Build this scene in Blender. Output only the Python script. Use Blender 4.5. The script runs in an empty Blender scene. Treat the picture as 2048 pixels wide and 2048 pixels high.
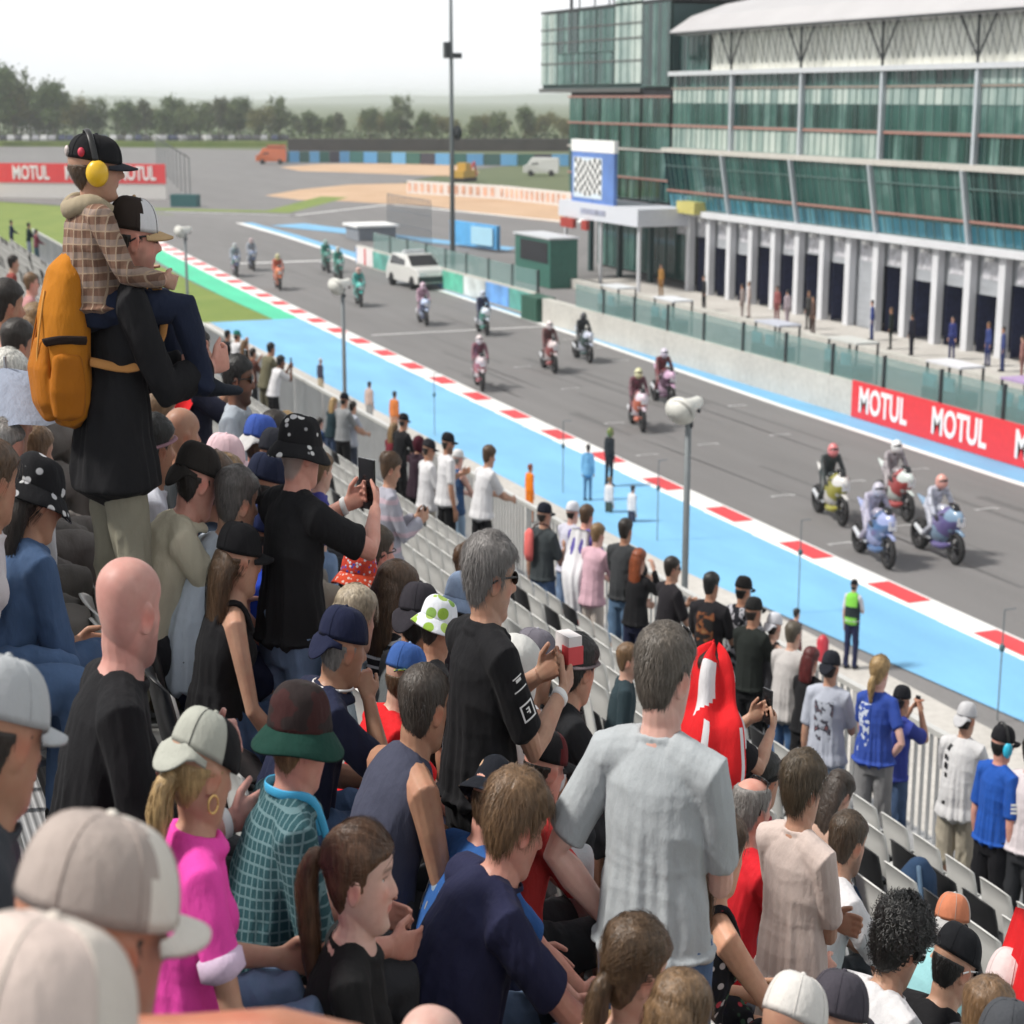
import bpy, math, random
import numpy as np
from mathutils import Vector, Matrix
R = math.radians
PI = math.pi
rng = random.Random(7)
nrg = np.random.RandomState(11)
scene = bpy.context.scene
COL = scene.collection

# ------------------------------------------------------------------ camera, sky, sun, exposure
cam_d = bpy.data.cameras.new('camera')
cam = bpy.data.objects.new('camera', cam_d); COL.objects.link(cam)
cam.location = (0, 0, 10)
cam.rotation_euler = (R(90 - 13.325), 0, R(-21.736))
cam_d.sensor_width = 36
cam_d.lens = 36 * 3500 / 2048
cam_d.clip_start = 0.05
cam_d.clip_end = 20000
cam_d.dof.use_dof = True
cam_d.dof.focus_distance = 5.4
cam_d.dof.aperture_fstop = 5.2
scene.camera = cam

world = bpy.data.worlds.new('World'); scene.world = world
world.use_nodes = True
wn = world.node_tree; wn.nodes.clear()
w_out = wn.nodes.new('ShaderNodeOutputWorld')
w_bg = wn.nodes.new('ShaderNodeBackground')
w_sky = wn.nodes.new('ShaderNodeTexSky')
w_sky.sky_type = 'NISHITA'; w_sky.sun_disc = False
SUN_EL, SUN_AZ = R(52), R(-78)          # sun high on the grandstand side of the track
w_sky.sun_elevation = SUN_EL; w_sky.sun_rotation = SUN_AZ
w_sky.air_density = 1.0; w_sky.dust_density = 4.0; w_sky.ozone_density = 1.0
w_hsv = wn.nodes.new('ShaderNodeHueSaturation'); w_hsv.inputs['Saturation'].default_value = 0.22
w_mix = wn.nodes.new('ShaderNodeMix'); w_mix.data_type = 'RGBA'
w_mix.inputs['Factor'].default_value = 0.72           # overcast cloud veil over the clear sky
w_tc = wn.nodes.new('ShaderNodeTexCoord')
w_noise = wn.nodes.new('ShaderNodeTexNoise'); w_noise.inputs['Scale'].default_value = 2.2; w_noise.inputs['Detail'].default_value = 5
w_rmp = wn.nodes.new('ShaderNodeValToRGB')
w_rmp.color_ramp.elements[0].color = (7.2, 7.5, 7.9, 1); w_rmp.color_ramp.elements[1].color = (9.4, 9.4, 9.4, 1)
w_rmp.color_ramp.elements[0].position = .3; w_rmp.color_ramp.elements[1].position = .7
L = wn.links.new
L(w_tc.outputs['Generated'], w_noise.inputs['Vector']); L(w_noise.outputs['Fac'], w_rmp.inputs['Fac'])
L(w_sky.outputs[0], w_hsv.inputs['Color']); L(w_hsv.outputs[0], w_mix.inputs[6]); L(w_rmp.outputs[0], w_mix.inputs[7])
w_sep = wn.nodes.new('ShaderNodeSeparateXYZ'); L(w_tc.outputs['Generated'], w_sep.inputs[0])
w_hz = wn.nodes.new('ShaderNodeMapRange'); w_hz.interpolation_type = 'SMOOTHSTEP'          # bright thin cloud low down, greyer overhead
for q, v in ((1, .06), (2, .5), (3, 1.55), (4, .82)): w_hz.inputs[q].default_value = v
L(w_sep.outputs['Z'], w_hz.inputs[0])
w_mul = wn.nodes.new('ShaderNodeVectorMath'); w_mul.operation = 'SCALE'; L(w_mix.outputs[2], w_mul.inputs[0]); L(w_hz.outputs[0], w_mul.inputs['Scale'])
L(w_mul.outputs[0], w_bg.inputs['Color']); w_bg.inputs['Strength'].default_value = 0.056
L(w_bg.outputs[0], w_out.inputs['Surface'])

sun_d = bpy.data.lights.new('sun', 'SUN'); sun = bpy.data.objects.new('sun', sun_d); COL.objects.link(sun)
sun_d.energy = 2.1; sun_d.angle = R(9); sun_d.color = (1, .95, .88)
_sd = Vector((math.sin(SUN_AZ) * math.cos(SUN_EL), math.cos(SUN_AZ) * math.cos(SUN_EL), math.sin(SUN_EL)))
sun.rotation_euler = _sd.to_track_quat('Z', 'Y').to_euler()
sun.location = (-20, -10, 60)
scene.view_settings.view_transform = 'Standard'; scene.view_settings.look = 'None'
scene.view_settings.gamma = 1; scene.view_settings.use_curve_mapping = False
scene.view_settings.exposure = 1.0
scene.cycles.max_bounces = 6; scene.cycles.diffuse_bounces = 3; scene.cycles.glossy_bounces = 3
scene.cycles.transmission_bounces = 4; scene.cycles.transparent_max_bounces = 8; scene.cycles.volume_bounces = 1
scene.cycles.use_adaptive_sampling = True; scene.cycles.adaptive_threshold = 0.02
scene.cycles.use_denoising = True
scene.cycles.caustics_reflective = False; scene.cycles.caustics_refractive = False

# ------------------------------------------------------------------ surveyed spots
GRID = [(29.08, 61.54), (24.54, 56.04), (23.14, 49.36), (21.88, 44.42), (24.25, 45.18), (28.31, 50.77), (26.99, 45.71), (25.45, 39.15), (27.95, 39.86), (22.79, 38.35), (21.5, 33.51), (23.78, 34.43), (26.76, 35.16), (29.72, 67.92), (24.9, 61.42), (30.06, 65.16)]
TREES = [(39.9, 396.1, 16.8), (43.8, 403.3, 15.9), (48.1, 410.8, 12.5), (50.8, 391.7, 13.6), (56.0, 398.5, 10.5), (62.4, 405.1, 9.9), (64.8, 386.1, 9.5), (70.4, 392.7, 10.0), (78.0, 398.9, 10.3), (79.7, 380.2, 9.0), (85.4, 386.7, 10.5), (91.5, 393.5, 10.3), (91.6, 375.4, 8.6), (97.6, 381.9, 10.3), (106.0, 387.7, 7.1), (107.5, 369.1, 7.2), (115.9, 374.6, 7.9), (124.7, 380.3, 10.5), (124.4, 362.4, 7.2), (130.6, 368.7, 6.7), (141.3, 373.7, 6.7), (139.3, 356.4, 7.2), (147.4, 362.0, 8.2), (154.8, 368.3, 7.1), (151.8, 351.5, 6.4), (36.7, 406.1, 15.9), (51.0, 409.6, 10.0), (72.7, 383.0, 7.9)]
UMB = (0.63, 6.58, 8.88)
HAZE = 0.0003
# ------------------------------------------------------------------ helpers
def tag(o, label=None, cat=None, group=None, kind=None):
    if label: o['label'] = label
    if cat: o['category'] = cat
    if group: o['group'] = group
    if kind: o['kind'] = kind
    return o
def empty(name, loc=(0, 0, 0), rz=0, label=None, cat=None, group=None):
    o = bpy.data.objects.new(name, None); COL.objects.link(o)
    o.location = loc; o.rotation_euler = (0, 0, rz); o.empty_display_size = .2
    return tag(o, label, cat, group)
def mesh_obj(name, verts, faces, mats, parent=None, smooth=True, mi=None):
    me = bpy.data.meshes.new(name)
    me.from_pydata([tuple(v) for v in verts], [], [tuple(f) for f in faces]); me.update()
    return link_mesh(name, me, mats, parent, smooth, mi)
def link_mesh(name, me, mats, parent=None, smooth=True, mi=None):
    if not isinstance(mats, (list, tuple)): mats = [mats]
    for m in mats: me.materials.append(m)
    if smooth is not None: me.polygons.foreach_set('use_smooth', [bool(smooth)] * len(me.polygons))
    if mi is not None: me.polygons.foreach_set('material_index', list(mi))
    o = bpy.data.objects.new(name, me); COL.objects.link(o)
    if parent is not None: o.parent = parent
    return o
def copy_tree(o, parent=None):
    c = o.copy(); COL.objects.link(c)
    if parent is not None: c.parent = parent
    for ch in list(o.children): copy_tree(ch, c)
    return c
class MB:
    """collects simple shapes into one mesh"""
    def __init__(s): s.v = []; s.f = []; s.m = []
    def add(s, v, f, m=0):
        n = len(s.v); s.v += [tuple(p) for p in v]; s.f += [tuple(i + n for i in q) for q in f]; s.m += [m] * len(f); return s
    def box(s, x0, x1, y0, y1, z0, z1, m=0):
        v = [(x, y, z) for z in (z0, z1) for y in (y0, y1) for x in (x0, x1)]
        return s.add(v, [(0, 2, 3, 1), (4, 5, 7, 6), (0, 1, 5, 4), (2, 6, 7, 3), (0, 4, 6, 2), (1, 3, 7, 5)], m)
    def prism(s, poly, a0, a1, axis='z', m=0):
        k = len(poly)
        def P(p, a): return {'z': (p[0], p[1], a), 'y': (p[0], a, p[1]), 'x': (a, p[0], p[1])}[axis]
        v = [P(p, a0) for p in poly] + [P(p, a1) for p in poly]
        f = [tuple(range(k))[::-1], tuple(range(k, 2 * k))] + [(i, (i + 1) % k, k + (i + 1) % k, k + i) for i in range(k)]
        return s.add(v, f, m)
    def sheet(s, poly, z, m=0): return s.add([(p[0], p[1], z) for p in poly], [tuple(range(len(poly)))], m)
    def quad(s, a, b, c, d, m=0): return s.add([a, b, c, d], [(0, 1, 2, 3)], m)
    def bar(s, a, b, r, n=8, m=0): v, f = tube([a, b], r, n); return s.add(v, f, m)
    def tube(s, pts, r, n=8, m=0): v, f = tube(pts, r, n); return s.add(v, f, m)
    def ball(s, c, r, n=10, k=7, m=0): v, f = ellipsoid(c, r, n, k); return s.add(v, f, m)
    def build(s, name, mats, parent=None, smooth=False):
        return mesh_obj(name, s.v, s.f, mats, parent, smooth, s.m if isinstance(mats, (list, tuple)) and len(mats) > 1 else None)
def tube(pts, rad, n=10, side=None, caps=True):
    """closed loft; rad = r | list of r | list of (rx, ry)"""
    P = np.array(pts, float); k = len(P)
    if np.isscalar(rad): rad = [rad] * k
    Rd = np.array([(r, r) if np.isscalar(r) else tuple(r) for r in rad], float)
    T = np.gradient(P, axis=0); T /= (np.linalg.norm(T, axis=1)[:, None] + 1e-12)
    s0 = np.array(side if side is not None else ((1, 0, 0) if abs(T[0][0]) < .8 else (0, 1, 0)), float)
    ang = np.linspace(0, 2 * PI, n, endpoint=False); V = []
    for i in range(k):
        s0 = s0 - T[i] * (s0 @ T[i]); s0 /= (np.linalg.norm(s0) + 1e-12); b = np.cross(T[i], s0)
        V.append(P[i] + np.outer(np.cos(ang) * Rd[i][0], s0) + np.outer(np.sin(ang) * Rd[i][1], b))
    V = list(np.vstack(V)); F = []
    for i in range(k - 1):
        for j in range(n):
            a = i * n + j; b2 = i * n + (j + 1) % n
            F.append((a, b2, b2 + n, a + n))
    if caps:
        c0 = len(V); V.append(P[0] - T[0] * Rd[0].min() * .5); V.append(P[-1] + T[-1] * Rd[-1].min() * .5)
        for j in range(n):
            F.append((j, c0, (j + 1) % n)[::1]); F.append(((k - 1) * n + j, (k - 1) * n + (j + 1) % n, c0 + 1))
    return [tuple(p) for p in V], F
def ellipsoid(c, r, n=12, k=8, M=None):
    if np.isscalar(r): r = (r, r, r)
    V = [(0, 0, -1)]; F = []
    for i in range(1, k):
        t = -PI / 2 + PI * i / k
        for j in range(n):
            a = 2 * PI * j / n; V.append((math.cos(t) * math.cos(a), math.cos(t) * math.sin(a), math.sin(t)))
    V.append((0, 0, 1)); V = np.array(V) * np.array(r)
    if M is not None: V = V @ np.array(M).T
    V = V + np.array(c)
    for j in range(n):
        F.append((0, 1 + (j + 1) % n, 1 + j))
        b = 1 + (k - 2) * n; F.append((b + j, b + (j + 1) % n, len(V) - 1))
        for i in range(k - 2):
            a = 1 + i * n
            F.append((a + j, a + (j + 1) % n, a + n + (j + 1) % n, a + n + j))
    return [tuple(p) for p in V], F
def catmull(pts, sub=4):
    P = np.array(pts, float); n = len(P); out = []
    for i in range(n - 1):
        p0, p1, p2, p3 = P[max(i - 1, 0)], P[i], P[i + 1], P[min(i + 2, n - 1)]
        for j in range(sub):
            t = j / sub
            out.append(.5 * ((2 * p1) + (-p0 + p2) * t + (2 * p0 - 5 * p1 + 4 * p2 - p3) * t * t + (-p0 + 3 * p1 - 3 * p2 + p3) * t ** 3))
    out.append(P[-1]); return np.array(out)

# ------------------------------------------------------------------ materials
MATS = {}
def N(nt, t, **kw):
    n = nt.nodes.new(t)
    for k, v in kw.items(): setattr(n, k, v)
    return n
def base_mat(name):
    m = bpy.data.materials.new(name); m.use_nodes = True
    nt = m.node_tree; nt.nodes.clear()
    o = N(nt, 'ShaderNodeOutputMaterial'); b = N(nt, 'ShaderNodeBsdfPrincipled')
    nt.links.new(b.outputs[0], o.inputs['Surface'])
    return m, nt, b
def noise(nt, scale, detail=3, coord='Object', stretch=None, rough=.55):
    tc = N(nt, 'ShaderNodeTexCoord'); no = N(nt, 'ShaderNodeTexNoise')
    no.inputs['Scale'].default_value = scale; no.inputs['Detail'].default_value = detail; no.inputs['Roughness'].default_value = rough
    if stretch:
        mp = N(nt, 'ShaderNodeMapping'); mp.inputs['Scale'].default_value = stretch
        nt.links.new(tc.outputs[coord], mp.inputs['Vector']); nt.links.new(mp.outputs[0], no.inputs['Vector'])
    else: nt.links.new(tc.outputs[coord], no.inputs['Vector'])
    return no
def mix(nt, fac, a, b, mode='MIX'):
    m = N(nt, 'ShaderNodeMix', data_type='RGBA', blend_type=mode)
    for s, v in ((0, fac), (6, a), (7, b)):
        if isinstance(v, (int, float)): m.inputs[s].default_value = v
        elif isinstance(v, (tuple, list)): m.inputs[s].default_value = (*v[:3], 1)
        else: nt.links.new(v, m.inputs[s])
    return m.outputs[2]
def ramp(nt, src, stops, interp='LINEAR'):
    r = N(nt, 'ShaderNodeValToRGB'); r.color_ramp.interpolation = interp
    e = r.color_ramp.elements
    while len(e) < len(stops): e.new(.5)
    for i, (p, c) in enumerate(stops):
        e[i].position = p; e[i].color = (*c[:3], 1) if isinstance(c, (tuple, list)) else (c, c, c, 1)
    nt.links.new(src, r.inputs['Fac']); return r.outputs[0]
def bump(nt, b, src, strength=.3, dist=.01):
    bp = N(nt, 'ShaderNodeBump'); bp.inputs['Strength'].default_value = strength; bp.inputs['Distance'].default_value = dist
    nt.links.new(src, bp.inputs['Height']); nt.links.new(bp.outputs[0], b.inputs['Normal']); return bp
def mat(key, col, rough=.6, metal=0.0, var=.12, scale=6, bmp=0.0, bscale=60, coat=0, spec=.5, stretch=None):
    k = (key, tuple(col), rough, metal, var, scale, bmp, bscale)
    if k in MATS: return MATS[k]
    m, nt, b = base_mat(key)
    b.inputs['Roughness'].default_value = rough; b.inputs['Metallic'].default_value = metal
    b.inputs['Specular IOR Level'].default_value = spec
    if coat: b.inputs['Coat Weight'].default_value = coat; b.inputs['Coat Roughness'].default_value = .08
    if var:
        no = noise(nt, scale, 5, stretch=stretch)
        c = ramp(nt, no.outputs['Fac'], [(.3, tuple(x * (1 - var) for x in col)), (.7, tuple(min(1, x * (1 + var)) for x in col))])
        nt.links.new(c, b.inputs['Base Color'])
    else: b.inputs['Base Color'].default_value = (*col, 1)
    if bmp:
        n2 = noise(nt, bscale, 3); bump(nt, b, n2.outputs['Fac'], bmp, .01)
    MATS[k] = m; return m
# ------------------------------------------------------------------ setting: ground, track and paint
def asphalt(name, col, line=True):
    m, nt, b = base_mat(name); b.inputs['Roughness'].default_value = .85
    big = noise(nt, .12, 4, stretch=(1.6, .25, 1)); fine = noise(nt, 18, 4); mid = noise(nt, 1.3, 5, stretch=(1, .12, 1))
    c = ramp(nt, big.outputs['Fac'], [(.3, tuple(x * .86 for x in col)), (.7, tuple(x * 1.12 for x in col))])
    c = mix(nt, .35, c, ramp(nt, mid.outputs['Fac'], [(.35, tuple(x * .75 for x in col)), (.65, tuple(x * 1.15 for x in col))]))
    c = mix(nt, .25, c, ramp(nt, fine.outputs['Fac'], [(.3, tuple(x * .6 for x in col)), (.7, tuple(x * 1.4 for x in col))]))
    nt.links.new(c, b.inputs['Base Color']); bump(nt, b, fine.outputs['Fac'], .25, .01); return m
def ground_mat(name, c1, c2, scale=.5, fine=8):
    m, nt, b = base_mat(name); b.inputs['Roughness'].default_value = .9
    a = noise(nt, scale, 6); f = noise(nt, fine, 4)
    c = ramp(nt, a.outputs['Fac'], [(.3, c1), (.7, c2)])
    c = mix(nt, .22, c, ramp(nt, f.outputs['Fac'], [(.3, tuple(x * .6 for x in c1)), (.7, tuple(min(1, x * 1.3) for x in c2))]))
    nt.links.new(c, b.inputs['Base Color']); bump(nt, b, f.outputs['Fac'], .4, .03); return m
def paint(name, col, wear=.12):
    m, nt, b = base_mat(name); b.inputs['Roughness'].default_value = .65
    a = noise(nt, .8, 6, stretch=(1, .3, 1)); f = noise(nt, 25, 3)
    c = ramp(nt, a.outputs['Fac'], [(.3, tuple(x * (1 - wear) for x in col)), (.7, tuple(min(.9, x * (1 + wear)) for x in col))])
    c = mix(nt, .12, c, ramp(nt, f.outputs['Fac'], [(.4, (.12, .12, .12)), (.6, col)]))
    nt.links.new(c, b.inputs['Base Color']); return m
M_asph = asphalt('track_asphalt', (.17, .165, .165)); M_pit = asphalt('pit_asphalt', (.19, .185, .185))
M_grass = ground_mat('grass', (.12, .19, .025), (.2, .25, .05), .35, 5)
M_far = ground_mat('far_field', (.045, .08, .03), (.12, .14, .06), .012, .2)
M_gravel = ground_mat('gravel', (.42, .27, .16), (.55, .38, .25), .15, 3)
M_conc = ground_mat('service_concrete', (.42, .40, .37), (.55, .53, .5), .4, 6)
M_blue = paint('blue_paint', (.19, .47, .74)); M_green = paint('green_paint', (.06, .56, .32)); M_white = paint('white_paint', (.78, .78, .77), .06)
M_red = paint('red_paint', (.64, .05, .06)); M_lblue = paint('light_blue_paint', (.17, .42, .66))
def sheet(name, poly, z, m):
    b = MB(); b.sheet(poly, z); o = b.build(name, m); o['kind'] = 'structure'; return o
sheet('ground', [(-6000, -300), (9000, -300), (9000, 9000), (-6000, 9000)], -.05, M_far)
sheet('asphalt_apron', [(8, -15), (200, -15), (200, 150), (48, 178), (40.5, 152), (28.2, 161), (21.6, 174), (17.8, 181), (8, 150)], -.02, M_pit)
# the far loop of the circuit
sheet('far_track', [(18, 182), (22, 174.5), (28.2, 161), (40, 151.5), (49, 160), (52, 168), (58, 182), (69, 208), (90, 240), (110, 262), (95, 330), (40, 400), (20, 420), (-30, 300), (0, 200)], -.012, M_asph)
sheet('pit_road', [(40, 90), (44, 100), (60, 128), (70, 150), (64, 148), (57, 132), (49, 160), (40, 150), (36, 120)], -.012, M_asph)
sheet('gravel_trap', [(44.9, 182.6), (51.5, 193.2), (60.0, 202.2), (68.1, 203.0), (67.4, 172.6), (66.4, 151.9), (57.8, 132.3), (55.9, 143.1), (55.0, 158.9), (49.4, 170.0), (46.2, 173.2)], -.004, M_gravel)
sheet('gravel_trap', [(65.7, 257.5), (74.5, 266.9), (83.7, 265.5), (95.3, 258.7), (86.3, 228.3), (78.8, 219.5), (75.5, 224.1), (69.8, 234.9), (64.7, 242.4)], -.004, M_gravel)
sheet('grass_field', [(-60, 188), (10, 184.5), (17.8, 181), (21.6, 173.5), (28.2, 160.6), (30, 155), (24, 142), (20.5, 128), (19.9, 112), (19.6, 95), (19.7, 79.2), (8.7, 79.2), (8.7, 120), (-60, 140)], -.003, M_grass)
sheet('grass_verge', [(26, 165), (40, 154), (52, 176), (50, 179), (39, 158), (27, 168)], -.002, M_grass)
sheet('sand_bank', [(-60, 196), (10, 191), (18, 188), (17.8, 181.4), (10, 185), (-60, 188.6)], -.001, M_gravel)
track = sheet('track', [(20.6, -10), (29.3, -10), (29.3, 38), (29.6, 50), (30.4, 68), (31.2, 95), (32.4, 112), (32.8, 128), (33, 141), (32, 150), (27.5, 160), (23.5, 150), (22.9, 127), (21.9, 97), (21.4, 74), (20.9, 45), (20.7, 33)], .002, M_asph)
kin = [(19.9, -10), (19.95, 25), (20.02, 33), (20.2, 44), (20.48, 58), (20.78, 72), (21.35, 96), (22.35, 127), (23.0, 145)]
kout = [(x + .78 + max(0, y - 40) * .004, y) for x, y in kin]
def lerp_line(l, y):
    for (x0, y0), (x1, y1) in zip(l, l[1:]):
        if y <= y1: return x0 + (x1 - x0) * (y - y0) / (y1 - y0)
    return l[-1][0]
ys = [-10 + i * 2.5 for i in range(63)]
b = MB()
for y0, y1 in zip(ys, ys[1:]):
    a, c = lerp_line(kin, y0), lerp_line(kin, y1); d, e = lerp_line(kout, y0), lerp_line(kout, y1)
    b.add([(a, y0, .004), (a, y1, .004), (a + .05, y0, .05), (c + .05, y1, .05), (d - .12, y0, .05), (e - .12, y1, .05), (d, y0, .008), (e, y1, .008)],
          [(0, 2, 3, 1), (2, 4, 5, 3), (4, 6, 7, 5)])
o = b.build('kerb', M_white); o['kind'] = 'structure'
b = MB(); y = 24.9 - 3.72 * 9
while y < 143:
    def kx(t, yy): return lerp_line(kin, yy) + .06 + t * (.54 + max(0, yy - 40) * .004)
    z = .058
    n = 4
    for i in range(n):
        f0, f1 = i / n, (i + 1) / n; y0, y1 = y + 1.55 * f0, y + 1.55 * f1
        b.quad((kx(0, y0) + .0, y0, z), (kx(0, y1), y1, z), (kx(1, y1), y1, z), (kx(1, y0), y0, z))
    y += 3.72
o = b.build('kerb_red_blocks', M_red); o['kind'] = 'structure'
sheet('service_road', [(8.7, -12), (17.2, -12), (17.2, 33), (17.0, 41), (16.9, 60), (16.7, 79.2), (8.7, 79.2)], .001, M_conc)
b = MB()
for y0, y1 in zip([-12, 5, 15, 22, 27, 33, 41, 60, 79], [5, 15, 22, 27, 33, 41, 60, 79, 79.2]):
    l0 = {-12: 18.6}.get(y0, 0) or 17 + max(0, (33 - y0)) * .14 ** 1.0 * .6 if y0 < 33 else 17.0 - (y0 - 33) * .006
    l1 = 17 + max(0, (33 - y1)) * .14 * .6 if y1 < 33 else 17.0 - (y1 - 33) * .006
    b.add([(min(l0, 18.6), y0, .005), (min(l1, 18.6), y1, .005), (lerp_line(kin, y1) + .02, y1, .005), (lerp_line(kin, y0) + .02, y0, .005)], [(0, 3, 2, 1)])
o = b.build('blue_runoff', M_blue); o['kind'] = 'structure'
b = MB()
for y0, y1 in zip([79.2, 90, 100, 112, 127], [90, 100, 112, 127, 143]):
    w0, w1 = max(.25, 1.9 - (y0 - 79) * .0), max(.25, 1.9)
    k0, k1 = lerp_line(kin, y0), lerp_line(kin, y1)
    g = [(79.2, 19.7), (90, 19.65), (100, 19.8), (112, 20.3), (127, 21.2), (143, 22.1)]
    gx = dict((a, c) for a, c in g)
    b.add([(gx[y0], y0, .006), (gx[y1], y1, .006), (k1 + .03, y1, .006), (k0 + .03, y0, .006)], [(0, 3, 2, 1)])
o = b.build('green_runoff', M_green); o['kind'] = 'structure'
rl = [(29.25, -10), (29.25, 38), (29.5, 50), (30.3, 68), (31.1, 95), (32.2, 112), (32.6, 128), (32.6, 143)]
b = MB(); b2 = MB()
for (x0, y0), (x1, y1) in zip(rl, rl[1:]):
    w = lambda yy: .28 if yy < 90 else .28 + (yy - 90) * .006
    b.add([(x0, y0, .007), (x1, y1, .007), (x1 + w(y1), y1, .007), (x0 + w(y0), y0, .007)], [(0, 3, 2, 1)])
    e = lambda xx, yy: max(30.75, xx + .5) if yy < 100 else xx + 1.4
    b2.add([(x0 + w(y0) - .02, y0, .004), (x1 + w(y1) - .02, y1, .004), (e(x1, y1), y1, .004), (e(x0, y0), y0, .004)], [(0, 3, 2, 1)])
o = b.build('track_edge_line', M_white); o['kind'] = 'structure'
o = b2.build('blue_verge', M_lblue); o['kind'] = 'structure'
b = MB(); b.sheet([(34.5, 139), (37.7, 140.5), (40.8, 126.5), (45, 112), (43.5, 110), (39, 124), (37, 131)], .006)
o = b.build('blue_island', M_lblue); o['kind'] = 'structure'
b = MB()
for a, c, w in (((39.5, 150), (52, 162), .5), ((52, 162), (58.5, 131.5), .7), ((30, 160), (39.5, 150), .35), ((58.5, 131.5), (66, 146), .5)):
    d = Vector((c[0] - a[0], c[1] - a[1])).normalized(); n_ = (-d.y * w, d.x * w)
    b.sheet([a, c, (c[0] + n_[0], c[1] + n_[1]), (a[0] + n_[0], a[1] + n_[1])], .008)
o = b.build('pit_road_line', M_white); o['kind'] = 'structure'
b = MB(); b.box(24.2, 31.4, 107.2, 107.7, .004, .008); b.box(22.3, 31.2, 72.2, 72.35, .004, .008)
o = b.build('start_line', M_white); o['kind'] = 'structure'
# grid slots
b = MB()
for gx, gy in GRID:
    b.box(gx - .34, gx + .30, gy - .04, gy + .04, .004, .008)
    b.box(gx + .22, gx + .34, gy - .13, gy - .042, .004, .008); b.box(gx - .34, gx - .26, gy - .12, gy - .042, .004, .008)
o = b.build('grid_markings', paint('worn_white', (.42, .42, .42), .25)); o['kind'] = 'structure'
b = MB()
for i in range(26):
    x = rng.uniform(22, 28.6); y = rng.uniform(20, 95); l = rng.uniform(4, 14); w = rng.uniform(.06, .16)
    b.sheet([(x, y), (x + w, y), (x + w + rng.uniform(-.3, .3), y + l), (x + rng.uniform(-.3, .3), y + l)], .0034 + i * .00002)
o = b.build('rubber_marks', mat('rubber', (.12, .118, .118), .8)); o['kind'] = 'structure'
# low blue hills at the horizon
b = MB(); k = 60
hv = []
for i in range(k + 1):
    a = R(-20 + 90 * i / k); rr = 4200
    h = 7 + 5 * math.sin(i * .5) + 4 * math.sin(i * 1.3 + 1)
    hv += [(rr * math.sin(a), rr * math.cos(a), -1), (rr * math.sin(a) * 1.05, rr * math.cos(a) * 1.05, h + 6), (rr * math.sin(a) * 1.3, rr * math.cos(a) * 1.3, -1)]
hf = []
for i in range(k): hf += [(3 * i, 3 * i + 3, 3 * i + 4, 3 * i + 1), (3 * i + 1, 3 * i + 4, 3 * i + 5, 3 * i + 2)]
o = mesh_obj('hills', hv, hf, M_far); o['kind'] = 'structure'

# ------------------------------------------------------------------ pit wall, glass screen, banners
M_wall = ground_mat('pit_wall_concrete', (.44, .43, .40), (.55, .54, .5), .6, 5)
def glass_mat(name, col, alpha, rough=.06):
    m, nt, b_ = base_mat(name)
    b_.inputs['Base Color'].default_value = (*col, 1); b_.inputs['Roughness'].default_value = rough
    b_.inputs['Alpha'].default_value = alpha; b_.inputs['Specular IOR Level'].default_value = .6
    return m
M_screen = glass_mat('screen_glass', (.20, .34, .33), .42)
M_steel = mat('galvanised_steel', (.42, .44, .46), .4, .7, .08)
M_dark = mat('dark_metal', (.04, .045, .05), .5, .3)
M_lgrey = mat('light_grey_metal', (.55, .57, .6), .45, .1, .05)
pw = empty('pit_wall', (30.75, 30, 0), 0, 'long pale concrete pit wall topped by a tinted glass screen', 'wall')
b = MB(); b.box(0, .35, -38, 43.4, 0, 1.12)
for i in range(27): b.box(-.006, 0, -38 + i * 3, -37.97 + i * 3, .02, 1.1)
b.build('wall', M_wall, pw)
for i in range(26):
    y0 = -37.9 + i * 3.0
    if y0 > 42: break
    g = MB(); g.box(.15, .19, y0 + .06, y0 + 2.9, 1.12, 2.1); go = g.build('glass_panel', M_screen, pw)
    p = MB(); p.box(.12, .22, y0 - .05, y0 + .05, 1.12, 2.16); p.build('post', M_dark, pw)
bw = empty('barrier_wall', (31.3, 74, 0), 0, 'far stretch of pit wall with blue and green advertising and glass on top', 'wall')
b = MB(); b.box(0, .3, 1.6, 30.5, 0, 1.15); b.build('wall', M_wall, bw)
adc = [(.1, .35, .3), (.12, .3, .62), (.55, .6, .6), (.1, .42, .3), (.06, .2, .4), (.14, .45, .75), (.3, .5, .5)]
for i in range(9):
    b = MB(); b.box(-.03, -.004, 1.7 + i * 3.2, 4.8 + i * 3.2, .1, 1.05); b.build('advert_panel', mat('advert%d' % i, adc[i % 7], .5, 0, .35, .9), bw)
    if i < 8:
        b = MB(); b.box(.12, .16, 1.7 + i * 3.2, 4.8 + i * 3.2, 1.15, 2.15); b.build('glass_panel', M_screen, bw)
        b = MB(); b.box(.1, .2, 1.55 + i * 3.2, 1.68 + i * 3.2, 1.15, 2.2); b.build('post', M_dark, bw)
rb = MB(); rb.box(-.04, -.004, 26.9, 30.2, .1, 1.1); rb.build('red_white_panel', mat('wpanel', (.75, .7, .7), .5), bw)
rb = MB(); rb.box(-.06, -.042, 28.3, 28.6, .1, 1.1); rb.build('red_stripe', mat('rpanel', (.6, .05, .06), .5), bw)
b = MB(); b.box(30.55, 31.5, 73.6, 75.5, 0, 1.1)
for i in range(4): b.box(30.535, 30.55, 73.65 + i * .47, 73.65 + i * .47 + .4, .05, 1.05)
tag(b.build('padded_barrier', mat('pad_green', (.02, .09, .06), .6)), 'dark green padded barrier block at the end of the pit wall', 'barrier')
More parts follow.
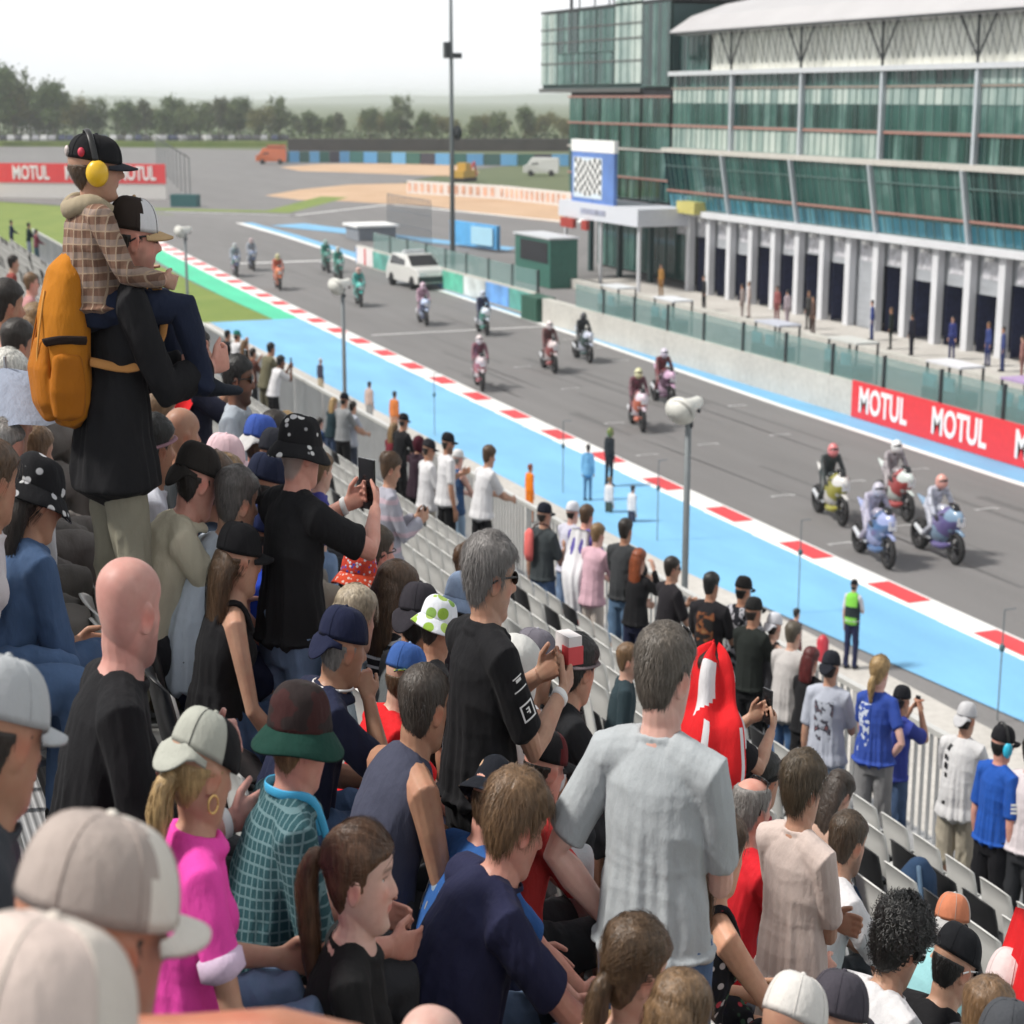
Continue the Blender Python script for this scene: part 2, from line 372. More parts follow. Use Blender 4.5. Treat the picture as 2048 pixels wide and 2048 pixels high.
def text_mesh(txt, size, depth=.004, bold=0.0):
    c = bpy.data.curves.new('txt', 'FONT'); c.body = txt; c.size = size; c.extrude = depth; c.align_x = 'CENTER'; c.align_y = 'CENTER'; c.offset = bold; c.resolution_u = 3
    o = bpy.data.objects.new('txt', c); COL.objects.link(o)
    dg = bpy.context.evaluated_depsgraph_get(); me = bpy.data.meshes.new_from_object(o.evaluated_get(dg))
    bpy.data.objects.remove(o); bpy.data.curves.remove(c)
    me.materials.clear(); return me
M_bred = mat('banner_red', (.72, .04, .05), .55, 0, .05); M_bwhite = mat('letter_white', (.82, .82, .82), .6, 0, .03)
ban = empty('red_banner', (30.73, 47.55, 0), 0, 'red advertising banner with big white lettering fixed along the pit wall', 'banner')
b = MB(); b.box(-.03, 0, -34, 0, .02, 1.2); b.build('panel', M_bred, ban)
yy = -1.75
while yy > -33:
    me = text_mesh('MOTUL', 1.12, .006, .028)
    o = link_mesh('lettering', me, M_bwhite, ban, False)
    o.matrix_local = Matrix.Translation((-.036, yy, .6)) @ Matrix.Rotation(-PI / 2, 4, 'Z') @ Matrix.Rotation(PI / 2, 4, 'X') @ Matrix.Diagonal((.70, 1, 1, 1))
    yy -= 3.95
# far left banners on a white barrier
fb = empty('far_banner', (26, 184, 0), R(-32), 'distant red and white advertising banner on a low white barrier at far left', 'banner')
b = MB(); b.box(-42, 9.3, 0, .3, 0, 1.5); b.build('white_barrier', mat('barrier_white', (.62, .6, .58), .7), fb)
for i in range(9):
    b = MB(); b.box(-42 + i * 5.7, -42 + i * 5.7 + 5.68, -.06, .2, 1.55, 3.5); b.build('panel', M_bred if 1 else M_bwhite, fb)
    me = text_mesh('MOTUL', 1.9, .02, .05); o = link_mesh('lettering', me, M_bwhite, fb, False)
    o.matrix_local = Matrix.Translation((-42 + i * 5.7 + 2.7, -.09, 2.5)) @ Matrix.Rotation(PI / 2, 4, 'X') @ Matrix.Diagonal((.62, 1, 1, 1))

# ------------------------------------------------------------------ pit building
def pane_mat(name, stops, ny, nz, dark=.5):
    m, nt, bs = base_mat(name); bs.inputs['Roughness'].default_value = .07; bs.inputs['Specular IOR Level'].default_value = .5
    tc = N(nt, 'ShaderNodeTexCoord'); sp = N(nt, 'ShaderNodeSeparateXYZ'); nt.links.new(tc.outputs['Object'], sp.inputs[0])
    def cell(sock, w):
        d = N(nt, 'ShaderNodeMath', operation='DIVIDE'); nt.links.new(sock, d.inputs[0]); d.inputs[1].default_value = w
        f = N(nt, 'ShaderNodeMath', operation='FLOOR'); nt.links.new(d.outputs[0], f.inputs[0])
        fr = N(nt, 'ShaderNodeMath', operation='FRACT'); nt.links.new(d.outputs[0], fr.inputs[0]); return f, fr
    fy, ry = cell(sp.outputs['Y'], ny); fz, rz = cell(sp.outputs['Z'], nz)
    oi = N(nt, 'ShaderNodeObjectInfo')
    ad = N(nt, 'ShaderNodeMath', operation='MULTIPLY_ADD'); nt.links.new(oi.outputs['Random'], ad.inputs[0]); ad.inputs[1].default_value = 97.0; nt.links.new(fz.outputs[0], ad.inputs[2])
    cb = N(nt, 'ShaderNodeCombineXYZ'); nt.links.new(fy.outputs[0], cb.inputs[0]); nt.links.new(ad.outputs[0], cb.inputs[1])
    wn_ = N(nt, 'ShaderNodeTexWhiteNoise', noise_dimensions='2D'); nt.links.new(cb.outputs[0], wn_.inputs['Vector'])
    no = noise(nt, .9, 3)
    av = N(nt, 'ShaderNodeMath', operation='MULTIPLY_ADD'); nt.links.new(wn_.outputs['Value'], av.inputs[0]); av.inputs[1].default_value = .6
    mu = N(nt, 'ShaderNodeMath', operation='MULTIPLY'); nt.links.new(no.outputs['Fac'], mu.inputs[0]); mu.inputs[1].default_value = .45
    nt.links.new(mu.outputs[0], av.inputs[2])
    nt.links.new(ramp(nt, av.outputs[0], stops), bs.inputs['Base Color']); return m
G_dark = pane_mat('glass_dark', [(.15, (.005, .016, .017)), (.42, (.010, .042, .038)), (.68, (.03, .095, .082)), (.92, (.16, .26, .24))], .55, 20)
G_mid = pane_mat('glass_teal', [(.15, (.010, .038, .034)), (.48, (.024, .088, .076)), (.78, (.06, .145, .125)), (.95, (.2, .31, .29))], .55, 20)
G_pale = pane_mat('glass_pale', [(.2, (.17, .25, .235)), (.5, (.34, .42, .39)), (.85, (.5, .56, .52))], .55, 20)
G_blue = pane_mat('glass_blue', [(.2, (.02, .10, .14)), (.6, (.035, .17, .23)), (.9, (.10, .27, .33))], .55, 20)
G_cream = mat('loggia_sky_glass', (.80, .80, .72), .12, 0, .06, .5, spec=.8)  # loggia glazing: the sky's reflection is put into the bright cream base colour
M_alu = mat('facade_aluminium', (.46, .5, .54), .4, .2, .05); M_mull = mat('mullion', (.12, .2, .19), .4, .3, .05)
M_spand = mat('spandrel_red', (.33, .17, .14), .5, 0, .1); M_ledge = mat('ledge_stone', (.5, .48, .44), .6, 0, .1)
M_roof = mat('roof_metal', (.5, .49, .5), .45, .2, .05, .4); M_pier = mat('pier_paint', (.6, .61, .64), .6, 0, .06, .8)
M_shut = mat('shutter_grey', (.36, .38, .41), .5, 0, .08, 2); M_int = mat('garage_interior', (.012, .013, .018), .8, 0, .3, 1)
X0, YB0, YB1 = 43.0, 34.0, 85.0
pb = empty('pit_building', (X0, YB0, 0), 0, 'long pit lane building with green glass storeys, white columns and garages', 'building')
LY = YB1 - YB0
cols = [c - YB0 for c in (38.7, 45.3, 51.9, 58.5, 65.1, 71.7, 78.3)]
edges = [0] + cols + [LY]
def facade(z0, z1, x0, x1, m, name='window', parent=None, edges=edges, pitch=.55, hl=()):
    """one glazed bay per pair of edges, from (x0,z0) up to (x1,z1), with thin mullions as its frame"""
    for a, c in zip(edges, edges[1:]):
        g = MB(); g.add([(x0, a + .1, z0), (x0, c - .1, z0), (x1, c - .1, z1), (x1, a + .1, z1), (x0 + .1, a + .1, z0), (x0 + .1, c - .1, z0), (x1 + .1, c - .1, z1), (x1 + .1, a + .1, z1)],
                        [(0, 3, 2, 1), (4, 5, 6, 7), (0, 1, 5, 4), (3, 7, 6, 2), (0, 4, 7, 3), (1, 2, 6, 5)])
        w = g.build(name, rng.choice(m) if isinstance(m, list) else m, parent or pb)
        f = MB(); k = max(2, int((c - a) / pitch))
        for i in range(1, k):
            y = a + (c - a) * i / k
            f.add([(x0 - .03, y - .02, z0), (x0 - .03, y + .02, z0), (x1 - .03, y + .02, z1), (x1 - .03, y - .02, z1), (x0 - .002, y - .02, z0), (x0 - .002, y + .02, z0), (x1 - .002, y + .02, z1), (x1 - .002, y - .02, z1)],
                  [(0, 3, 2, 1), (0, 4, 7, 3), (1, 2, 6, 5)])
        for h in hl:
            t = (h - z0) / (z1 - z0); x = x0 + (x1 - x0) * t
            f.box(x - .05, x - .031, a + .1, c - .1, h - .025, h + .025)
        f.add([(x0 - .028, a + .1, z0), (x0 - .028, c - .1, z0), (x0 - .028, c - .1, z0 + .03), (x0 - .028, a + .1, z0 + .03), (x0 - .001, a + .1, z0), (x0 - .001, c - .1, z0), (x0 - .001, c - .1, z0 + .03), (x0 - .001, a + .1, z0 + .03)], [(0, 3, 2, 1), (4, 5, 6, 7), (3, 7, 6, 2), (0, 4, 7, 3), (1, 2, 6, 5)])
        f.build('frame', M_mull, w)
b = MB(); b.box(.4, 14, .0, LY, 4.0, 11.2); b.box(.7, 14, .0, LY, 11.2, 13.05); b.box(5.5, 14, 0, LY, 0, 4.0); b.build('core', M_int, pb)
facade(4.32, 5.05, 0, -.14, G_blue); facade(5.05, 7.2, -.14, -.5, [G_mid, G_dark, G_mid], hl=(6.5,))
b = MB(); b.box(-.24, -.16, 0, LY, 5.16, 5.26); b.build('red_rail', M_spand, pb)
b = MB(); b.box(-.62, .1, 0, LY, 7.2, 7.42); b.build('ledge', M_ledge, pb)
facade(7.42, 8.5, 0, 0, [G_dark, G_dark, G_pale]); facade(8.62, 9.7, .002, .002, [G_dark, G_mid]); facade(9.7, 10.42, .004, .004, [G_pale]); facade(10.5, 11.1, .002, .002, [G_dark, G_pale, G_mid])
b = MB(); b.box(-.08, .3, 0, LY, 8.502, 8.618); b.build('red_spandrel', M_spand, pb)
b = MB(); b.box(-.06, .3, 0, LY, 10.425, 10.495); b.build('brown_spandrel', mat('spb', (.3, .24, .2), .5), pb)
b = MB(); b.box(-.3, .4, 0, LY, 11.1, 11.32); b.build('balcony_edge', M_lgrey, pb)
b = MB(); b.box(.42, .6, 0, LY - 3.5, 11.32, 13.09)
for i in range(70): b.box(.40, .42, .4 + i * .7, .43 + i * .7, 11.32, 13.3)
b.build('loggia_sky_glass', G_cream, pb)
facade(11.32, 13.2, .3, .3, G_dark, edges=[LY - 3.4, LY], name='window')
b = MB(); b.box(-.35, 1.5, 0, LY, 4.0, 4.3); b.build('fascia_beam', M_pier, pb)
for c in cols:
    b = MB(); b.box(-.22, -.003, c - .1, c + .1, 7.42, 11.1)
    b.build('column', M_alu, pb)
    b = MB(); b.add([(-.2, c - .09, 4.3), (-.2, c + .09, 4.3), (-.7, c + .09, 7.2), (-.7, c - .09, 7.2), (.02, c - .09, 4.3), (.02, c + .09, 4.3), (-.46, c + .09, 7.2), (-.46, c - .09, 7.2)],
                    [(0, 3, 2, 1), (4, 5, 6, 7), (0, 1, 5, 4), (3, 7, 6, 2), (0, 4, 7, 3), (1, 2, 6, 5)]); b.build('column', M_alu, pb)
    b = MB(); b.bar((-.2, c, 11.32), (-.25, c, 13.25), .06); b.build('column', M_dark, pb)
    t = MB(); t.bar((-.2, c, 11.5), (-.3, c + 1.25, 13.3), .045, 6); t.bar((-.2, c, 11.5), (-.3, c - 1.25, 13.3), .045, 6)
    for k in range(6):
        y = c - 3.3 + k * 1.1
        t.bar((-.12, y, 11.6), (-.3, y + .55, 13.2), .016, 5); t.bar((-.12, y + 1.1, 11.6), (-.3, y + .55, 13.2), .016, 5)
        t.bar((-.05, y + .55, 11.6), (-.2, y + 1.1, 13.2), .014, 5); t.bar((-.05, y + .55, 11.6), (-.2, y, 13.2), .014, 5)
    t.build('roof_brace', M_dark, pb)
# curved roof
prof = [(-.75, 13.2), (-.7, 13.35), (.5, 14.1), (2.5, 14.75), (5, 15.2), (8, 15.4), (14, 15.4), (14, 13.1), (0, 13.1)]
b = MB(); b.prism(prof, 0, LY - 1.0, 'y')
for i in range(40): b.box(-.7, -.6, .6 + i * 1.25, .66 + i * 1.25, 13.12, 13.2)
b.build('roof', M_roof, pb)
b = MB(); b.bar((-.78, 0, 13.2), (-.78, LY - 1, 13.2), .05, 8); b.build('gutter', M_dark, pb)
b = MB(); b.prism([(4, 15.2), (4.6, 16.1), (13, 16.6), (13, 15.2)], 0, LY - 1.2, 'y'); b.build('upper_roof', mat('roof_dark', (.2, .22, .25), .5), pb)
# garages
pitch = 2.2; k = int(LY / pitch)
for i in range(k + 1):
    y = cols[-1] % pitch + i * pitch - pitch + .0
    if y < 0 or y > LY - .2: continue
    b = MB(); b.box(-.1, .25, y - .2, y + .2, .0, 4.0); b.build('pier', M_pier, pb)
    if y + pitch > LY: continue
    closed = i in (6, 15)
    b = MB(); zb = .05 if closed else rng.choice([2.5, 2.7, 2.35, 2.9, 2.6])
    b.box(.35, .42, y + .05, y + pitch - .05, zb, 3.98)
    for j in range(int((3.98 - zb) / .28)): b.box(.335, .35, y + .3, y + pitch - .3, zb + j * .28, zb + j * .28 + .02)
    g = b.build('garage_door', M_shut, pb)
    s = MB(); s.box(.334, .3345, y + .4, y + pitch - .4, 2.98, 3.7)
    for q in range(4): s.box(.32, .334, y + .5 + q * .34, y + .7 + q * .34, 3.02, 3.3)
    for q in range(3): s.box(.32, .334, y + .45 + q * .45, y + .75 + q * .45, 3.5, 3.66)
    s.build('sign', mat('gsign', (.6, .6, .64), .6, 0, .4, 3), g)
    lm = MB(); lm.box(-.05, .2, y + .9, y + 1.2, 3.72, 3.9); lm.build('door_lamp', M_bwhite, g)
    b = MB(); b.box(.6, 5.4, y + .05, y + .1, 0, 4.0); b.build('partition', mat('partition', (.03, .04, .12), .6, 0, .3), pb)
# low wall in front of garages and the pit lane box
b = MB(); b.box(38.0, 38.35, 30, 90, 0, .5); tag(b.build('low_wall', M_wall), 'low concrete wall between the pit lane and the garages', 'wall')
b = MB(); b.box(38.4, 43.2, 30, 90, -.01, .06); o = b.build('garage_apron', M_conc); o['kind'] = 'structure'

# control tower
ct = empty('control_tower', (X0, 85.15, 0), 0, 'glass control tower with an overhanging upper box beside the pit building', 'tower')
b = MB(); b.box(.1, 12, .05, 13.4, 4.4, 10.5); b.box(2, 12, .05, 13.4, 0, 4.4); b.build('core', M_int, ct)
te = [.05, 3.6, 6.2, 9, 11.4, 13.5]
def tf(z0, z1, m, e=te, pitch=.8, x=0): facade(z0, z1, x, x, m, 'window', ct, e, pitch)
tf(4.5, 5.6, G_dark); tf(5.7, 7.1, [G_mid, G_dark]); tf(7.3, 8.5, G_dark); tf(8.62, 10.0, [G_dark, G_mid]); 
for z in (5.65, 7.2, 8.56, 10.05):
    b = MB(); b.box(-.08, .1, 0, 13.5, z - .05, z + .05); b.build('spandrel', M_spand if z != 7.2 else M_ledge, ct)
b = MB(); b.box(.1, 11, .1, 17.8, 10.5, 14.8); b.build('upper_core', mat('upper_core', (.03, .07, .07), .6), ct)
tf(10.6, 14.9, G_dark, [.05, 3.6], 1.2, -.06)
tf(10.75, 15.3, G_pale, [3.6, 7.2], .9); tf(10.75, 12.5, G_mid, [7.2, 9.6, 12.2, 15.3], .8); tf(12.55, 14.9, [G_dark, G_mid], [7.2, 9.6, 12.2, 15.3], .8); tf(10.75, 14.9, G_pale, [15.3, 17.9], .85)
b = MB()
for z in (12.0, 13.2, 14.0): b.box(-.06, -.035, 3.65, 17.85, z - .03, z + .03)
b.box(-.1, 11, 3.6, 17.95, 10.3, 10.52); b.build('floor_slab', mat('slab', (.09, .09, .09), .5), ct)
b = MB(); b.box(0, 11, 0, 17.9, 14.95, 15.1); b.build('roof_slab', M_dark, ct)
for i, (y, h) in enumerate([(14.6, 1.2), (13.4, 1.8), (11.2, 1.6), (9.2, 1.5), (8.6, 1.7), (6.4, 1.3), (5.0, 1.4), (2.5, 1.8), (1.2, 1.6), (.6, 1.8)]):
    b = MB(); b.bar((.6, y, 15.1), (.6, y, 15.1 + h), .05 if i else .11, 6); b.build('mast', M_dark, ct)
for y in (2, 6, 10):
    b = MB(); b.box(-.1, .15, y, y + .3, 0, 4.4); b.build('column', mat('tower_col', (.02, .06, .06), .4), ct)
tf(.1, 3.3, [G_mid, G_dark], [.5, 4, 8, 12, 13.4], 1.0, 1.9)
cn = MB(); cn.box(-3.0, 1.9, -2.4, 8.0, 3.45, 4.35); cn.build('canopy', mat('canopy_white', (.6, .62, .68), .5, 0, .05), ct)
cl = MB(); cl.box(-3.02, -3.0, 1.6, 4.9, 3.75, 4.05); cl.build('canopy_sign', mat('canopy_txt', (.3, .32, .42), .5, 0, .4, 2), ct)
for y in (-2, 2.8, 7.6):
    b = MB(); b.bar((-2.7, y, 0), (-2.7, y, 3.45), .11, 10); b.build('column', M_pier, ct)
yb = MB(); yb.box(-.7, .3, -1.9, .1, 4.4, 5.0); yb.build('yellow_sign', mat('yellow_sign', (.5, .45, .14), .5), pb).location = (0, LY - 2.2, -.25)
# checkered flag hoarding on the canopy
sg = empty('flag_hoarding', (40.15, 85.15, 4.35), 0, 'tall blue and white hoarding with a chequered flag on the canopy', 'sign')
b = MB(); b.box(0, .2, .9, 6.5, 0, 3.3); b.build('panel', mat('hoard_blue', (.1, .2, .5), .5, 0, .2, .6), sg)
b = MB(); b.box(-.02, .22, .85, 6.55, 2.75, 3.4); b.build('top_band', M_bwhite, sg)
b = MB(); b.box(-.02, -.004, 2.4, 6.2, .25, 2.45); b.build('flag_field', mat('flag_field', (.62, .7, .78), .5, 0, .06), sg)
b = MB(); gx = 11; gz = 7
for i in range(gx):
    for j in range(gz):
        pt = lambda a, c: (-.026, 2.5 + a * .32 + .05 * math.sin(c * 1.1), .45 + c * .27 + .10 * math.sin(a * .8))
        b.quad(pt(i, j), pt(i, j + 1), pt(i + 1, j + 1), pt(i + 1, j), (i + j) % 2)
b.build('chequered_flag', [M_dark, M_bwhite], sg)
rd = MB(); rd.box(39.7, 39.9, 88.6, 89.3, 2.9, 3.42); rd.box(39.7, 39.9, 90.4, 92.2, 2.9, 3.42)
tag(rd.build('signal_light', mat('sig_red', (.35, .03, .02), .5)), 'dark red signal boxes hung under the white canopy', 'signal light')

# ------------------------------------------------------------------ grandstand terrace
def stand_z(x): return 7.87 - .514 * x
M_plank, nt, bs = base_mat('alu_plank'); bs.inputs['Metallic'].default_value = .35; bs.inputs['Roughness'].default_value = .5
tc = N(nt, 'ShaderNodeTexCoord'); sp = N(nt, 'ShaderNodeSeparateXYZ'); nt.links.new(tc.outputs['Object'], sp.inputs[0])
wv = N(nt, 'ShaderNodeMath', operation='MULTIPLY'); wv.inputs[1].default_value = 250; nt.links.new(sp.outputs['X'], wv.inputs[0])
sn = N(nt, 'ShaderNodeMath', operation='SINE'); nt.links.new(wv.outputs[0], sn.inputs[0])
no = noise(nt, 5, 4, stretch=(3, .4, 1))
cc = mix(nt, .45, ramp(nt, no.outputs['Fac'], [(.3, (.34, .35, .36)), (.7, (.5, .51, .52))]), ramp(nt, sn.outputs[0], [(.0, (.2, .2, .21)), (.6, (.62, .62, .63))]))
nt.links.new(cc, bs.inputs['Base Color']); bump(nt, bs, sn.outputs[0], .5, .004)
STEP = .30
def floor_z(x):
    i = math.floor((x + 3) / STEP); xc = -3 + (i + .5) * STEP
    return 3.70 if x > 7.0 else max(3.70, stand_z(xc))
b = MB(); i = 0
x = -3.0
while x < 8.5:
    z = floor_z(x + .01)
    b.box(x, x + STEP - .003, -6, 75, z - .045, z)
    b.box(x + STEP - .02, x + STEP - .004, -6, 75, z - .16, z - .046)
    x += STEP
o = b.build('terrace_steps', M_plank); o['kind'] = 'structure'
b = MB(); b.box(8.36, 8.56, -6, 75, 0, 3.5); o = b.build('terrace_retaining_wall', M_wall); o['kind'] = 'structure'
# fence
M_rail = mat('fence_steel', (.46, .47, .48), .38, .6, .06)
for fi, y0 in enumerate([3 + 6.0 * i for i in range(12)]):
    f = empty('railing', (8.62, y0, 3.56), 0, 'grey steel bar railing section along the front of the stand', 'railing', 'steel railing sections along the grandstand front')
    r = MB(); r.box(-.035, .035, 0, 5.99, 1.13, 1.18); r.build('top_rail', mat('rail_cap', (.62, .62, .6), .4, .3, .05), f)
    r = MB(); r.box(-.02, .02, .05, 5.95, .09, .12); r.build('bottom_rail', M_rail, f)
    r = MB()
    for i in range(54): r.box(-.012, .012, .1 + i * .11, .125 + i * .11, .12, 1.13)
    r.build('bars', M_rail, f)
    for yy in (.02, 2.0, 4.0):
        r = MB(); r.box(-.03, .03, yy, yy + .05, 0, 1.13); r.build('post', mat('post_white', (.6, .6, .6), .4, .2), f)
# stadium seats
M_seatw = mat('seat_white', (.62, .62, .6), .35, 0, .05, 3); M_seatb = mat('seat_black', (.018, .018, .02), .35, 0, .2, 3)
def seat_mesh():
    # a moulded shell: pan and curved back in one sheet with a rolled rim; faces +X
    prof = [(.24, .36), (.27, .40), (.22, .405), (.10, .38), (.0, .39), (-.04, .44), (-.07, .56), (-.095, .70), (-.11, .80), (-.125, .815)]
    V = []; F = []; nv = 9; w = .155
    for side in (0, 1):
        for k, (x, z) in enumerate(prof):
            for j in range(nv):
                t = j / (nv - 1) * 2 - 1
                e = abs(t) ** 3
                ww = w * (1 - .12 * max(0, k - 6) / 3 * 1) 
                cx = x + (.035 * e if k > 4 else 0); cz = z + (.03 * e if 1 < k <= 4 else 0) - (.03 * e if k >= 8 else 0)
                V.append((cx - (.012 if (side and k > 4) else 0), t * ww, cz - (.012 if (side and k <= 4) else 0)))
    n1 = len(prof) * nv
    for k in range(len(prof) - 1):
        for j in range(nv - 1):
            a = k * nv + j; F.append((a, a + 1, a + nv + 1, a + nv)); F.append((n1 + a, n1 + a + nv, n1 + a + nv + 1, n1 + a + 1))
    ring = [j for j in range(nv)] + [k * nv + nv - 1 for k in range(1, len(prof))] + [(len(prof) - 1) * nv + j for j in range(nv - 2, -1, -1)] + [k * nv for k in range(len(prof) - 2, 0, -1)]
    for a, c in zip(ring, ring[1:] + ring[:1]): F.append((a, n1 + a, n1 + c, c))
    return V, F
SV, SF = seat_mesh()
def make_seat(m, lab):
    s = empty('stadium_seat', (0, 0, -50), 0, lab, 'seat', 'plastic seats in rows on the grandstand')
    sh = mesh_obj('seat_shell', SV, SF, m, s)
    l = MB(); l.box(.02, .06, -.11, -.08, 0, .38); l.box(.02, .06, .08, .11, 0, .38); l.box(.0, .2, -.12, .12, .355, .375); l.build('seat_leg', M_steel, s)
    return s
seat_w = make_seat(M_seatw, 'white moulded plastic seat in the grandstand rows'); seat_b = make_seat(M_seatb, 'black moulded plastic seat in the grandstand rows')
SEATS = []
seat_used = {0: False, 1: False}
def put_seat(x, y, z, black=False, rz=0):
    p = seat_b if black else seat_w
    s = copy_tree(p) if seat_used[int(black)] else p
    seat_used[int(black)] = True
    s.location = (x, y, z); s.rotation_euler = (0, 0, rz); SEATS.append((x, y)); return s
# ------------------------------------------------------------------ people
SLIM = .72                                    # the crowd is slender
_NT = np.random.RandomState(3).rand(32, 32, 32)
def vnoise(P):
    P = np.asarray(P, float); i = np.floor(P).astype(int); f = P - i; f = f * f * (3 - 2 * f); i &= 31; j = (i + 1) & 31
    g = lambda a, b, c: _NT[a, b, c]
    x0 = g(i[:, 0], i[:, 1], i[:, 2]) * (1 - f[:, 0]) + g(j[:, 0], i[:, 1], i[:, 2]) * f[:, 0]
    x1 = g(i[:, 0], j[:, 1], i[:, 2]) * (1 - f[:, 0]) + g(j[:, 0], j[:, 1], i[:, 2]) * f[:, 0]
    x2 = g(i[:, 0], i[:, 1], j[:, 2]) * (1 - f[:, 0]) + g(j[:, 0], i[:, 1], j[:, 2]) * f[:, 0]
    x3 = g(i[:, 0], j[:, 1], j[:, 2]) * (1 - f[:, 0]) + g(j[:, 0], j[:, 1], j[:, 2]) * f[:, 0]
    a = x0 * (1 - f[:, 1]) + x1 * f[:, 1]; b = x2 * (1 - f[:, 1]) + x3 * f[:, 1]
    return a * (1 - f[:, 2]) + b * f[:, 2]
def sstep(a, b, x): t = np.clip((x - a) / (b - a), 0, 1); return t * t * (3 - 2 * t)
HP = catmull([(-.1175, .013, .050, .030), (-.110, .029, .0685, .0), (-.094, .044, .0775, -.030), (-.072, .0545, .0790, -.052), (-.048, .0615, .0820, -.072),
              (-.022, .0665, .0845, -.087), (0, .070, .0835, -.095), (.02, .073, .083, -.100), (.042, .0755, .0895, -.103), (.066, .075, .0865, -.101),
              (.088, .067, .070, -.088), (.105, .050, .044, -.064), (.1145, .029, .018, -.038), (.1175, .008, -.006, -.016)], 4)
HA, NT_ = 56, len(HP)
def face_bump(x, z, fem=0):
    g = lambda cx, cz, sx, sz: np.exp(-((x - cx) / sx) ** 2 - ((z - cz) / sz) ** 2)
    ax = np.abs(x)
    nose = np.exp(-(ax / (.0095 + .10 * np.clip(.028 - z, 0, .06))) ** 2) * (.030 * sstep(.034, -.016, z) * sstep(-.036, -.022, z))
    nose += .008 * np.exp(-((ax - .013) / .006) ** 2 - ((z + .021) / .008) ** 2)
    eyes = -.0125 * np.exp(-((ax - .031) / .0145) ** 2 - ((z - .019) / .0115) ** 2)
    lids = .0060 * np.exp(-((ax - .031) / .012) ** 2 - ((z - .0235) / .004) ** 2) + .0040 * np.exp(-((ax - .031) / .012) ** 2 - ((z - .0125) / .004) ** 2)
    brow = (.0035 if not fem else .0015) * np.exp(-((ax - .028) / .02) ** 2 - ((z - .040) / .008) ** 2)
    lips = (1 + .35 * fem) * .0088 * g(0, -.0445, .021, .0050) + .0082 * g(0, -.0560, .018, .0054) - .0045 * g(0, -.0497, .024, .0022) - .003 * g(0, -.067, .02, .006)
    chin = (.0100 - .002 * fem) * g(0, -.096, .015, .012)
    cheek = .004 * np.exp(-((ax - .044) / .018) ** 2 - ((z + .006) / .02) ** 2)
    return nose * (1 - .24 * fem) + eyes + lids + brow + lips + chin + cheek
def head_pts(prof=HP, na=HA, off=0.0, fem=0, jaw=1.0):
    a = np.linspace(0, 2 * PI, na, endpoint=False)
    # denser sampling at the face
    a = a - .28 * np.sin(a) * 1.0
    s, c = np.sin(a), np.cos(a)
    Z = prof[:, 0][:, None] * np.ones(na); W = prof[:, 1][:, None]; Fr = prof[:, 2][:, None]; Bk = prof[:, 3][:, None]
    jw = 1 - (1 - jaw) * sstep(-.03, -.1, Z)
    X = (W * jw) * np.sign(s) * np.abs(s) ** .92; Y = (Fr + Bk) / 2 + (Fr - Bk) / 2 * np.sign(c) * np.abs(c) ** .96
    Y = Y + face_bump(X, Z, fem) * sstep(.0, .55, c)[None, :]
    P = np.stack([X, Y, Z], -1)
    if off is not None and np.any(off):
        n = np.stack([X / .0055, (Y + .008) / .0085, (Z - .01) / .013], -1); n[..., 2] *= np.where(Z > .01, 1, .25)
        n /= np.linalg.norm(n, axis=-1)[..., None] + 1e-9; P = P + n * (off if np.isscalar(off) else off[..., None])
    return P
def grid_faces(nz, na, closed=True):
    F = []
    for i in range(nz - 1):
        for j in range(na):
            F.append((i * na + j, i * na + (j + 1) % na, (i + 1) * na + (j + 1) % na, (i + 1) * na + j)[::-1])
    return F
def head_mesh(fem=0, jaw=1.0):
    P = head_pts(fem=fem, jaw=jaw); nz, na = P.shape[:2]; V = P.reshape(-1, 3)
    F = grid_faces(nz, na)
    b = len(V); V = np.vstack([V, P[0].mean(0) - (0, 0, .004), P[-1].mean(0) + (0, 0, .0008)])
    for j in range(na):
        F.append((j, b, (j + 1) % na)[::-1][::-1]); F.append(((nz - 1) * na + j, b + 1, (nz - 1) * na + (j + 1) % na)[::-1])
    isl = [(V, F)]
    for s in (-1, 1):
        M = Matrix.Rotation(s * R(-22), 3, 'Z') @ Matrix.Rotation(R(-12), 3, 'X')
        v, f = ellipsoid((0, 0, 0), (.0085, .019, .033), 16, 12)
        v = np.array(v); v[:, 0] += s * (.006 * np.exp(-((v[:, 1] / .012) ** 2 + (v[:, 2] / .02) ** 2)) * -1.6)
        v[:, 1] *= 1 + .3 * sstep(-.01, .03, v[:, 2])
        v = v @ np.array(M).T + np.array((s * .0765, -.012, -.002))
        isl.append((v, f))
    return isl
def hair_line(P, style):
    """signed height above the hairline for head-local points"""
    x, y, z = P[..., 0], P[..., 1], P[..., 2]
    a = np.degrees(np.arctan2(np.abs(x), y + .008))
    front = {'receding': .085, 'balding': .098}.get(style, .066)
    zb = np.interp(a, [0, 38, 62, 74, 82, 96, 106, 122, 150, 180], [front, front - .004, .040, -.006, -.012, .022, -.004, -.045, -.078, -.082])
    return z - zb
def hair_flow(p, style, r):
    x, y, z = p
    if style in ('ponytail', 'bun'): t = np.array((0, -.125, .05)) - p; t = t / (np.linalg.norm(t) + 1e-9); d = t + np.array((0, 0, .25 * (z < 0)))
    elif style == 'low_tail': t = np.array((0, -.12, .0)) - p; d = t / (np.linalg.norm(t) + 1e-9) + np.array((0, 0, .2 * (z > .05)))
    elif style == 'long': d = np.array((x * 5 * (z > .03), -.55 * (y > -.05) - .1, -1.0))
    else: c = np.array((.012, -.045, .115)); d = p - c; d = d / (np.linalg.norm(d) + 1e-9); d = d + np.array((.35 * (z > .08) * (y > 0), -.5 * (y > .03), -.55 * (z < .07)))
    return d + r.normal(0, .13 if style in ('ponytail', 'low_tail', 'bun', 'long') else .30, 3)
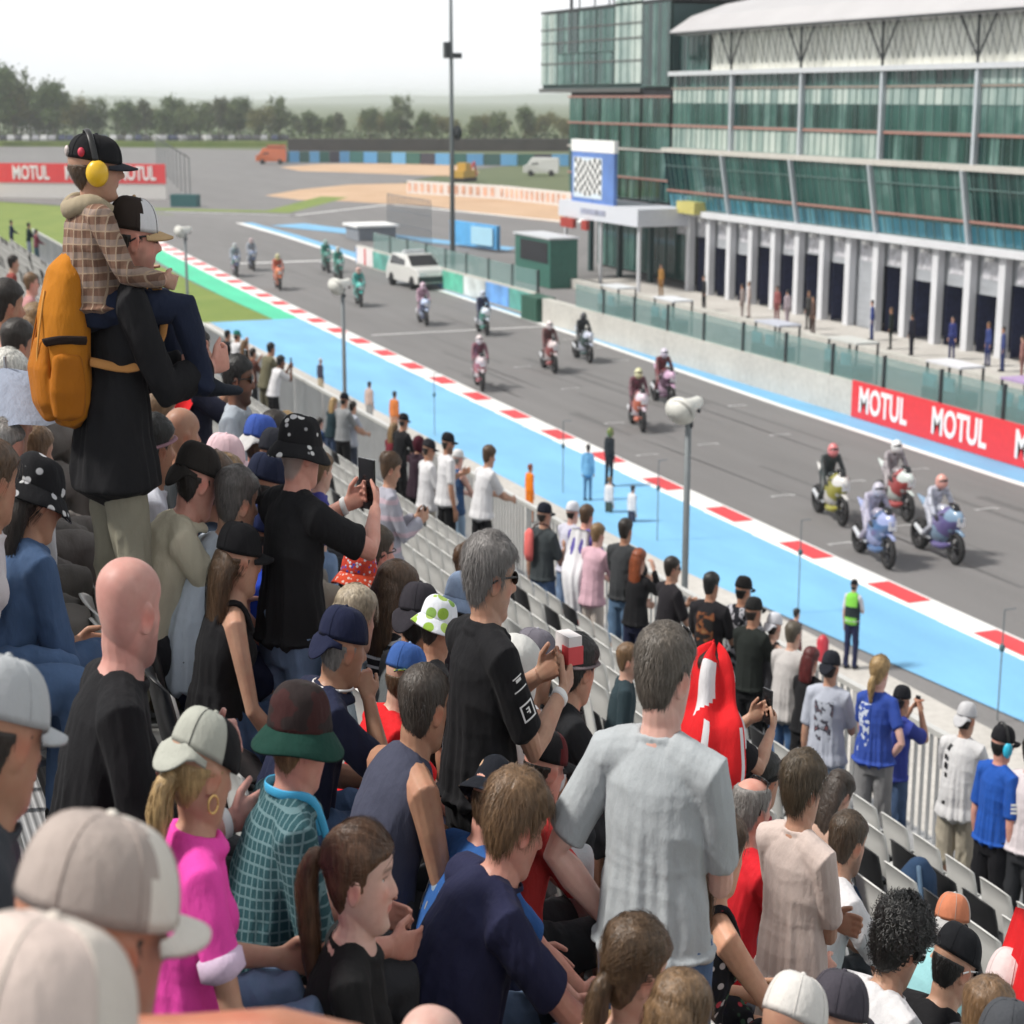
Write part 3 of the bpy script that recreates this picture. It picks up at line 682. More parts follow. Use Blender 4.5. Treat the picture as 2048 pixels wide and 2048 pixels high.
def hair_mesh(style, length=.012, seed=1, strands=0, fem=0, flow='short', capped=False):
    """shell that dips into the skull where there is no hair, plus loose strands"""
    P0 = head_pts(fem=fem); h = hair_line(P0, style); m = sstep(-.004, .010, h)
    top = sstep(.02, .1, P0[..., 2])
    nz = vnoise(P0.reshape(-1, 3) * 55 + seed).reshape(P0.shape[:2]); n2 = vnoise(P0.reshape(-1, 3) * (150, 150, 45) + seed * 3).reshape(P0.shape[:2])
    th = length * (.55 + .6 * top) * (.8 + .4 * nz) + .003 * n2
    if style == 'curly': th = length * (.7 + .5 * top) + .010 * nz
    if style == 'balding': m = m * (1 - .9 * sstep(.085, .1, P0[..., 2]))
    cz = sstep(.030, .018, P0[..., 2]) if capped else 1.0
    off = th * m * cz - .007 * (1 - m * cz)
    P = head_pts(off=off, fem=fem); nzz, na = P.shape[:2]; V = P.reshape(-1, 3); F = grid_faces(nzz, na)
    b = len(V); V = np.vstack([V, P[-1].mean(0) + (0, 0, .001)])
    for j in range(na): F.append(((nzz - 1) * na + j, b, (nzz - 1) * na + (j + 1) % na)[::-1])
    V = [tuple(p) for p in V]
    if strands:
        r = np.random.RandomState(seed); mm = m * cz; idx = np.argwhere(mm > .35); S0 = P[idx[:, 0], idx[:, 1]]; S1 = P[np.minimum(idx[:, 0] + 1, nzz - 1), idx[:, 1]]; S2 = P[idx[:, 0], (idx[:, 1] + 1) % na]
        sc = np.array((1 / .076, 1 / .096, 1 / .12))
        for q in range(strands):
            k = r.randint(len(S0)); p = S0[k] + (S1[k] - S0[k]) * r.rand() + (S2[k] - S0[k]) * r.rand()
            k0 = len(V)
            if style == 'curly':
                n = p / np.linalg.norm(p); a = np.cross(n, r.normal(0, 1, 3)); a /= np.linalg.norm(a); e = np.cross(n, a); rr = r.uniform(.006, .011); np_ = 13
                ax = a * r.uniform(-.4, .4) + n * r.uniform(.3, 1); ax /= np.linalg.norm(ax); u = np.cross(ax, e); u /= np.linalg.norm(u); w0 = np.cross(ax, u); ln = r.uniform(.014, .03); tw = r.uniform(8, 12)
                for i in range(np_):
                    t = i / (np_ - 1); c = p - n * .006 + ax * ln * t + (u * math.cos(tw * t) + w0 * math.sin(tw * t)) * rr; dd = (-u * math.sin(tw * t) + w0 * math.cos(tw * t)); w = np.cross(dd, n) * .0016; V += [tuple(c - w), tuple(c + w)]
                for i in range(np_ - 1): F.append((k0 + 2 * i, k0 + 2 * i + 1, k0 + 2 * i + 3, k0 + 2 * i + 2))
                continue
            cc = np.array((0, -.008, 0.)); lev = np.linalg.norm((p - cc) * sc); tied = flow in ('ponytail', 'low_tail', 'bun', 'long')
            l = r.uniform(.05, .10) if tied else length * r.uniform(.9, 1.9) + .006; ns = 6 if tied else 4; wd = r.uniform(.0007, .0015); lift = 0 if tied else r.uniform(.0, .22); lv = lev * (1.004 + r.uniform(0, .02)); d = hair_flow(p, flow, r); pts = [p]
            for i in range(ns - 1):
                n = (p - cc) * sc * sc; n /= np.linalg.norm(n); d = d - n * (d @ n); d /= np.linalg.norm(d) + 1e-9; p = p + d * l / (ns - 1)
                cur = np.linalg.norm((p - cc) * sc); p = cc + (p - cc) * ((lv + lift * (i + 1) / ns * l / .1) / cur if (tied or i < 2 or 1) else 1); pts.append(p)
                if not tied: d = d + np.array((0, 0, -.25))
            for i, pt in enumerate(pts):
                n = (pt - cc) * sc * sc; n /= np.linalg.norm(n); w = np.cross(n, d); w /= np.linalg.norm(w) + 1e-9; ww = wd * (1 - .75 * i / (ns - 1)); V += [tuple(pt - w * ww), tuple(pt + w * ww)]
            for i in range(ns - 1): F.append((k0 + 2 * i, k0 + 2 * i + 1, k0 + 2 * i + 3, k0 + 2 * i + 2))
    return V, F
def hair_lock(path, radii, seed, n=14, strands=0):
    """a tail or curtain of hair: lumpy loft with strands along it"""
    C = catmull(path, 5); k = len(C); rr = np.array([(a, a) if np.isscalar(a) else a for a in radii], float)
    t = np.linspace(0, 1, k); t0 = np.linspace(0, 1, len(rr)); Rr = np.stack([np.interp(t, t0, rr[:, 0]), np.interp(t, t0, rr[:, 1])], 1)
    V, F = tube(C, [tuple(x) for x in Rr], n, side=(1, 0, 0)); V = np.array(V)
    V += (vnoise(V * (95, 95, 22) + seed)[:, None] - .5) * .014 * np.array((1, 1, .3)); V = [tuple(v) for v in V]
    r = np.random.RandomState(seed)
    for q in range(strands):
        a = r.uniform(0, 2 * PI); i0 = r.randint(0, max(1, k - 6)); ln = r.randint(5, 10); ph = r.uniform(0, 6); k0 = len(V); pts = []
        for i in range(i0, min(k, i0 + ln)):
            o = np.array((math.cos(a) * Rr[i, 0], math.sin(a) * Rr[i, 1], 0)) * (1.03 + .1 * math.sin(i + ph)); pts.append(C[i] + o)
        for i, p in enumerate(pts):
            e = np.array((-math.sin(a), math.cos(a), 0)) * .0013 * (1 - .7 * i / len(pts)); V += [tuple(p - e), tuple(p + e)]
        for i in range(len(pts) - 1): F.append((k0 + 2 * i, k0 + 2 * i + 1, k0 + 2 * i + 3, k0 + 2 * i + 2))
    return V, F
def dome(zb=.036, out=.011, top=.016, na=40, nz=12, flare=0, rim=0):
    i = np.argmin(np.abs(HP[:, 0] - zb)); w, f, bk = HP[i, 1] + out, HP[i, 2] + out * .8, HP[i, 3] - out
    V = []; a = np.linspace(0, 2 * PI, na, endpoint=False)
    for k in range(nz):
        t = k / (nz - 1); sc = math.cos(t * PI / 2 * .97) ** .62; z = zb + (.1175 + top - zb) * math.sin(t * PI / 2) ** 1.0
        for q in a: V.append((w * sc * math.sin(q), (f + bk) / 2 + (f - bk) / 2 * sc * math.cos(q) - .004 * t, z))
    F = [(k * na + j, k * na + (j + 1) % na, (k + 1) * na + (j + 1) % na, (k + 1) * na + j)[::-1] for k in range(nz - 1) for j in range(na)]
    b = len(V); V.append((0, (f + bk) / 2 - .004, .1175 + top + .001)); F += [((nz - 1) * na + j, (nz - 1) * na + (j + 1) % na, b)[::-1] for j in range(na)]
    # inner lining so the opening has thickness
    k0 = len(V)
    for q in a: V.append((w * .93 * math.sin(q), (f + bk) / 2 + (f - bk) / 2 * .93 * math.cos(q), zb + .004))
    F += [(j, (j + 1) % na, k0 + (j + 1) % na, k0 + j) for j in range(na)]
    return V, F, (w, f, bk)
def cap_brim(w, f, bk, zb, ln=.072, curve=.9, back=False):
    V = []; na, nr = 17, 5
    for side in (0, 1):
        for r in range(nr):
            for j in range(na):
                q = R(-66 + 132 * j / (na - 1)); s, c = math.sin(q), math.cos(q); e = r / (nr - 1)
                x = w * 1.0 * s * (1 + .06 * e); y = (f + bk) / 2 + (f - bk) / 2 * c + ln * e * max(0, c - .405) ** .55 * 1.15
                z = zb + .003 - curve * x * x * 3.0 - .13 * ln * e + (.006 if side == 0 else 0)
                V.append((x, y, z))
    n1 = na * nr; F = []
    for r in range(nr - 1):
        for j in range(na - 1):
            a = r * na + j; F.append((a, a + 1, a + na + 1, a + na)); F.append((n1 + a, n1 + a + na, n1 + a + na + 1, n1 + a + 1))
    for j in range(na - 1): a = (nr - 1) * na + j; F.append((a, a + 1, n1 + a + 1, n1 + a))
    for r in range(nr - 1):
        for e in (0, na - 1): a = r * na + e; F.append((a, a + na, n1 + a + na, n1 + a))
    if back: V = [(-x, -y - .018 + .45 * max(0, y - (f * .9)), z - 1.0 * max(0, y - f * .9)) for x, y, z in V]
    return V, F
def bucket_brim(w, f, bk, zb, ln=.046, drop=.048, wav=.006, seed=0):
    V = []; na, nr = 44, 5
    for side in (0, 1):
        for r in range(nr):
            e = r / (nr - 1)
            for j in range(na):
                q = 2 * PI * j / na; s, c = math.sin(q), math.cos(q)
                V.append(((w + ln * e) * s, (f + bk) / 2 + ((f - bk) / 2 + ln * e) * c, zb + .004 - drop * e ** 1.2 + wav * e * math.sin(3 * q + seed) + (.005 if side == 0 else 0)))
    n1 = na * nr; F = []
    for r in range(nr - 1):
        for j in range(na):
            a = r * na + j; b2 = r * na + (j + 1) % na; F.append((a, b2, b2 + na, a + na)); F.append((n1 + a, n1 + a + na, n1 + b2 + na, n1 + b2))
    for j in range(na): a = (nr - 1) * na + j; b2 = (nr - 1) * na + (j + 1) % na; F.append((a, b2, n1 + b2, n1 + a))
    return V, F

# --- cloth, skin and hair materials
def cloth(col, kind='plain', cols=(), rough=.85, k=1.0, dirn=2):
    key = ('cloth', tuple(col), kind, tuple(map(tuple, cols)), k, dirn)
    if key in MATS: return MATS[key]
    m, nt, b = base_mat('cloth_' + kind); b.inputs['Roughness'].default_value = rough; b.inputs['Specular IOR Level'].default_value = .14
    b.inputs['Sheen Weight'].default_value = .02
    big = noise(nt, 7, 4, stretch=(1.6, 1.6, .8)); fine = noise(nt, 320, 2)
    tc = N(nt, 'ShaderNodeTexCoord')
    c = tuple(col)
    def wave(ax, sc, th):
        sp = N(nt, 'ShaderNodeSeparateXYZ'); nt.links.new(tc.outputs['Object'], sp.inputs[0])
        if ax == 3:
            w = N(nt, 'ShaderNodeMath', operation='ADD'); nt.links.new(sp.outputs[0], w.inputs[0]); nt.links.new(sp.outputs[1], w.inputs[1]); s = w.outputs[0]
        else: s = sp.outputs[ax]
        # follow the drape a little
        nn = noise(nt, 6, 2); d = N(nt, 'ShaderNodeMath', operation='MULTIPLY_ADD'); nt.links.new(nn.outputs['Fac'], d.inputs[0]); d.inputs[1].default_value = .02; nt.links.new(s, d.inputs[2])
        q = N(nt, 'ShaderNodeMath', operation='MULTIPLY'); nt.links.new(d.outputs[0], q.inputs[0]); q.inputs[1].default_value = sc
        f = N(nt, 'ShaderNodeMath', operation='FRACT'); nt.links.new(q.outputs[0], f.inputs[0])
        g = N(nt, 'ShaderNodeMath', operation='LESS_THAN'); nt.links.new(f.outputs[0], g.inputs[0]); g.inputs[1].default_value = th; return g.outputs[0]
    if kind == 'plaid':
        o = mix(nt, wave(2, 16 * k, .5), c, cols[0]); o = mix(nt, .5, o, mix(nt, wave(3, 16 * k, .5), c, cols[1]))
        o = mix(nt, wave(2, 16 * k, .10), o, cols[-1]); o = mix(nt, wave(3, 16 * k, .12), o, cols[-1])
    elif kind == 'check':
        o = mix(nt, wave(2, 40 * k, .22), c, cols[0]); o = mix(nt, wave(3, 44 * k, .22), o, cols[0])
    elif kind == 'stripes': o = mix(nt, wave(dirn, 24 * k, .3), c, cols[0])
    elif kind in ('spots', 'floral', 'camo'):
        v = N(nt, 'ShaderNodeTexVoronoi') if kind != 'camo' else noise(nt, 16 * k, 3)
        if kind != 'camo':
            v.inputs['Scale'].default_value = 34 * k; nt.links.new(tc.outputs['Object'], v.inputs['Vector'])
            msk = ramp(nt, v.outputs['Distance'], [(.0, 1.0), (.36 if kind == 'floral' else .42, 1.0), (.45, 0.0)], 'CONSTANT' if 0 else 'LINEAR')
            sp = N(nt, 'ShaderNodeSeparateColor'); nt.links.new(v.outputs['Color'], sp.inputs[0])
            st = [(i / len(cols), tuple(q)) for i, q in enumerate(cols)]
            o = mix(nt, msk, c, ramp(nt, sp.outputs[0], st, 'CONSTANT'))
        else:
            st = [(0, c)] + [(.42 + .11 * i, tuple(q)) for i, q in enumerate(cols)]; o = ramp(nt, v.outputs['Fac'], st, 'CONSTANT')
    elif kind == 'denim':
        n3 = noise(nt, 3.2, 3); o = mix(nt, ramp(nt, n3.outputs['Fac'], [(.35, 0.), (.7, 1.)]), tuple(x * .7 for x in c), tuple(min(1, x * 1.5 + .02) for x in c))
    else: o = c
    o2 = mix(nt, .16, o, ramp(nt, big.outputs['Fac'], [(.3, .35), (.7, 1.0)]), 'MULTIPLY')
    o3 = mix(nt, .10, o2, ramp(nt, fine.outputs['Fac'], [(.3, .45), (.7, 1.25)]), 'MULTIPLY')
    nt.links.new(o3, b.inputs['Base Color'])
    w1 = noise(nt, 22, 4, stretch=(1.5, 1.5, .6), rough=.5)
    ad = N(nt, 'ShaderNodeMath', operation='MULTIPLY_ADD'); nt.links.new(fine.outputs['Fac'], ad.inputs[0]); ad.inputs[1].default_value = .03; nt.links.new(w1.outputs['Fac'], ad.inputs[2])
    bump(nt, b, ad.outputs[0], .55, .012)
    MATS[key] = m; return m
M_skin, nt, bs = base_mat('skin')
at = N(nt, 'ShaderNodeAttribute'); at.attribute_name = 'Col'
no = noise(nt, 60, 4); n2 = noise(nt, 400, 2)
nt.links.new(mix(nt, .18, at.outputs['Color'], ramp(nt, no.outputs['Fac'], [(.3, (.75, .62, .58)), (.7, (1.05, 1.0, .98))]), 'MULTIPLY'), bs.inputs['Base Color'])
bs.inputs['Roughness'].default_value = .48; bs.inputs['Specular IOR Level'].default_value = .4
bs.inputs['Subsurface Weight'].default_value = .12; bs.inputs['Subsurface Radius'].default_value = (.012, .005, .003); bs.inputs['Subsurface Scale'].default_value = .6
bump(nt, bs, n2.outputs['Fac'], .18, .002)
def hair_mat(col):
    key = ('hair', tuple(col))
    if key in MATS: return MATS[key]
    m, nt, b = base_mat('hair'); b.inputs['Roughness'].default_value = .42; b.inputs['Specular IOR Level'].default_value = .45
    a = noise(nt, 120, 4, stretch=(1, 1, .16)); g = noise(nt, 26, 3)
    c = ramp(nt, a.outputs['Fac'], [(.28, tuple(x * .38 for x in col)), (.5, tuple(col)), (.74, tuple(min(1, x * 1.75 + .012) for x in col))])
    c = mix(nt, .35, c, ramp(nt, g.outputs['Fac'], [(.3, tuple(x * .5 for x in col)), (.7, tuple(min(1, x * 1.4) for x in col))]))
    nt.links.new(c, b.inputs['Base Color']); bump(nt, b, a.outputs['Fac'], .7, .006); MATS[key] = m; return m
M_eye = mat('eye_white', (.7, .68, .66), .2, 0, 0); M_iris = mat('eye_iris', (.03, .02, .015), .15, 0, 0)
M_lens = mat('dark_lens', (.012, .012, .014), .12, 0, 0); M_frame = mat('frame_black', (.015, .015, .015), .35, 0, 0); M_framew = mat('frame_white', (.75, .75, .75), .35, 0, 0)
M_gold = mat('gold', (.75, .5, .2), .3, .8, 0); M_phone = mat('phone_black', (.012, .012, .014), .2, 0, 0); M_band = mat('wrist_band', (.75, .75, .75), .5, 0, .03)
SKIN = {'f': (.56, .345, .265), 'p': (.62, .38, .32), 't': (.46, .265, .185), 'r': (.60, .30, .235), 'd': (.17, .085, .055), 'o': (.40, .215, .14)}
HAIR = {'brown': (.075, .042, .022), 'dark': (.018, .013, .010), 'black': (.008, .008, .008), 'grey': (.21, .20, .19), 'salt': (.16, .15, .145), 'blond': (.36, .24, .11), 'dblond': (.20, .125, .06),
        'red': (.22, .055, .018), 'dred': (.085, .012, .012), 'white': (.55, .54, .5), 'lbrown': (.15, .088, .045)}

def remesh_many(jobs):
    tmp = []
    for name, isl, vox, sm in jobs:
        V = []; F = []
        for v, f in isl:
            n = len(V); V += [tuple(p) for p in v]; F += [tuple(i + n for i in q) for q in f]
        me = bpy.data.meshes.new(name); me.from_pydata(V, [], F); me.update()
        o = bpy.data.objects.new(name, me); COL.objects.link(o)
        r = o.modifiers.new('r', 'REMESH'); r.mode = 'VOXEL'; r.voxel_size = vox; r.use_smooth_shade = True
        s = o.modifiers.new('s', 'SMOOTH'); s.factor = .5; s.iterations = sm
        tmp.append(o)
    dg = bpy.context.evaluated_depsgraph_get(); out = []
    for o in tmp: out.append(bpy.data.meshes.new_from_object(o.evaluated_get(dg), depsgraph=dg))
    for o in tmp:
        me = o.data; bpy.data.objects.remove(o); bpy.data.meshes.remove(me)
    return out
def get_v(me):
    a = np.empty(len(me.vertices) * 3, np.float32); me.vertices.foreach_get('co', a); return a.reshape(-1, 3).astype(float)
def get_n(me):
    a = np.empty(len(me.vertices) * 3, np.float32); me.vertex_normals.foreach_get('vector', a); return a.reshape(-1, 3).astype(float)
def set_v(me, V): me.vertices.foreach_set('co', np.asarray(V, np.float32).ravel()); me.update()
def set_col(me, C):
    at = me.color_attributes.new('Col', 'FLOAT_COLOR', 'POINT')
    at.data.foreach_set('color', np.hstack([C, np.ones((len(C), 1))]).astype(np.float32).ravel())
def ik(S, W, l1, l2, pole):
    S, W, pole = map(lambda q: np.array(q, float), (S, W, pole)); d = W - S; L_ = np.linalg.norm(d); Lm = min(L_, (l1 + l2) * .995); u = d / (L_ + 1e-9); W = S + u * Lm
    a = (l1 * l1 - l2 * l2 + Lm * Lm) / (2 * Lm); h = math.sqrt(max(0, l1 * l1 - a * a)); p = pole - u * (pole @ u); p /= np.linalg.norm(p) + 1e-9
    return S + u * a + p * h, W
ARMS = {'down': ((.05, .03, -.53), (.2, -1, 0)), 'lap': ((-.05, .31, -.30), (.40, -1, -.5)), 'phone': ((-.12, .34, .08), (.6, 0, -1)), 'high': ((-.08, .34, .26), (.8, .1, -1)),
        'rail': ((-.02, .40, -.30), (.5, -.5, -.6)), 'cross': ((-.27, .20, -.26), (.9, -.2, -.7)), 'hip': ((-.02, .04, -.40), (1, -.75, .05)), 'fore': ((-.08, .33, -.17), (.5, -.5, -1)),
        'knee': ((-.02, .42, -.40), (.6, -.3, -.5)), 'legs': ((-.09, .24, -.05), (.7, -.2, -1)), 'side': ((.10, .14, -.50), (.3, -1, 0)), 'seat': ((.06, .22, -.46), (.5, -1, 0))}
PEOPLE = {}
def hand_isl(W, d, s, curl=.32, u=None, fr=.0088):
    d = np.array(d, float); d /= np.linalg.norm(d)
    u = np.array(u if u is not None else ((0, 1, .2) if abs(d[2]) > .75 else (0, .25, 1)), float); u = u - d * (u @ d); u /= np.linalg.norm(u)
    n = np.cross(d, u); n = n if n[0] * s < 0 else -n
    isl = [tube([W - d * .015, W + d * .02, W + d * .055, W + d * .092], [(.026, .019), (.034, .018), (.042, .016), (.040, .012)], 10, side=u)]
    for i, ln in enumerate((.070, .080, .075, .058)):
        p = W + d * .088 + u * (.030 - .0205 * i); dd = d.copy(); pts = [p - d * .015, p]; c = curl * (1 + .12 * i)
        for q in range(3):
            dd = dd * math.cos(c) + n * math.sin(c); ax = n * math.cos(c) - 0 * d; p = p + dd * ln * (.45, .32, .25)[q]; pts.append(p)
            dd /= np.linalg.norm(dd); n2 = n - dd * (n @ dd)
        isl.append(tube(pts, [fr * 1.1, fr * 1.12, fr * 1.02, fr * .95, fr * .82], 7))
    p = W + d * .022 + u * .026; t = d * .62 + u * .62 + n * .35; t /= np.linalg.norm(t); t2 = d * .85 + u * .2 + n * .45; t2 /= np.linalg.norm(t2)
    isl.append(tube([p - t * .01, p + t * .035, p + t * .035 + t2 * .032, p + t * .035 + t2 * .056], [.015, .0125, .011, .009], 7))
    return isl, n, u
def person(label, loc, bearing, pose='stand', hs=1.0, det=1, skin='f', hair=('short', 'brown'), cap=None, shirt=('tee', (.02, .02, .02)), legs=('trousers', (.08, .12, .22)), arms=('down', 'down'),
           lean=4, head=(0, 0), fem=0, fat=1.0, glasses=None, beard=0, collar=0, shoes=(.03, .03, .03), group='spectators in the crowd', child=0, curl=.4, twist=0, name='person', slim=SLIM, extras=(), shoulder=1.0, stubble=0, jaw=1.0, loose=1.0, scoop=0):
    """one figure: continuous body, clothing and hair as parts; faces +Y before turning"""
    root = empty(name, loc, -R(bearing), label, 'person', group)
    sw = (.185 if not fem else .163) * shoulder; hipw = .165 if not fem else .172
    sit = pose == 'sit'
    pz = .52 if sit else .945
    # spine
    segs = [0, .092, .184, .285, .377, .432, .488]; la = R(lean); sp = [np.array((0, -.02 if sit else 0, pz))]
    for a, c in zip(segs, segs[1:]):
        ang = la * (.55 + .75 * a / .488) + (R(7) * math.sin(a / .488 * PI) if sit else 0); sp.append(sp[-1] + np.array((0, math.sin(ang), math.cos(ang))) * (c - a))
    ta = la * 1.3
    nd = np.array((0, math.sin(ta * .55 + .12), math.cos(ta * .55 + .12)))
    hk = 1.04 if not child else 1.28
    hc = sp[-1] + nd * (.128 if not child else .115 * hk)
    Mh = np.array(Matrix.Rotation(-R(head[0]), 3, 'Z') @ Matrix.Rotation(-R(head[1]), 3, 'X')) * hk
    tw = R(twist); rt = np.array((math.cos(tw), -math.sin(tw), 0))
    torso_w = np.array([(hipw, .118), (hipw * .96, .112 * fat), (.142 * (1 if not fem else .92) * (.6 + .4 * fat), .106 * fat), (.158 * (.8 + .2 * fat), .115 * (.6 + .4 * fat)), (sw * .90, .108), (sw * .72, .088), (.066, .064)])
    body = [tube(sp, [tuple(x) for x in torso_w], 20, side=(1, 0, 0))]
    body.append(tube([sp[-1] - nd * .03, sp[-1] + nd * .03, hc - nd * .06 - np.array((0, .015, 0)), hc + np.array((0, -.03, -.01)) * hk], [.072, .060 if not fem else .051, .057 if not fem else .049, .05 * hk], 14))
    if fem:
        for s in (-1, 1): body.append(ellipsoid(sp[3] + rt * s * .075 + np.array((0, .085, .02)), (.062, .05, .06), 12, 8))
    J = {'hc': hc, 'Mh': Mh, 'sp': sp}
    armp = []
    for s, an in ((-1, arms[0]), (1, arms[1])):
        S = sp[4] * .35 + sp[5] * .65 + rt * s * sw + np.array((0, -.008, -.005))
        a = ARMS[an] if isinstance(an, str) and an in ARMS else an
        if an == 'chin': tgt = hc + np.array((s * .035, .10, -.20)) - S; pole = (s * .45, -.2, -1); cu = 1.0
        elif an == 'mouth': tgt = hc + np.array((s * .03, .10, -.16)) - S; pole = (s * .7, .1, -1); cu = .9
        else:
            t, pl = a[0], a[1]; tgt = np.array((t[0] * s, t[1], t[2])); pole = (pl[0] * s, pl[1], pl[2]); cu = a[2] if len(a) > 2 else curl
        E, Wr = ik(S, S + tgt, .285, .255, pole)
        J['S%d' % s], J['E%d' % s], J['W%d' % s] = S, E, Wr; armp.append((S, E, Wr))
        k = 1 if not fem else .84
        pts = [sp[5] + rt * s * .06 + np.array((0, 0, .0)), S + np.array((0, 0, .0)) * 1, S + (E - S) * .3, S + (E - S) * .8, E, E + (Wr - E) * .3, E + (Wr - E) * .75, Wr]
        body.append(tube(pts, [.062 * k, .060 * k, .052 * k, .043 * k, .041 * k, .044 * k, .032 * k, (.028 * k)], 12))
        hd = Wr - E
        if an in ('lap', 'knee'): hd = hd / np.linalg.norm(hd) + np.array((0, .3, -.1))
        if an == 'hip': hd = np.array((-s * .8, .55, -.5))
        hd = hd / np.linalg.norm(hd)
        u = None
        if an == 'chin': hd = np.array((-s * .35, -.25, 1)); u = (s * .2, -1, 0)
        if det >= 1:
            isl, n_, u_ = hand_isl(Wr, hd, s, cu, u, .0088 if det == 2 else .0105); body += isl
        else: body.append(tube([Wr, Wr + hd * .06, Wr + hd * .13], [(.03, .022), (.042, .024), (.025, .02)], 8)); n_ = np.array((-s, 0, 0)); u_ = np.array((0, 0, 1))
        J['H%d' % s] = Wr + hd / np.linalg.norm(hd) * .085 + n_ * .02; J['N%d' % s] = n_; J['D%d' % s] = hd / np.linalg.norm(hd)
    legp = []
    for s in (-1, 1):
        Hh = sp[0] + np.array((s * .092, 0, -.03))
        if sit: K = np.array((s * .12, .41, .50)); A = np.array((s * .115, .40 + (.06 if s > 0 else -.02), .085))
        elif pose == 'ride': K = np.array((s * .20, .34, .62)); A = np.array((s * .17, -.02, .40))
        elif pose == 'straddle': K = np.array((s * .19, .40, pz - .02)); A = np.array((s * .20, .50, pz - .40))
        else:
            st = .03 * s; K = np.array((s * .10, .015 + st, .49)); A = np.array((s * .105, -.01 + st * 1.2, .085))
        legp.append((Hh, K, A)); J['K%d' % s] = K; J['A%d' % s] = A
        body.append(tube([Hh + (0, 0, .04), Hh + (K - Hh) * .3, Hh + (K - Hh) * .85, K, K + (A - K) * .28, K + (A - K) * .75, A], [.088, .084, .062, .056, .055, .038, .036], 12))
        body.append(tube([A + (0, -.05, -.045), A + (0, .0, -.03), A + (0, .09, -.045), A + (0, .165, -.06)], [(.034, .03), (.038, .045), (.042, .03), (.03, .02)], 10, side=(1, 0, 0)))
    for v, f in head_mesh(fem, jaw): body.append((np.array(v) @ Mh.T + hc, f))
    vox = {3: .0042, 2: .0062, 1: .0105, 0: .017}[det]
    jobs = [('body', body, vox, 2)]
    # shirt
    kind, scol = shirt[0], shirt[1]
    lo = .011 * loose
    parts = []
    if kind:
        if kind in ('tank', 'dress', 'vest'):
            W = torso_w.copy() + lo; top = {'tank': 5, 'dress': 4, 'vest': 6}[kind]
            W[0] = W[0] + .016; W[1] = W[1] + .008; pts = [sp[0] - np.array((0, 0, .09 if not sit else .03))] + sp[:top + 1]; rr = [(W[0][0] + .012, W[0][1] + .012)] + [tuple(w) for w in W[:top + 1]]
            if kind == 'tank': rr[-1] = (sw * .62, .085)
            if kind == 'vest': rr[-1] = (.085, .08); rr[-2] = (sw * .86, .1)
            isl = [tube(pts, rr, 24, side=(1, 0, 0))]
            for s in (-1, 1):
                x = .085 if kind != 'vest' else .12
                if kind != 'vest': isl.append(tube(catmull([sp[4] + rt * s * x + (0, -.10, .0), sp[5] + rt * s * x + (0, -.055, .045), sp[5] + rt * s * x + (0, .03, .045), sp[4] + rt * s * x + (0, .1, 0)], 3), [(.02, .012)] * 10, 8, side=(1, 0, 0)))
            if fem:
                for s in (-1, 1): isl.append(ellipsoid(sp[3] + rt * s * .075 + np.array((0, .087, .02)), (.07, .058, .066), 12, 8))
        else:
            W = torso_w.copy() + np.array((lo, lo)); W[1] = np.maximum(W[1], W[0] * .97); W[2] = W[2] * (1.06, 1.05)
            hem = ({'jacket': .17, 'hoodie': .10}.get(kind, .0 if loose < 1.35 else .075) if not sit else .04) if pose != 'straddle' else .0
            W[0] = W[0] + (.016 if kind != 'jacket' else .034); W[1] = W[1] + (.010 if kind != 'jacket' else .024); hx = (.022 if kind != 'jacket' else .035) if not sit else .012
            hem = max(hem, .012); pts = [sp[0] - np.array((0, 0, hem)), sp[0] - np.array((0, 0, hem * .5))] + list(sp); rr = [(W[0][0] + hx * loose, W[0][1] + hx * loose), (W[0][0] + hx * .6 * loose, W[0][1] + hx * .7 * loose)] + [tuple(w) for w in W]
            pts[-1] = pts[-1] - nd * (.016 + scoop); rr[-1] = (.080 + scoop * .6, .074 + scoop * .3); rr[-2] = (sw * .78, .096)
            isl = [tube(pts, rr, 24, side=(1, 0, 0))]
            for (S, E, Wr), s in zip(armp, (-1, 1)):
                lng = kind in ('long', 'jacket', 'hoodie', 'suit')
                k = 1 if not fem else .88
                q = [sp[5] + rt * s * .05 + np.array((0, -.004, .006)), S + np.array((0, 0, .006)), S + (E - S) * .3]
                r_ = [.070 * k, .070 * k, .064 * k]
                if lng:
                    e = .9 if kind != 'suit' else 1.0
                    q += [S + (E - S) * .8, E, E + (Wr - E) * .35, E + (Wr - E) * e]; r_ += [.056, .054, .052, .042]
                    if kind == 'jacket': r_ = [x + .008 for x in r_]
                else:
                    q += [S + (E - S) * (.78 if not fem else .6)]; r_ += [.066 * k]
                isl.append(tube(q, r_, 14))
            if fem:
                for s in (-1, 1): isl.append(ellipsoid(sp[3] + rt * s * .075 + np.array((0, .085, .015)), (.07, .06, .068), 12, 8))
            nb = sp[-1]
            if kind == 'hoodie' or kind == 'jacket': isl.append(tube(catmull([nb + (-.09, .03, -.03), nb + (-.085, -.05, .0), nb + (0, -.095, -.005), nb + (.085, -.05, .0), nb + (.09, .03, -.03)], 4), [.028] * 17, 8))
            ring = [nb + np.array(((.071 + scoop * .7 if not collar else .074) * math.cos(a), (.068 + scoop * .5) * math.sin(a) + .006, (-.012 - scoop if not collar else -.006) - (.016 + scoop * .6) * math.sin(a))) for a in np.linspace(0, 2 * PI, 17)]
            if collar: isl.append(tube(ring, [.012] * 17, 7)); isl.append(tube([nb + (x - nb) * np.array((1.22, 1.22, 1)) + (0, 0, -.018) for x in ring], [.012] * 17, 7))
            else: isl.append(tube(ring, [.0095] * 17, 7))
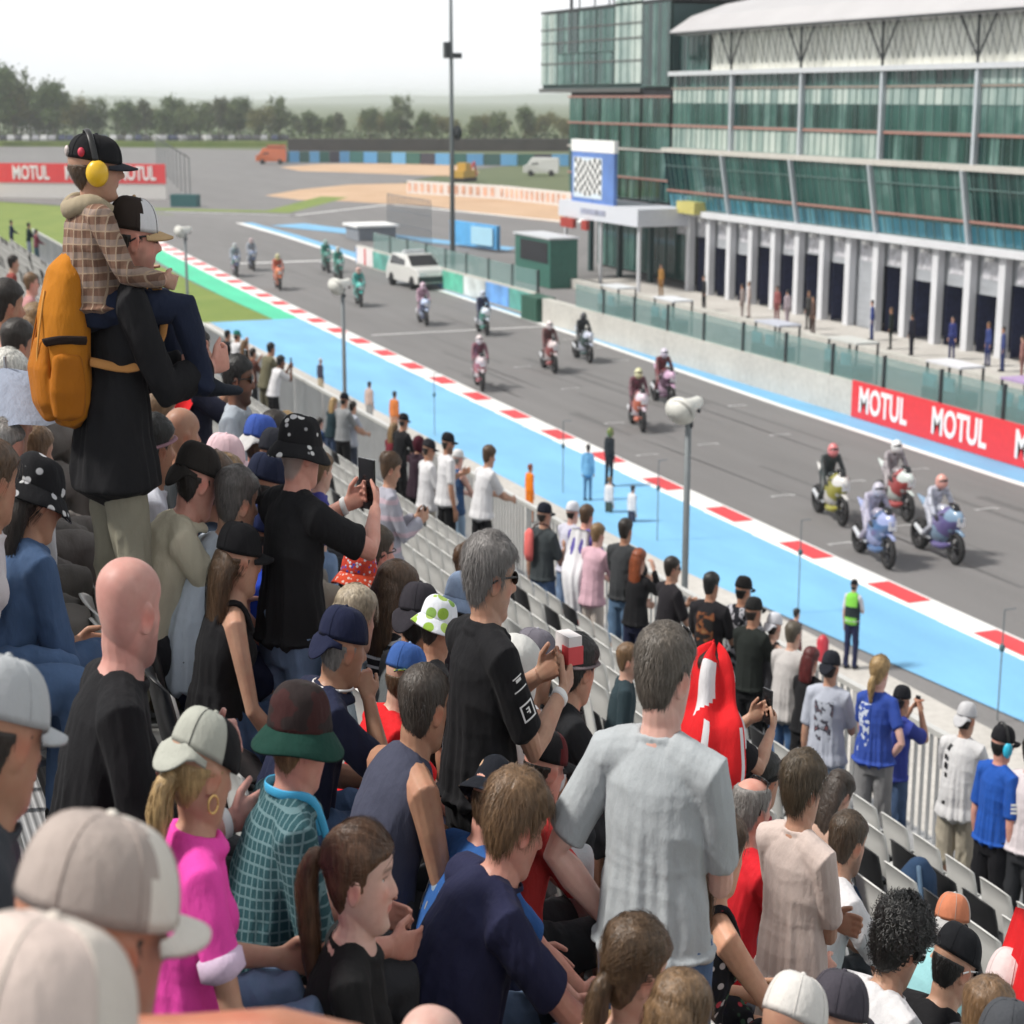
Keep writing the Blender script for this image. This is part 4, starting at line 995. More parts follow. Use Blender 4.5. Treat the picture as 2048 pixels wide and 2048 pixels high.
        jobs.append(('shirt', isl, {3: .006, 2: .0085, 1: .013, 0: .02}[det], 3))
    lk, lcol = legs[0], legs[1]
    if lk:
        hw = torso_w[0] + .012
        isl = [tube([sp[1] * .3 + sp[0] * .7 + np.array((0, 0, .06)), sp[0], sp[0] + (0, .0, -.10)], [(hw[0] * .97, hw[1]), tuple(hw), (hw[0] * .9, hw[1] * .86)], 20, side=(1, 0, 0))]
        for Hh, K, A in legp:
            if lk == 'shorts': q = [Hh + (0, 0, .04), Hh + (K - Hh) * .3, Hh + (K - Hh) * .97]; r_ = [.10, .104, .088]
            elif lk == 'skirt': q = [Hh + (0, 0, .04), Hh + (K - Hh) * .4, Hh + (K - Hh) * .8]; r_ = [.11, .13, .13]
            elif lk == 'tight': q = [Hh + (0, 0, .04), Hh + (K - Hh) * .3, Hh + (K - Hh) * .85, K, K + (A - K) * .3, A]; r_ = [.094, .092, .067, .061, .06, .043]
            else: q = [Hh + (0, 0, .04), Hh + (K - Hh) * .3, Hh + (K - Hh) * .85, K, K + (A - K) * .3, K + (A - K) * .8, A + (0, 0, -.035)]; r_ = [.098, .098, .078, .073, .068, .062, .064]
            isl.append(tube(q, r_, 14))
        jobs.append(('trousers' if lk not in ('shorts', 'skirt') else lk, isl, {3: .009, 2: .0095, 1: .014, 0: .02}[det], 3))
    meshes = remesh_many(jobs)
    SC = np.array((slim, slim, 1)) * hs
    # body colours
    me = meshes[0]; V = get_v(me); base = np.array(SKIN[skin] if isinstance(skin, str) else skin)
    Hl = (V - hc) @ np.linalg.inv(Mh).T; inh = sstep(-.135, -.115, Hl[:, 2]); x, y, z = Hl.T; ax = np.abs(x); fr = sstep(.02, .06, y) * inh
    C = np.tile(base, (len(V), 1))
    def blend(msk, col): 
        nonlocal C
        C = C * (1 - msk[:, None]) + np.array(col) * msk[:, None]
    red = base * np.array((1.08, .74, .70))
    blend(fr * .5 * np.exp(-((ax - .04) / .022) ** 2 - ((z + .015) / .024) ** 2), red); blend(inh * .7 * sstep(.066, .074, ax) * sstep(.035, .0, np.abs(z)) * sstep(-.05, -.01, -np.abs(y + .012) + .03), red)
    blend(fr * .45 * np.exp(-(x / .016) ** 2 - ((z + .016) / .016) ** 2), red)
    hcol = HAIR[hair[1]] if hair and isinstance(hair[1], str) else (.03, .02, .015)
    if det >= 2:
        blend(fr * sstep(.026, .019, ax) * sstep(.012, .007, np.abs(z + .05)) * (.75 if fem else .35), base * np.array((.95, .45, .45)))
        blend(fr * .75 * np.exp(-((z - .0425 + (ax - .03) ** 2 * 9) / .0042) ** 2) * sstep(.010, .016, ax) * sstep(.054, .044, ax), np.array(hcol) * .9)
        blend(fr * .8 * np.exp(-((z - .0225) / .0026) ** 2) * sstep(.017, .021, ax) * sstep(.047, .041, ax), (.03, .02, .018))
    if stubble or beard:
        bm = inh * sstep(-.028, -.05, z) * sstep(-.035, .005, y) * (1 - .9 * np.exp(-(x / .022) ** 2 - ((z + .05) / .009) ** 2)); bm = np.maximum(bm, inh * sstep(.0, -.03, z) * np.exp(-((y - .018) / .022) ** 2) * sstep(.05, .06, ax))
        blend(bm * max(stubble, beard * .9), np.array(hcol) * (1.2 if beard else 1) + base * (.06 if beard else .2))
    if hair and hair[0] in ('buzz', 'bald', 'balding', 'receding'):
        hm = sstep(-.006, .014, hair_line(Hl, 'short' if hair[0] != 'receding' else 'receding')) * inh
        if hair[0] == 'balding': hm = hm * (1 - sstep(.075, .1, z))
        blend(hm * {'buzz': .8, 'bald': .16, 'balding': .5, 'receding': .5}[hair[0]], np.array(hcol) if hair[0] != 'bald' else (.16, .11, .10))
    nz = vnoise(V * 14)[:, None]; n2 = vnoise(V * 38 + 9)[:, None]; n3 = vnoise(V * 110 + 3)[:, None]; C = C * (.90 + .20 * nz) * (1 + (n2 - .5) * np.array((.06, .20, .20))) * (.96 + .08 * n3)
    set_col(me, np.clip(C, 0, 1)); set_v(me, V * SC); bo = link_mesh('body', me, M_skin, root)
    amp = {3: .0085, 2: .0085, 1: .0075, 0: .0}[det]
    for (nm, _, _, _), me in zip(jobs[1:], meshes[1:]):
        V = get_v(me); Nn = get_n(me)
        if amp:
            q = V * (5.2, 5.2, 3.4) + np.stack([vnoise(V * 3.1), vnoise(V * 3.3 + 7), vnoise(V * 3.7 + 13)], 1) * 1.6
            r1 = 1 - np.abs(2 * vnoise(q * 1.5 + 5) - 1); r2 = 1 - np.abs(2 * vnoise(q * 3.4 + 11) - 1)
            w = (amp * (r1 ** 2 * 1.5 - .55) + amp * .55 * (r2 ** 2 - .4)) * (.55 if nm == 'shirt' else 1)
            if nm != 'shirt' : w = w * (1.0 + .9 * np.exp(-((V[:, 2] - .5) / .1) ** 2) + .9 * sstep(.3, .12, V[:, 2]))
            if nm == 'shirt':
                th = np.arctan2(V[:, 0], -(V[:, 1] - sp[2][1])); zz = (V[:, 2] - pz)
                dr = sstep(.40, .02, zz) * sstep(-.2, -.1, zz); tor = np.exp(-(V[:, 0] / .19) ** 4)
                w = w + tor * dr * (.0125 if det >= 2 else .007) * (np.sin(th * 9 + 3.0 * vnoise(V * (6, 6, 2.2) + 3)) * .6 + np.sin(th * 17 + 5 * vnoise(V * (5, 5, 2) + 9)) * .4)
                w = w + .003 * tor * sstep(.02, -.02, np.abs(zz - .12) - .09) * (1 - np.abs(2 * vnoise(V * (3, 3, 17) + 21) - 1)) ** 3
            V = V + Nn * w[:, None]
        set_v(me, V * SC)
        m = scol if nm == 'shirt' else lcol
        m = m if isinstance(m, bpy.types.Material) else cloth(m)
        link_mesh(nm, me, m, root)
    def put(nm, V, F, m, parent=None, mi=None, headspace=True):
        V = np.array(V, float)
        if headspace: V = V @ Mh.T + hc
        return mesh_obj(nm, V * SC, F, m, parent or root, True, mi)
    if lk != 'none' and pose != 'ride':
        for s in (-1, 1):
            A = J['A%d' % s]; v, f = tube([A + (0, -.075, -.05), A + (0, -.045, -.035), A + (0, .02, -.025), A + (0, .1, -.05), A + (0, .18, -.06), A + (0, .2, -.062)], [(.02, .02), (.042, .043), (.046, .055), (.05, .032), (.042, .024), (.02, .012)], 12, side=(1, 0, 0))
            put('shoe', v, f, cloth(shoes), headspace=False)
    # hair
    if hair and hair[0] not in ('bald', 'buzz', 'none') and not (cap and cap[0] in ('hood', 'helmet')):
        st, hcn = hair[0], hair[1]; ln = hair[2] if len(hair) > 2 else .011
        hm = hair_mat(HAIR[hcn] if isinstance(hcn, str) else hcn)
        base_st = st if st in ('receding', 'balding', 'curly', 'short') else 'short'
        if cap and cap[0] != 'band': ln = min(ln, .006)
        capped = bool(cap) and cap[0] != 'band'
        v, f = hair_mesh(base_st, ln, int(abs(loc[0] * 13 + loc[1] * 7)) % 97, (int({3: 3600, 2: 1500, 1: 260, 0: 0}[det] * (.35 if base_st == 'curly' else .4 if capped else 1))), fem, st, capped)
        sd = int(abs(loc[0] * 31)) % 50
        ho = put('hair', v, f, hm)
        k = {3: 420, 2: 240, 1: 60, 0: 0}[det]
        if st == 'ponytail':
            v, f = hair_lock([(0, -.085, .045), (0, -.135, .045), (0, -.158, -.01), (0, -.150, -.10), (0, -.138, -.20), (0, -.13, -.27)], [.018, .026, .033, .032, .026, .006], sd, 14, k); put('ponytail', v, f, hm, ho)
        elif st == 'low_tail':
            v, f = hair_lock([(0, -.08, .0), (0, -.115, -.03), (0, -.125, -.10), (0, -.115, -.19)], [.02, .03, .034, .01], sd, 14, k); put('ponytail', v, f, hm, ho)
        elif st == 'long':
            ll = hair[3] if len(hair) > 3 else .30
            v, f = hair_lock(([(0, -.03, .085)] if not capped else [(0, -.045, .015)]) + [(0, -.068, .03) if not capped else (0, -.06, .0), (0, -.092, -.05), (0, -.098, -.16), (0, -.092, -ll)], [(.05, .05), (.085, .06), (.092, .045), (.088, .04), (.055, .02)], sd, 22, k * 2); put('long_hair', v, f, hm, ho)
        elif st == 'bun':
            v, f = ellipsoid((0, -.085, .075), (.04, .042, .045), 14, 10); v = np.array(v); v += (vnoise(v * 90)[:, None] - .5) * .014; put('hair_bun', v, f, hm, ho)
    # headgear
    if cap:
        ck, cc = cap[0], cap[1]; bc = cap[2] if len(cap) > 2 else cc; tilt = cap[3] if len(cap) > 3 else 0
        cm = cc if isinstance(cc, bpy.types.Material) else cloth(cc); bm = bc if isinstance(bc, bpy.types.Material) else cloth(bc)
        Mt = np.array(Matrix.Rotation(R(-4 - tilt), 3, 'X'))
        if ck in ('cap', 'backcap'):
            zb = .036; v, f, (w, ff, bk) = dome(zb, .012, .017)
            mats = [cm]; mi = None
            if len(cap) > 4:
                fm = cap[4] if isinstance(cap[4], bpy.types.Material) else cloth(cap[4]); mats = [cm, fm]; vv = np.array(v)
                sg = -1 if ck == 'backcap' else 1
                mi = [1 if sg * vv[list(q)].mean(0)[1] > .012 and len(q) == 4 else 0 for q in f]
            co = put('cap', np.array(v) @ Mt.T, f, mats if mi else cm, None, mi)
            v, f = cap_brim(w, ff, bk, zb, back=(ck == 'backcap')); put('cap_brim', np.array(v) @ Mt.T, f, bm, co)
            v, f = ellipsoid((0, -.012, .1355), (.008, .008, .005), 8, 5); put('cap_button', np.array(v) @ Mt.T, f, bm, co)
            if det >= 1:
                sm = MB()
                for q in range(6):
                    a = q * PI / 3 + .52; pts = []
                    for t in np.linspace(.02, .95, 9):
                        sc = math.cos(t * PI / 2 * .97) ** .62; pts.append(((w + .0008) * sc * math.sin(a), (ff + bk) / 2 + ((ff - bk) / 2 + .0008) * sc * math.cos(a) - .004 * t, zb + (.1345 - zb) * math.sin(t * PI / 2)))
                    sm.tube(pts, .0012, 5)
                put('cap_seam', np.array(sm.v) @ Mt.T, sm.f, cm, co)
        elif ck == 'bucket':
            zb = .030; v, f, (w, ff, bk) = dome(zb, .014, .014 + (cap[4] if len(cap) > 4 else 0)); v = np.array(v); v += (vnoise(v * 28 + 3)[:, None] - .5) * .008
            co = put('hat', v @ Mt.T, f, cm); v, f = bucket_brim(w - .003, ff - .003, bk + .003, zb, seed=loc[0] * 9); put('hat_brim', np.array(v) @ Mt.T, f, bm, co)
        elif ck == 'hood':
            P = head_pts(off=.022); h = hair_line(P, 'short'); m = sstep(-.12, -.10, P[..., 2]) * sstep(.055, .03, P[..., 1] - .05 * sstep(.04, .1, P[..., 2]))
            P = head_pts(off=.024 * m - .012 * (1 - m)); co = put('hood', P.reshape(-1, 3), grid_faces(*P.shape[:2]), cm)
        elif ck == 'helmet':
            v, f = ellipsoid((0, -.005, .012), (.125, .150, .145), 28, 20); v = np.array(v); v[:, 1] += .02 * sstep(.0, -.1, v[:, 2]) * sstep(0, .1, v[:, 1]); co = put('helmet', v, f, cm)
            v, f = ellipsoid((0, .004, .012), (.122, .150, .056), 28, 14); v = np.array(v); v[:, 1] += .004; v[:, 1] = np.maximum(v[:, 1], -.02); put('visor', v, f, bm, co)
        elif ck == 'band':
            ring = [(.084 * math.sin(a), -.008 + .102 * math.cos(a), .03 + .02 * math.cos(a)) for a in np.linspace(0, 2 * PI, 33)]; v, f = tube(ring, [(.005, .016)] * 33, 8, side=(0, 0, 1)); put('headband', v, f, cm)
    if glasses:
        gm = M_framew if 'w' in glasses else M_frame; up = 'up' in glasses; g = MB(); gl = MB()
        Mg = np.array(Matrix.Rotation(R(52), 3, 'X')) if up else np.eye(3); of = np.array((0, -.004, .032)) if up else np.zeros(3)
        for s in (-1, 1):
            v, f = ellipsoid((s * .031, .088, .018), (.026, .006, .019), 14, 8); gl.add(v, f)
            g.tube([(s * .056, .082, .024), (s * .073, .05, .024), (s * .0795, .0, .018), (s * .079, -.03, .004)], .0032, 6)
        g.tube([(-.01, .094, .024), (.01, .094, .024)], .003, 6); g.tube([(-.056, .084, .026), (-.03, .094, .028), (.03, .094, .028), (.056, .084, .026)], .0025, 6)
        tr = lambda q: np.array(q) @ Mg.T + of
        go = put('sunglasses' if 'c' not in glasses else 'glasses', tr(g.v), g.f, gm)
        if 'c' not in glasses: put('lens', tr(gl.v), gl.f, M_lens, go)
    if det >= 3 or (fem and det == 2):
        for s in (-1, 1):
            v, f = ellipsoid((s * .031, .0588, .0178), .0112, 12, 9); put('eye', v, f, [M_eye, M_iris], None, [1 if np.array(v)[list(q)].mean(0)[1] > .0672 else 0 for q in f])
    for e in extras: e(root, put, J, np.array(SC))
    J['root'] = root; J['SC'] = SC; J['put'] = put
    th = -R(bearing); Rz = np.array(Matrix.Rotation(th, 3, 'Z'))
    J['world'] = lambda p: Rz @ (np.array(p) * SC) + np.array(loc)
    J['Rz'] = Rz
    return J
def head_top(pose, lean, child=0, cap=0):
    """height and forward shift of the crown for a figure of scale 1 (used when the crowd was set out)"""
    pass
# ------------------------------------------------------------------ palette and worn details
BLK = (.014, .014, .016); CHAR = (.035, .037, .042); NAVY = (.016, .02, .05); WHT = (.66, .66, .68); GRY = (.40, .43, .45); KHAKI = (.30, .285, .22)
BRN = (.035, .026, .022); TAN = (.48, .33, .18); CREAM = (.70, .66, .60); JEAN = (.07, .125, .24); LJEAN = (.15, .22, .35)
HATPAT = cloth((.014, .014, .016), 'floral', [(.6, .6, .6), (.014, .014, .016), (.5, .5, .52), (.014, .014, .016), (.014, .014, .016)], k=.9)
HATBRN = cloth((.022, .018, .016), 'camo', [(.03, .022, .022), (.05, .02, .02)], k=.5); HATGRN = cloth((.012, .05, .038))
SEGS = [0, .092, .184, .285, .377, .432, .488]
def ring_on(J, s, t, r, wd, n=18):
    E, Wr = J['E%d' % s], J['W%d' % s]; c = E + (Wr - E) * t; d = (Wr - E) / np.linalg.norm(Wr - E)
    return tube([c - d * wd, c - d * wd * .4, c + d * wd * .4, c + d * wd], [r, r * 1.02, r * 1.02, r], n)
def bands(s):
    def f(root, put, J, SC): v, q = ring_on(J, s, .93, .033, .011); put('wristband', v, q, M_band, headspace=False)
    return f
def back_patch(J, v0, v1, u0, u1, off=.024, nu=14, nv=16, torso=None):
    sp = J['sp']; W = np.array([(.165, .118), (.158, .112), (.142, .106), (.158, .115), (.168, .108), (.135, .09), (.066, .064)]) * (1 if torso is None else torso)
    V = []
    for i in range(nv):
        t = v0 + (v1 - v0) * i / (nv - 1); c = np.array([np.interp(t, SEGS, [p[k] for p in sp]) for k in range(3)]); w = np.array([np.interp(t, SEGS, W[:, k]) for k in range(2)]) + off
        for j in range(nu):
            a = R(u0 + (u1 - u0) * j / (nu - 1)); V.append(c + np.array((w[0] * math.sin(a), -w[1] * math.cos(a), 0)))
    F = [(i * nu + j, i * nu + j + 1, (i + 1) * nu + j + 1, (i + 1) * nu + j) for i in range(nv - 1) for j in range(nu - 1)]
    return V, F
def lanyard(root, put, J, SC):
    nb = J['sp'][-1]; s4 = J['sp'][4]
    pts = catmull([s4 + (.05, .14, -.02), nb + (.082, .05, .0), nb + (.07, -.045, .022), nb + (0, -.085, .028), nb + (-.07, -.045, .022), nb + (-.085, .05, 0), s4 + (-.05, .14, -.02)], 5)
    v, f = tube(pts, [(.004, .013)] * len(pts), 8, side=(1, 0, 0)); put('lanyard', v, f, mat('lanyard_blue', (.06, .42, .72), .5), headspace=False)
def piping(root, put, J, SC):
    nb = J['sp'][-1]; ring = [nb + np.array((.088 * math.cos(a), .085 * math.sin(a) + .004, .012 - .012 * math.sin(a))) for a in np.linspace(0, 2 * PI, 25)]
    v, f = tube(ring, .0045, 6); put('collar_piping', v, f, M_band, headspace=False)
    for s in (-1, 1):
        S, E = J['S%d' % s], J['E%d' % s]; c = S + (E - S) * .79; d = (E - S) / np.linalg.norm(E - S); v, f = tube([c - d * .006, c + d * .006], .0685, 18); put('sleeve_piping', v, f, M_band, headspace=False)
def cuffs(root, put, J, SC):
    for s in (-1, 1):
        S, E = J['S%d' % s], J['E%d' % s]; c = S + (E - S) * .60; d = (E - S) / np.linalg.norm(E - S); v, f = tube([c - d * .022, c + d * .02], [.068, .068], 18); put('sleeve_cuff', v, f, cloth((.70, .55, .72)), headspace=False)

def earring(root, put, J, SC):
    for s in (-1, 1):
        ring = [(s * .083, -.008 + .016 * math.cos(a), -.047 + .019 * math.sin(a)) for a in np.linspace(0, 2 * PI, 21)]; v, f = tube(ring, .0032, 8); put('hoop_earring', v, f, M_gold)
def backpanel(root, put, J, SC):
    v, f = back_patch(J, .25, .43, -52, 52, .026, torso=1.1); put('back_panel', v, f, cloth((.66, .67, .70)), headspace=False)
    v, f = back_patch(J, .30, .325, -36, -6, .029, 8, 4, 1.1); put('back_lettering', v, f, cloth((.25, .25, .27)), headspace=False)
    v, f = back_patch(J, .36, .40, -28, 6, .029, 8, 5, 1.1); put('back_lettering', v, f, cloth((.20, .26, .34)), headspace=False)
    v, f = back_patch(J, .285, .325, 4, 18, .029, 8, 6, 1.1); put('back_roundel', v, f, mat('roundel', (.05, .07, .12), .5), headspace=False)
def brownprint(root, put, J, SC):
    v, f = back_patch(J, .06, .42, -30, 34, .028, torso=1.1); put('back_print', v, f, cloth((.02, .018, .018), 'camo', [(.02, .018, .018), (.20, .07, .03), (.28, .15, .07)], k=1.0), headspace=False)
def photoprint(root, put, J, SC):
    v, f = back_patch(J, .10, .40, -34, 30, .028); put('back_print', v, f, cloth((.42, .45, .52), 'camo', [(.42, .45, .52), (.06, .06, .08), (.25, .10, .10), (.6, .6, .62)], k=1.2), headspace=False)
def whiteprint(root, put, J, SC):
    v, f = back_patch(J, .06, .42, -52, -6, .026); put('back_print', v, f, cloth((.035, .075, .34), 'camo', [(.035, .075, .34), (.55, .6, .7)], k=1.3), headspace=False)
def spineprint(root, put, J, SC):
    for i in range(7):
        v, f = back_patch(J, .02 + i * .065, .02 + i * .065 + (.035 if i % 2 else .045), -30 - i * 1.5, -19 - i * 1.5, .030, 5, 5, 1.1); put('back_lettering', v, f, M_frame, headspace=False)
def jersey(root, put, J, SC):
    v, f = back_patch(J, .30, .44, 35, 88, .024); put('shoulder_panel', v, f, cloth((.62, .64, .72), 'camo', [(.62, .64, .72), (.2, .24, .4)], k=.8), headspace=False)
    v, f = back_patch(J, -.04, .16, 20, 60, .026); put('side_panel', v, f, cloth((.62, .64, .70), 'camo', [(.62, .64, .7), (.3, .34, .5)], k=.7), headspace=False)
def yellowband(root, put, J, SC):
    v, f = back_patch(J, .5, .51, -5, 5)
    ring = [(.0905 * math.sin(a), -.008 + .114 * math.cos(a), .048 + .006 * math.sin(5 * a)) for a in np.linspace(-2.6, -.4, 19)] ; v, f = tube([(-x, y, z) for x, y, z in ring], [(.004, .013)] * 19, 8, side=(0, 0, 1)); put('cap_stripe', v, f, cloth((.42, .5, .06), 'camo', [(.42, .5, .06), (.04, .08, .08)], k=3))
def muffs(col):
    def g(root, put, J, SC):
        for s in (-1, 1):
            v, f = tube([(s * .076, -.008, -.006), (s * .09, -.008, -.006), (s * .104, -.008, -.006), (s * .116, -.008, -.006)], [(.034, .042), (.042, .05), (.042, .05), (.030, .038)], 20, side=(0, 1, 0))
            put('ear_defender', v, f, mat('ear_shell', col, .35, 0, .05))
            v, f = tube([(s * .07, -.008, -.006), (s * .082, -.008, -.006)], [(.036, .044), (.04, .048)], 18, side=(0, 1, 0)); put('ear_cushion', v, f, M_frame)
        ring = [(.104 * math.sin(a), -.01 - .02 * math.cos(a), .02 + .132 * math.cos(a)) for a in np.linspace(-1.45, 1.45, 21)]; v, f = tube(ring, [(.012, .004)] * 21, 8, side=(0, 1, 0)); put('ear_defender_band', v, f, M_frame)
    return g
def sleevemark(root, put, J, SC):
    S, E = J['S1'], J['E1']; d = (E - S) / np.linalg.norm(E - S); n = np.array((1, -.5, 0)); n = n - d * (n @ d); n /= np.linalg.norm(n); w = np.cross(d, n); b = MB()
    for k in range(3):
        c = S + (E - S) * (.45 + .09 * k) + n * .074; b.quad(c - w * .03 - d * .008, c + w * .03 - d * .008, c + w * .03 + d * .008, c - w * .03 + d * .008)
    put('sleeve_print', b.v, b.f, M_band, headspace=False)
# ------------------------------------------------------------------ the crowd
PP = {}
PP['bald'] = person('shaven-headed man in a loose black T-shirt raising a fist to his chin', (0.502, 3.872, 7.639), 91, hs=1.092, pose='sit',det=3,skin=(.60,.315,.27),hair=('bald','dark'),shirt=('tee',BLK),legs=('trousers',CHAR),arms=(((-.16,.30,-.13),(.15,.3,-1),1.5),((-.02,.30,-.24),(.25,-1,-.5))),lean=12,head=(-37,4),beard=.45,extras=[bands(1)])
PP['dad'] = person('man in a brown and white cap carrying a child on his shoulders, black jacket', (0.960, 6.280, 7.775), 86, hs=1.120, det=2,skin='r',hair=('short','dark'),cap=('cap',BRN,TAN,0,WHT),shirt=('jacket',(.016,.016,.018)),legs=('trousers',KHAKI),arms=(((-.10,.30,-.20),(.35,-.5,-1),.9),((-.08,.36,-.20),(.35,-.5,-1),.9)),lean=14,head=(6,4),glasses='b',beard=.4,shoes=(.05,.04,.03))
PP['tank'] = person('woman with long wavy brown hair, black cap, black tank top and jeans', (1.247, 6.050, 7.176), 91, hs=1.064, pose='sit',det=2,fem=1,skin='t',hair=('long','brown',.012,.36),cap=('cap',BLK),shirt=('tank',BLK),legs=('tight',cloth(JEAN,'denim')),arms=('lap','seat'),lean=12,head=(-9,8))
PP['hatcam'] = person('man in a black patterned bucket hat photographing with a raised phone', (1.552, 6.123, 7.022), 68, hs=1.094, det=2,skin='r',hair=('buzz','grey'),cap=('bucket',HATPAT,HATPAT,4),shirt=('tee',BLK,),legs=('trousers',cloth(LJEAN,'denim')),arms=(((-.08,.40,-.02),(.8,0,-.7),.9),((-.10,.42,-.02),(.9,0,-.8),.9)),lean=8,head=(2,2),extras=[bands(-1)])
PP['polo'] = person('grey-haired man in sunglasses and a black shirt with white sleeve prints', (1.715, 4.566, 7.022), 84, hs=1.036, det=3,skin='t',hair=('short','salt',.016),shirt=('tee',BLK),collar=1,legs=('trousers',BLK),arms=(((-.10,.30,-.12),(.6,-.3,-1),.8),((-.10,.31,-.14),(.5,-.5,-1),.8)),lean=4,head=(2,8),glasses='b',stubble=.25,extras=[bands(1)])
PP['grey'] = person('tall man in a light grey T-shirt standing with one hand on his hip', (1.761, 3.490, 7.022), 52, hs=1.054, det=3,skin='p',hair=('short',(.10,.085,.07),.008),shirt=('tee',GRY),legs=('trousers',cloth(JEAN,'denim')),arms=(((-.02,.02,-.41),(1,-.5,.0)),((-.10,.30,-.16),(.4,-.7,-1),.7)),lean=3,head=(12,8),glasses='bup',stubble=.2,extras=[bands(-1),bands(1)])
PP['bucket'] = person('man in a dark green bucket hat and teal checked shirt with a blue lanyard', (0.847, 3.663, 7.484), 92, hs=0.976, pose='sit',det=2,skin='r',hair=('short','dblond'),cap=('bucket',HATBRN,HATGRN,-9,.014),shirt=('tee',cloth((.03,.085,.10),'check',[(.13,.22,.24)])),collar=1,legs=('trousers',CHAR),arms=('lap','lap'),lean=12,head=(-20,14),fat=1.2,loose=1.3,extras=[lanyard])
PP['girl'] = person('young woman in profile with a brown ponytail and black T-shirt', (0.895, 3.244, 7.330), 104, hs=0.966, pose='sit',det=3,fem=1,skin=(.62,.40,.335),hair=('ponytail',(.085,.042,.022),.012),shirt=('tee',(.016,.016,.017)),legs=('tight',BLK),arms=('lap','lap'),lean=6,head=(10,2),jaw=.93,scoop=.014)
PP['navytee'] = person('brown-haired man in a dark navy T-shirt leaning over a camera in his lap', (1.277, 3.657, 7.176), 92, hs=1.036, pose='sit',det=3,skin='r',hair=('short','lbrown',.022),shirt=('tee',(.022,.024,.06)),legs=('shorts',cloth(LJEAN,'denim')),arms=('knee','knee'),lean=26,head=(-12,22),fat=1.35,shoulder=1.1,loose=1.6,extras=[bands(1)])
PP['navycap'] = person('man in a navy cap and white-piped navy polo, hand at his mouth', (1.220, 4.846, 7.330), 91, hs=0.980, pose='sit',det=2,skin='o',hair=('short','grey',.01),cap=('backcap',NAVY),shirt=('tee',(.018,.022,.05)),collar=1,legs=('trousers',cloth(JEAN,'denim')),arms=('lap','mouth'),lean=24,head=(-13,10),fat=1.3,shoulder=1.1,extras=[piping])
PP['pink'] = person('woman in a grey and black cap turned backwards and a bright pink polo shirt', (0.567, 3.251, 7.639), 86, hs=0.938, pose='sit',det=2,fem=1,skin='t',hair=('low_tail','blond'),cap=('backcap',BLK,(.42,.43,.38),10,(.42,.43,.38)),shirt=('tee',(.82,.075,.42)),collar=1,legs=('shorts',cloth(LJEAN,'denim')),arms=('lap','seat'),lean=8,head=(-18,16),extras=[cuffs,earring])
PP['nearcap'] = person('blurred near man in a beige and white trucker cap, lower left', (0.143, 1.861, 7.793), 66, hs=1.118, pose='sit',legs=('trousers',CHAR),det=2,skin=(.42,.19,.12),hair=('short','dark'),cap=('cap',(.40,.34,.31),CREAM,8,CREAM),shirt=('tee',(.62,.36,.40)),arms=('lap',((-.025,.006,.16),(.131,.159,.206))),lean=10,head=(0,8),slim=.80)
PP['nearhat'] = person('blurred nearest spectator in a cream cap at the bottom left corner', (0.034, 1.485, 7.849), 60, hs=1.120, pose='sit',legs=('trousers',cloth(JEAN,'denim')),det=2,skin=(.55,.27,.21),hair=('short','white'),cap=('backcap',(.66,.60,.54),(.66,.6,.54),8,(.66,.55,.50)),shirt=('tee',WHT),lean=10,head=(0,10),slim=.82)
PP['baldlow'] = person('bald pink-headed man at the bottom edge in front of the girl', (0.761, 2.447, 7.484), 87, hs=0.865, pose='sit',legs=('trousers',(.16,.15,.14)),det=2,skin=(.66,.42,.36),hair=('bald','dark'),shirt=('tee',WHT),lean=10,head=(-36,10))
PP['wcap'] = person('man in a plain white cap with a small black button, bottom right', (1.630, 2.787, 7.022), 88, hs=0.992, pose='sit',legs=('trousers',cloth(LJEAN,'denim')),det=2,skin='t',hair=('short','dark'),cap=('cap',(.70,.68,.65),(.70,.68,.65),10),shirt=('tee',(.45,.46,.5)),lean=12,head=(-26,14))
PP['gcap'] = person('person in a charcoal cap half hidden behind the white cap', (1.896, 3.031, 6.868), 90, hs=0.985, pose='sit',legs=('trousers',(.03,.03,.035)),det=1,skin='t',hair=('short','dark'),cap=('cap',(.065,.06,.075)),shirt=('tee',(.5,.2,.05)),lean=12,head=(-24,14))
PP['braid'] = person('woman with messy brown tied hair and sunglasses pushed up on her head', (1.380, 2.967, 7.176), 85, hs=0.944, pose='sit',legs=('trousers',(.25,.22,.18)),det=2,fem=1,skin='f',hair=('low_tail',(.085,.05,.026),.016),shirt=('tank',(.3,.2,.1)),lean=10,head=(-5,14),glasses='bup')
PP['lbrown'] = person('child with smooth light brown hair at the bottom centre', (1.391, 2.753, 7.269), 87, hs=0.860, pose='sit',legs=('trousers',CHAR),det=2,fem=1,skin='f',hair=('long',(.15,.09,.045),.012,.3),shirt=('tee',(.5,.3,.3)),lean=8,head=(-31,12))
PP['floral'] = person('woman with straight dark brown hair in a black floral strap dress', (2.181, 4.101, 6.713), 85, hs=1.046, pose='sit',det=2,fem=1,skin=(.58,.32,.21),hair=('long','brown',.011,.27),shirt=('dress',cloth((.012,.012,.015),'floral',[(.012,.012,.015),(.45,.05,.07),(.012,.012,.02),(.5,.45,.45),(.05,.10,.06)],k=1.1)),legs=('skirt',cloth((.012,.012,.015),'floral',[(.012,.012,.015),(.45,.05,.07),(.012,.012,.02),(.5,.45,.45),(.05,.10,.06)],k=1.1)),arms=('lap','knee'),lean=12,head=(-7,10))
PP['red'] = person('balding man with grey beard in a red T-shirt, sunglasses on his head', (2.710, 4.828, 6.559), 84, hs=0.973, pose='sit',det=2,skin='r',hair=('balding','grey',.006),shirt=('tee',(.62,.02,.03)),legs=('shorts',(.25,.27,.32)),arms=('lap','knee'),lean=12,head=(-6,6),glasses='bup',beard=.6)
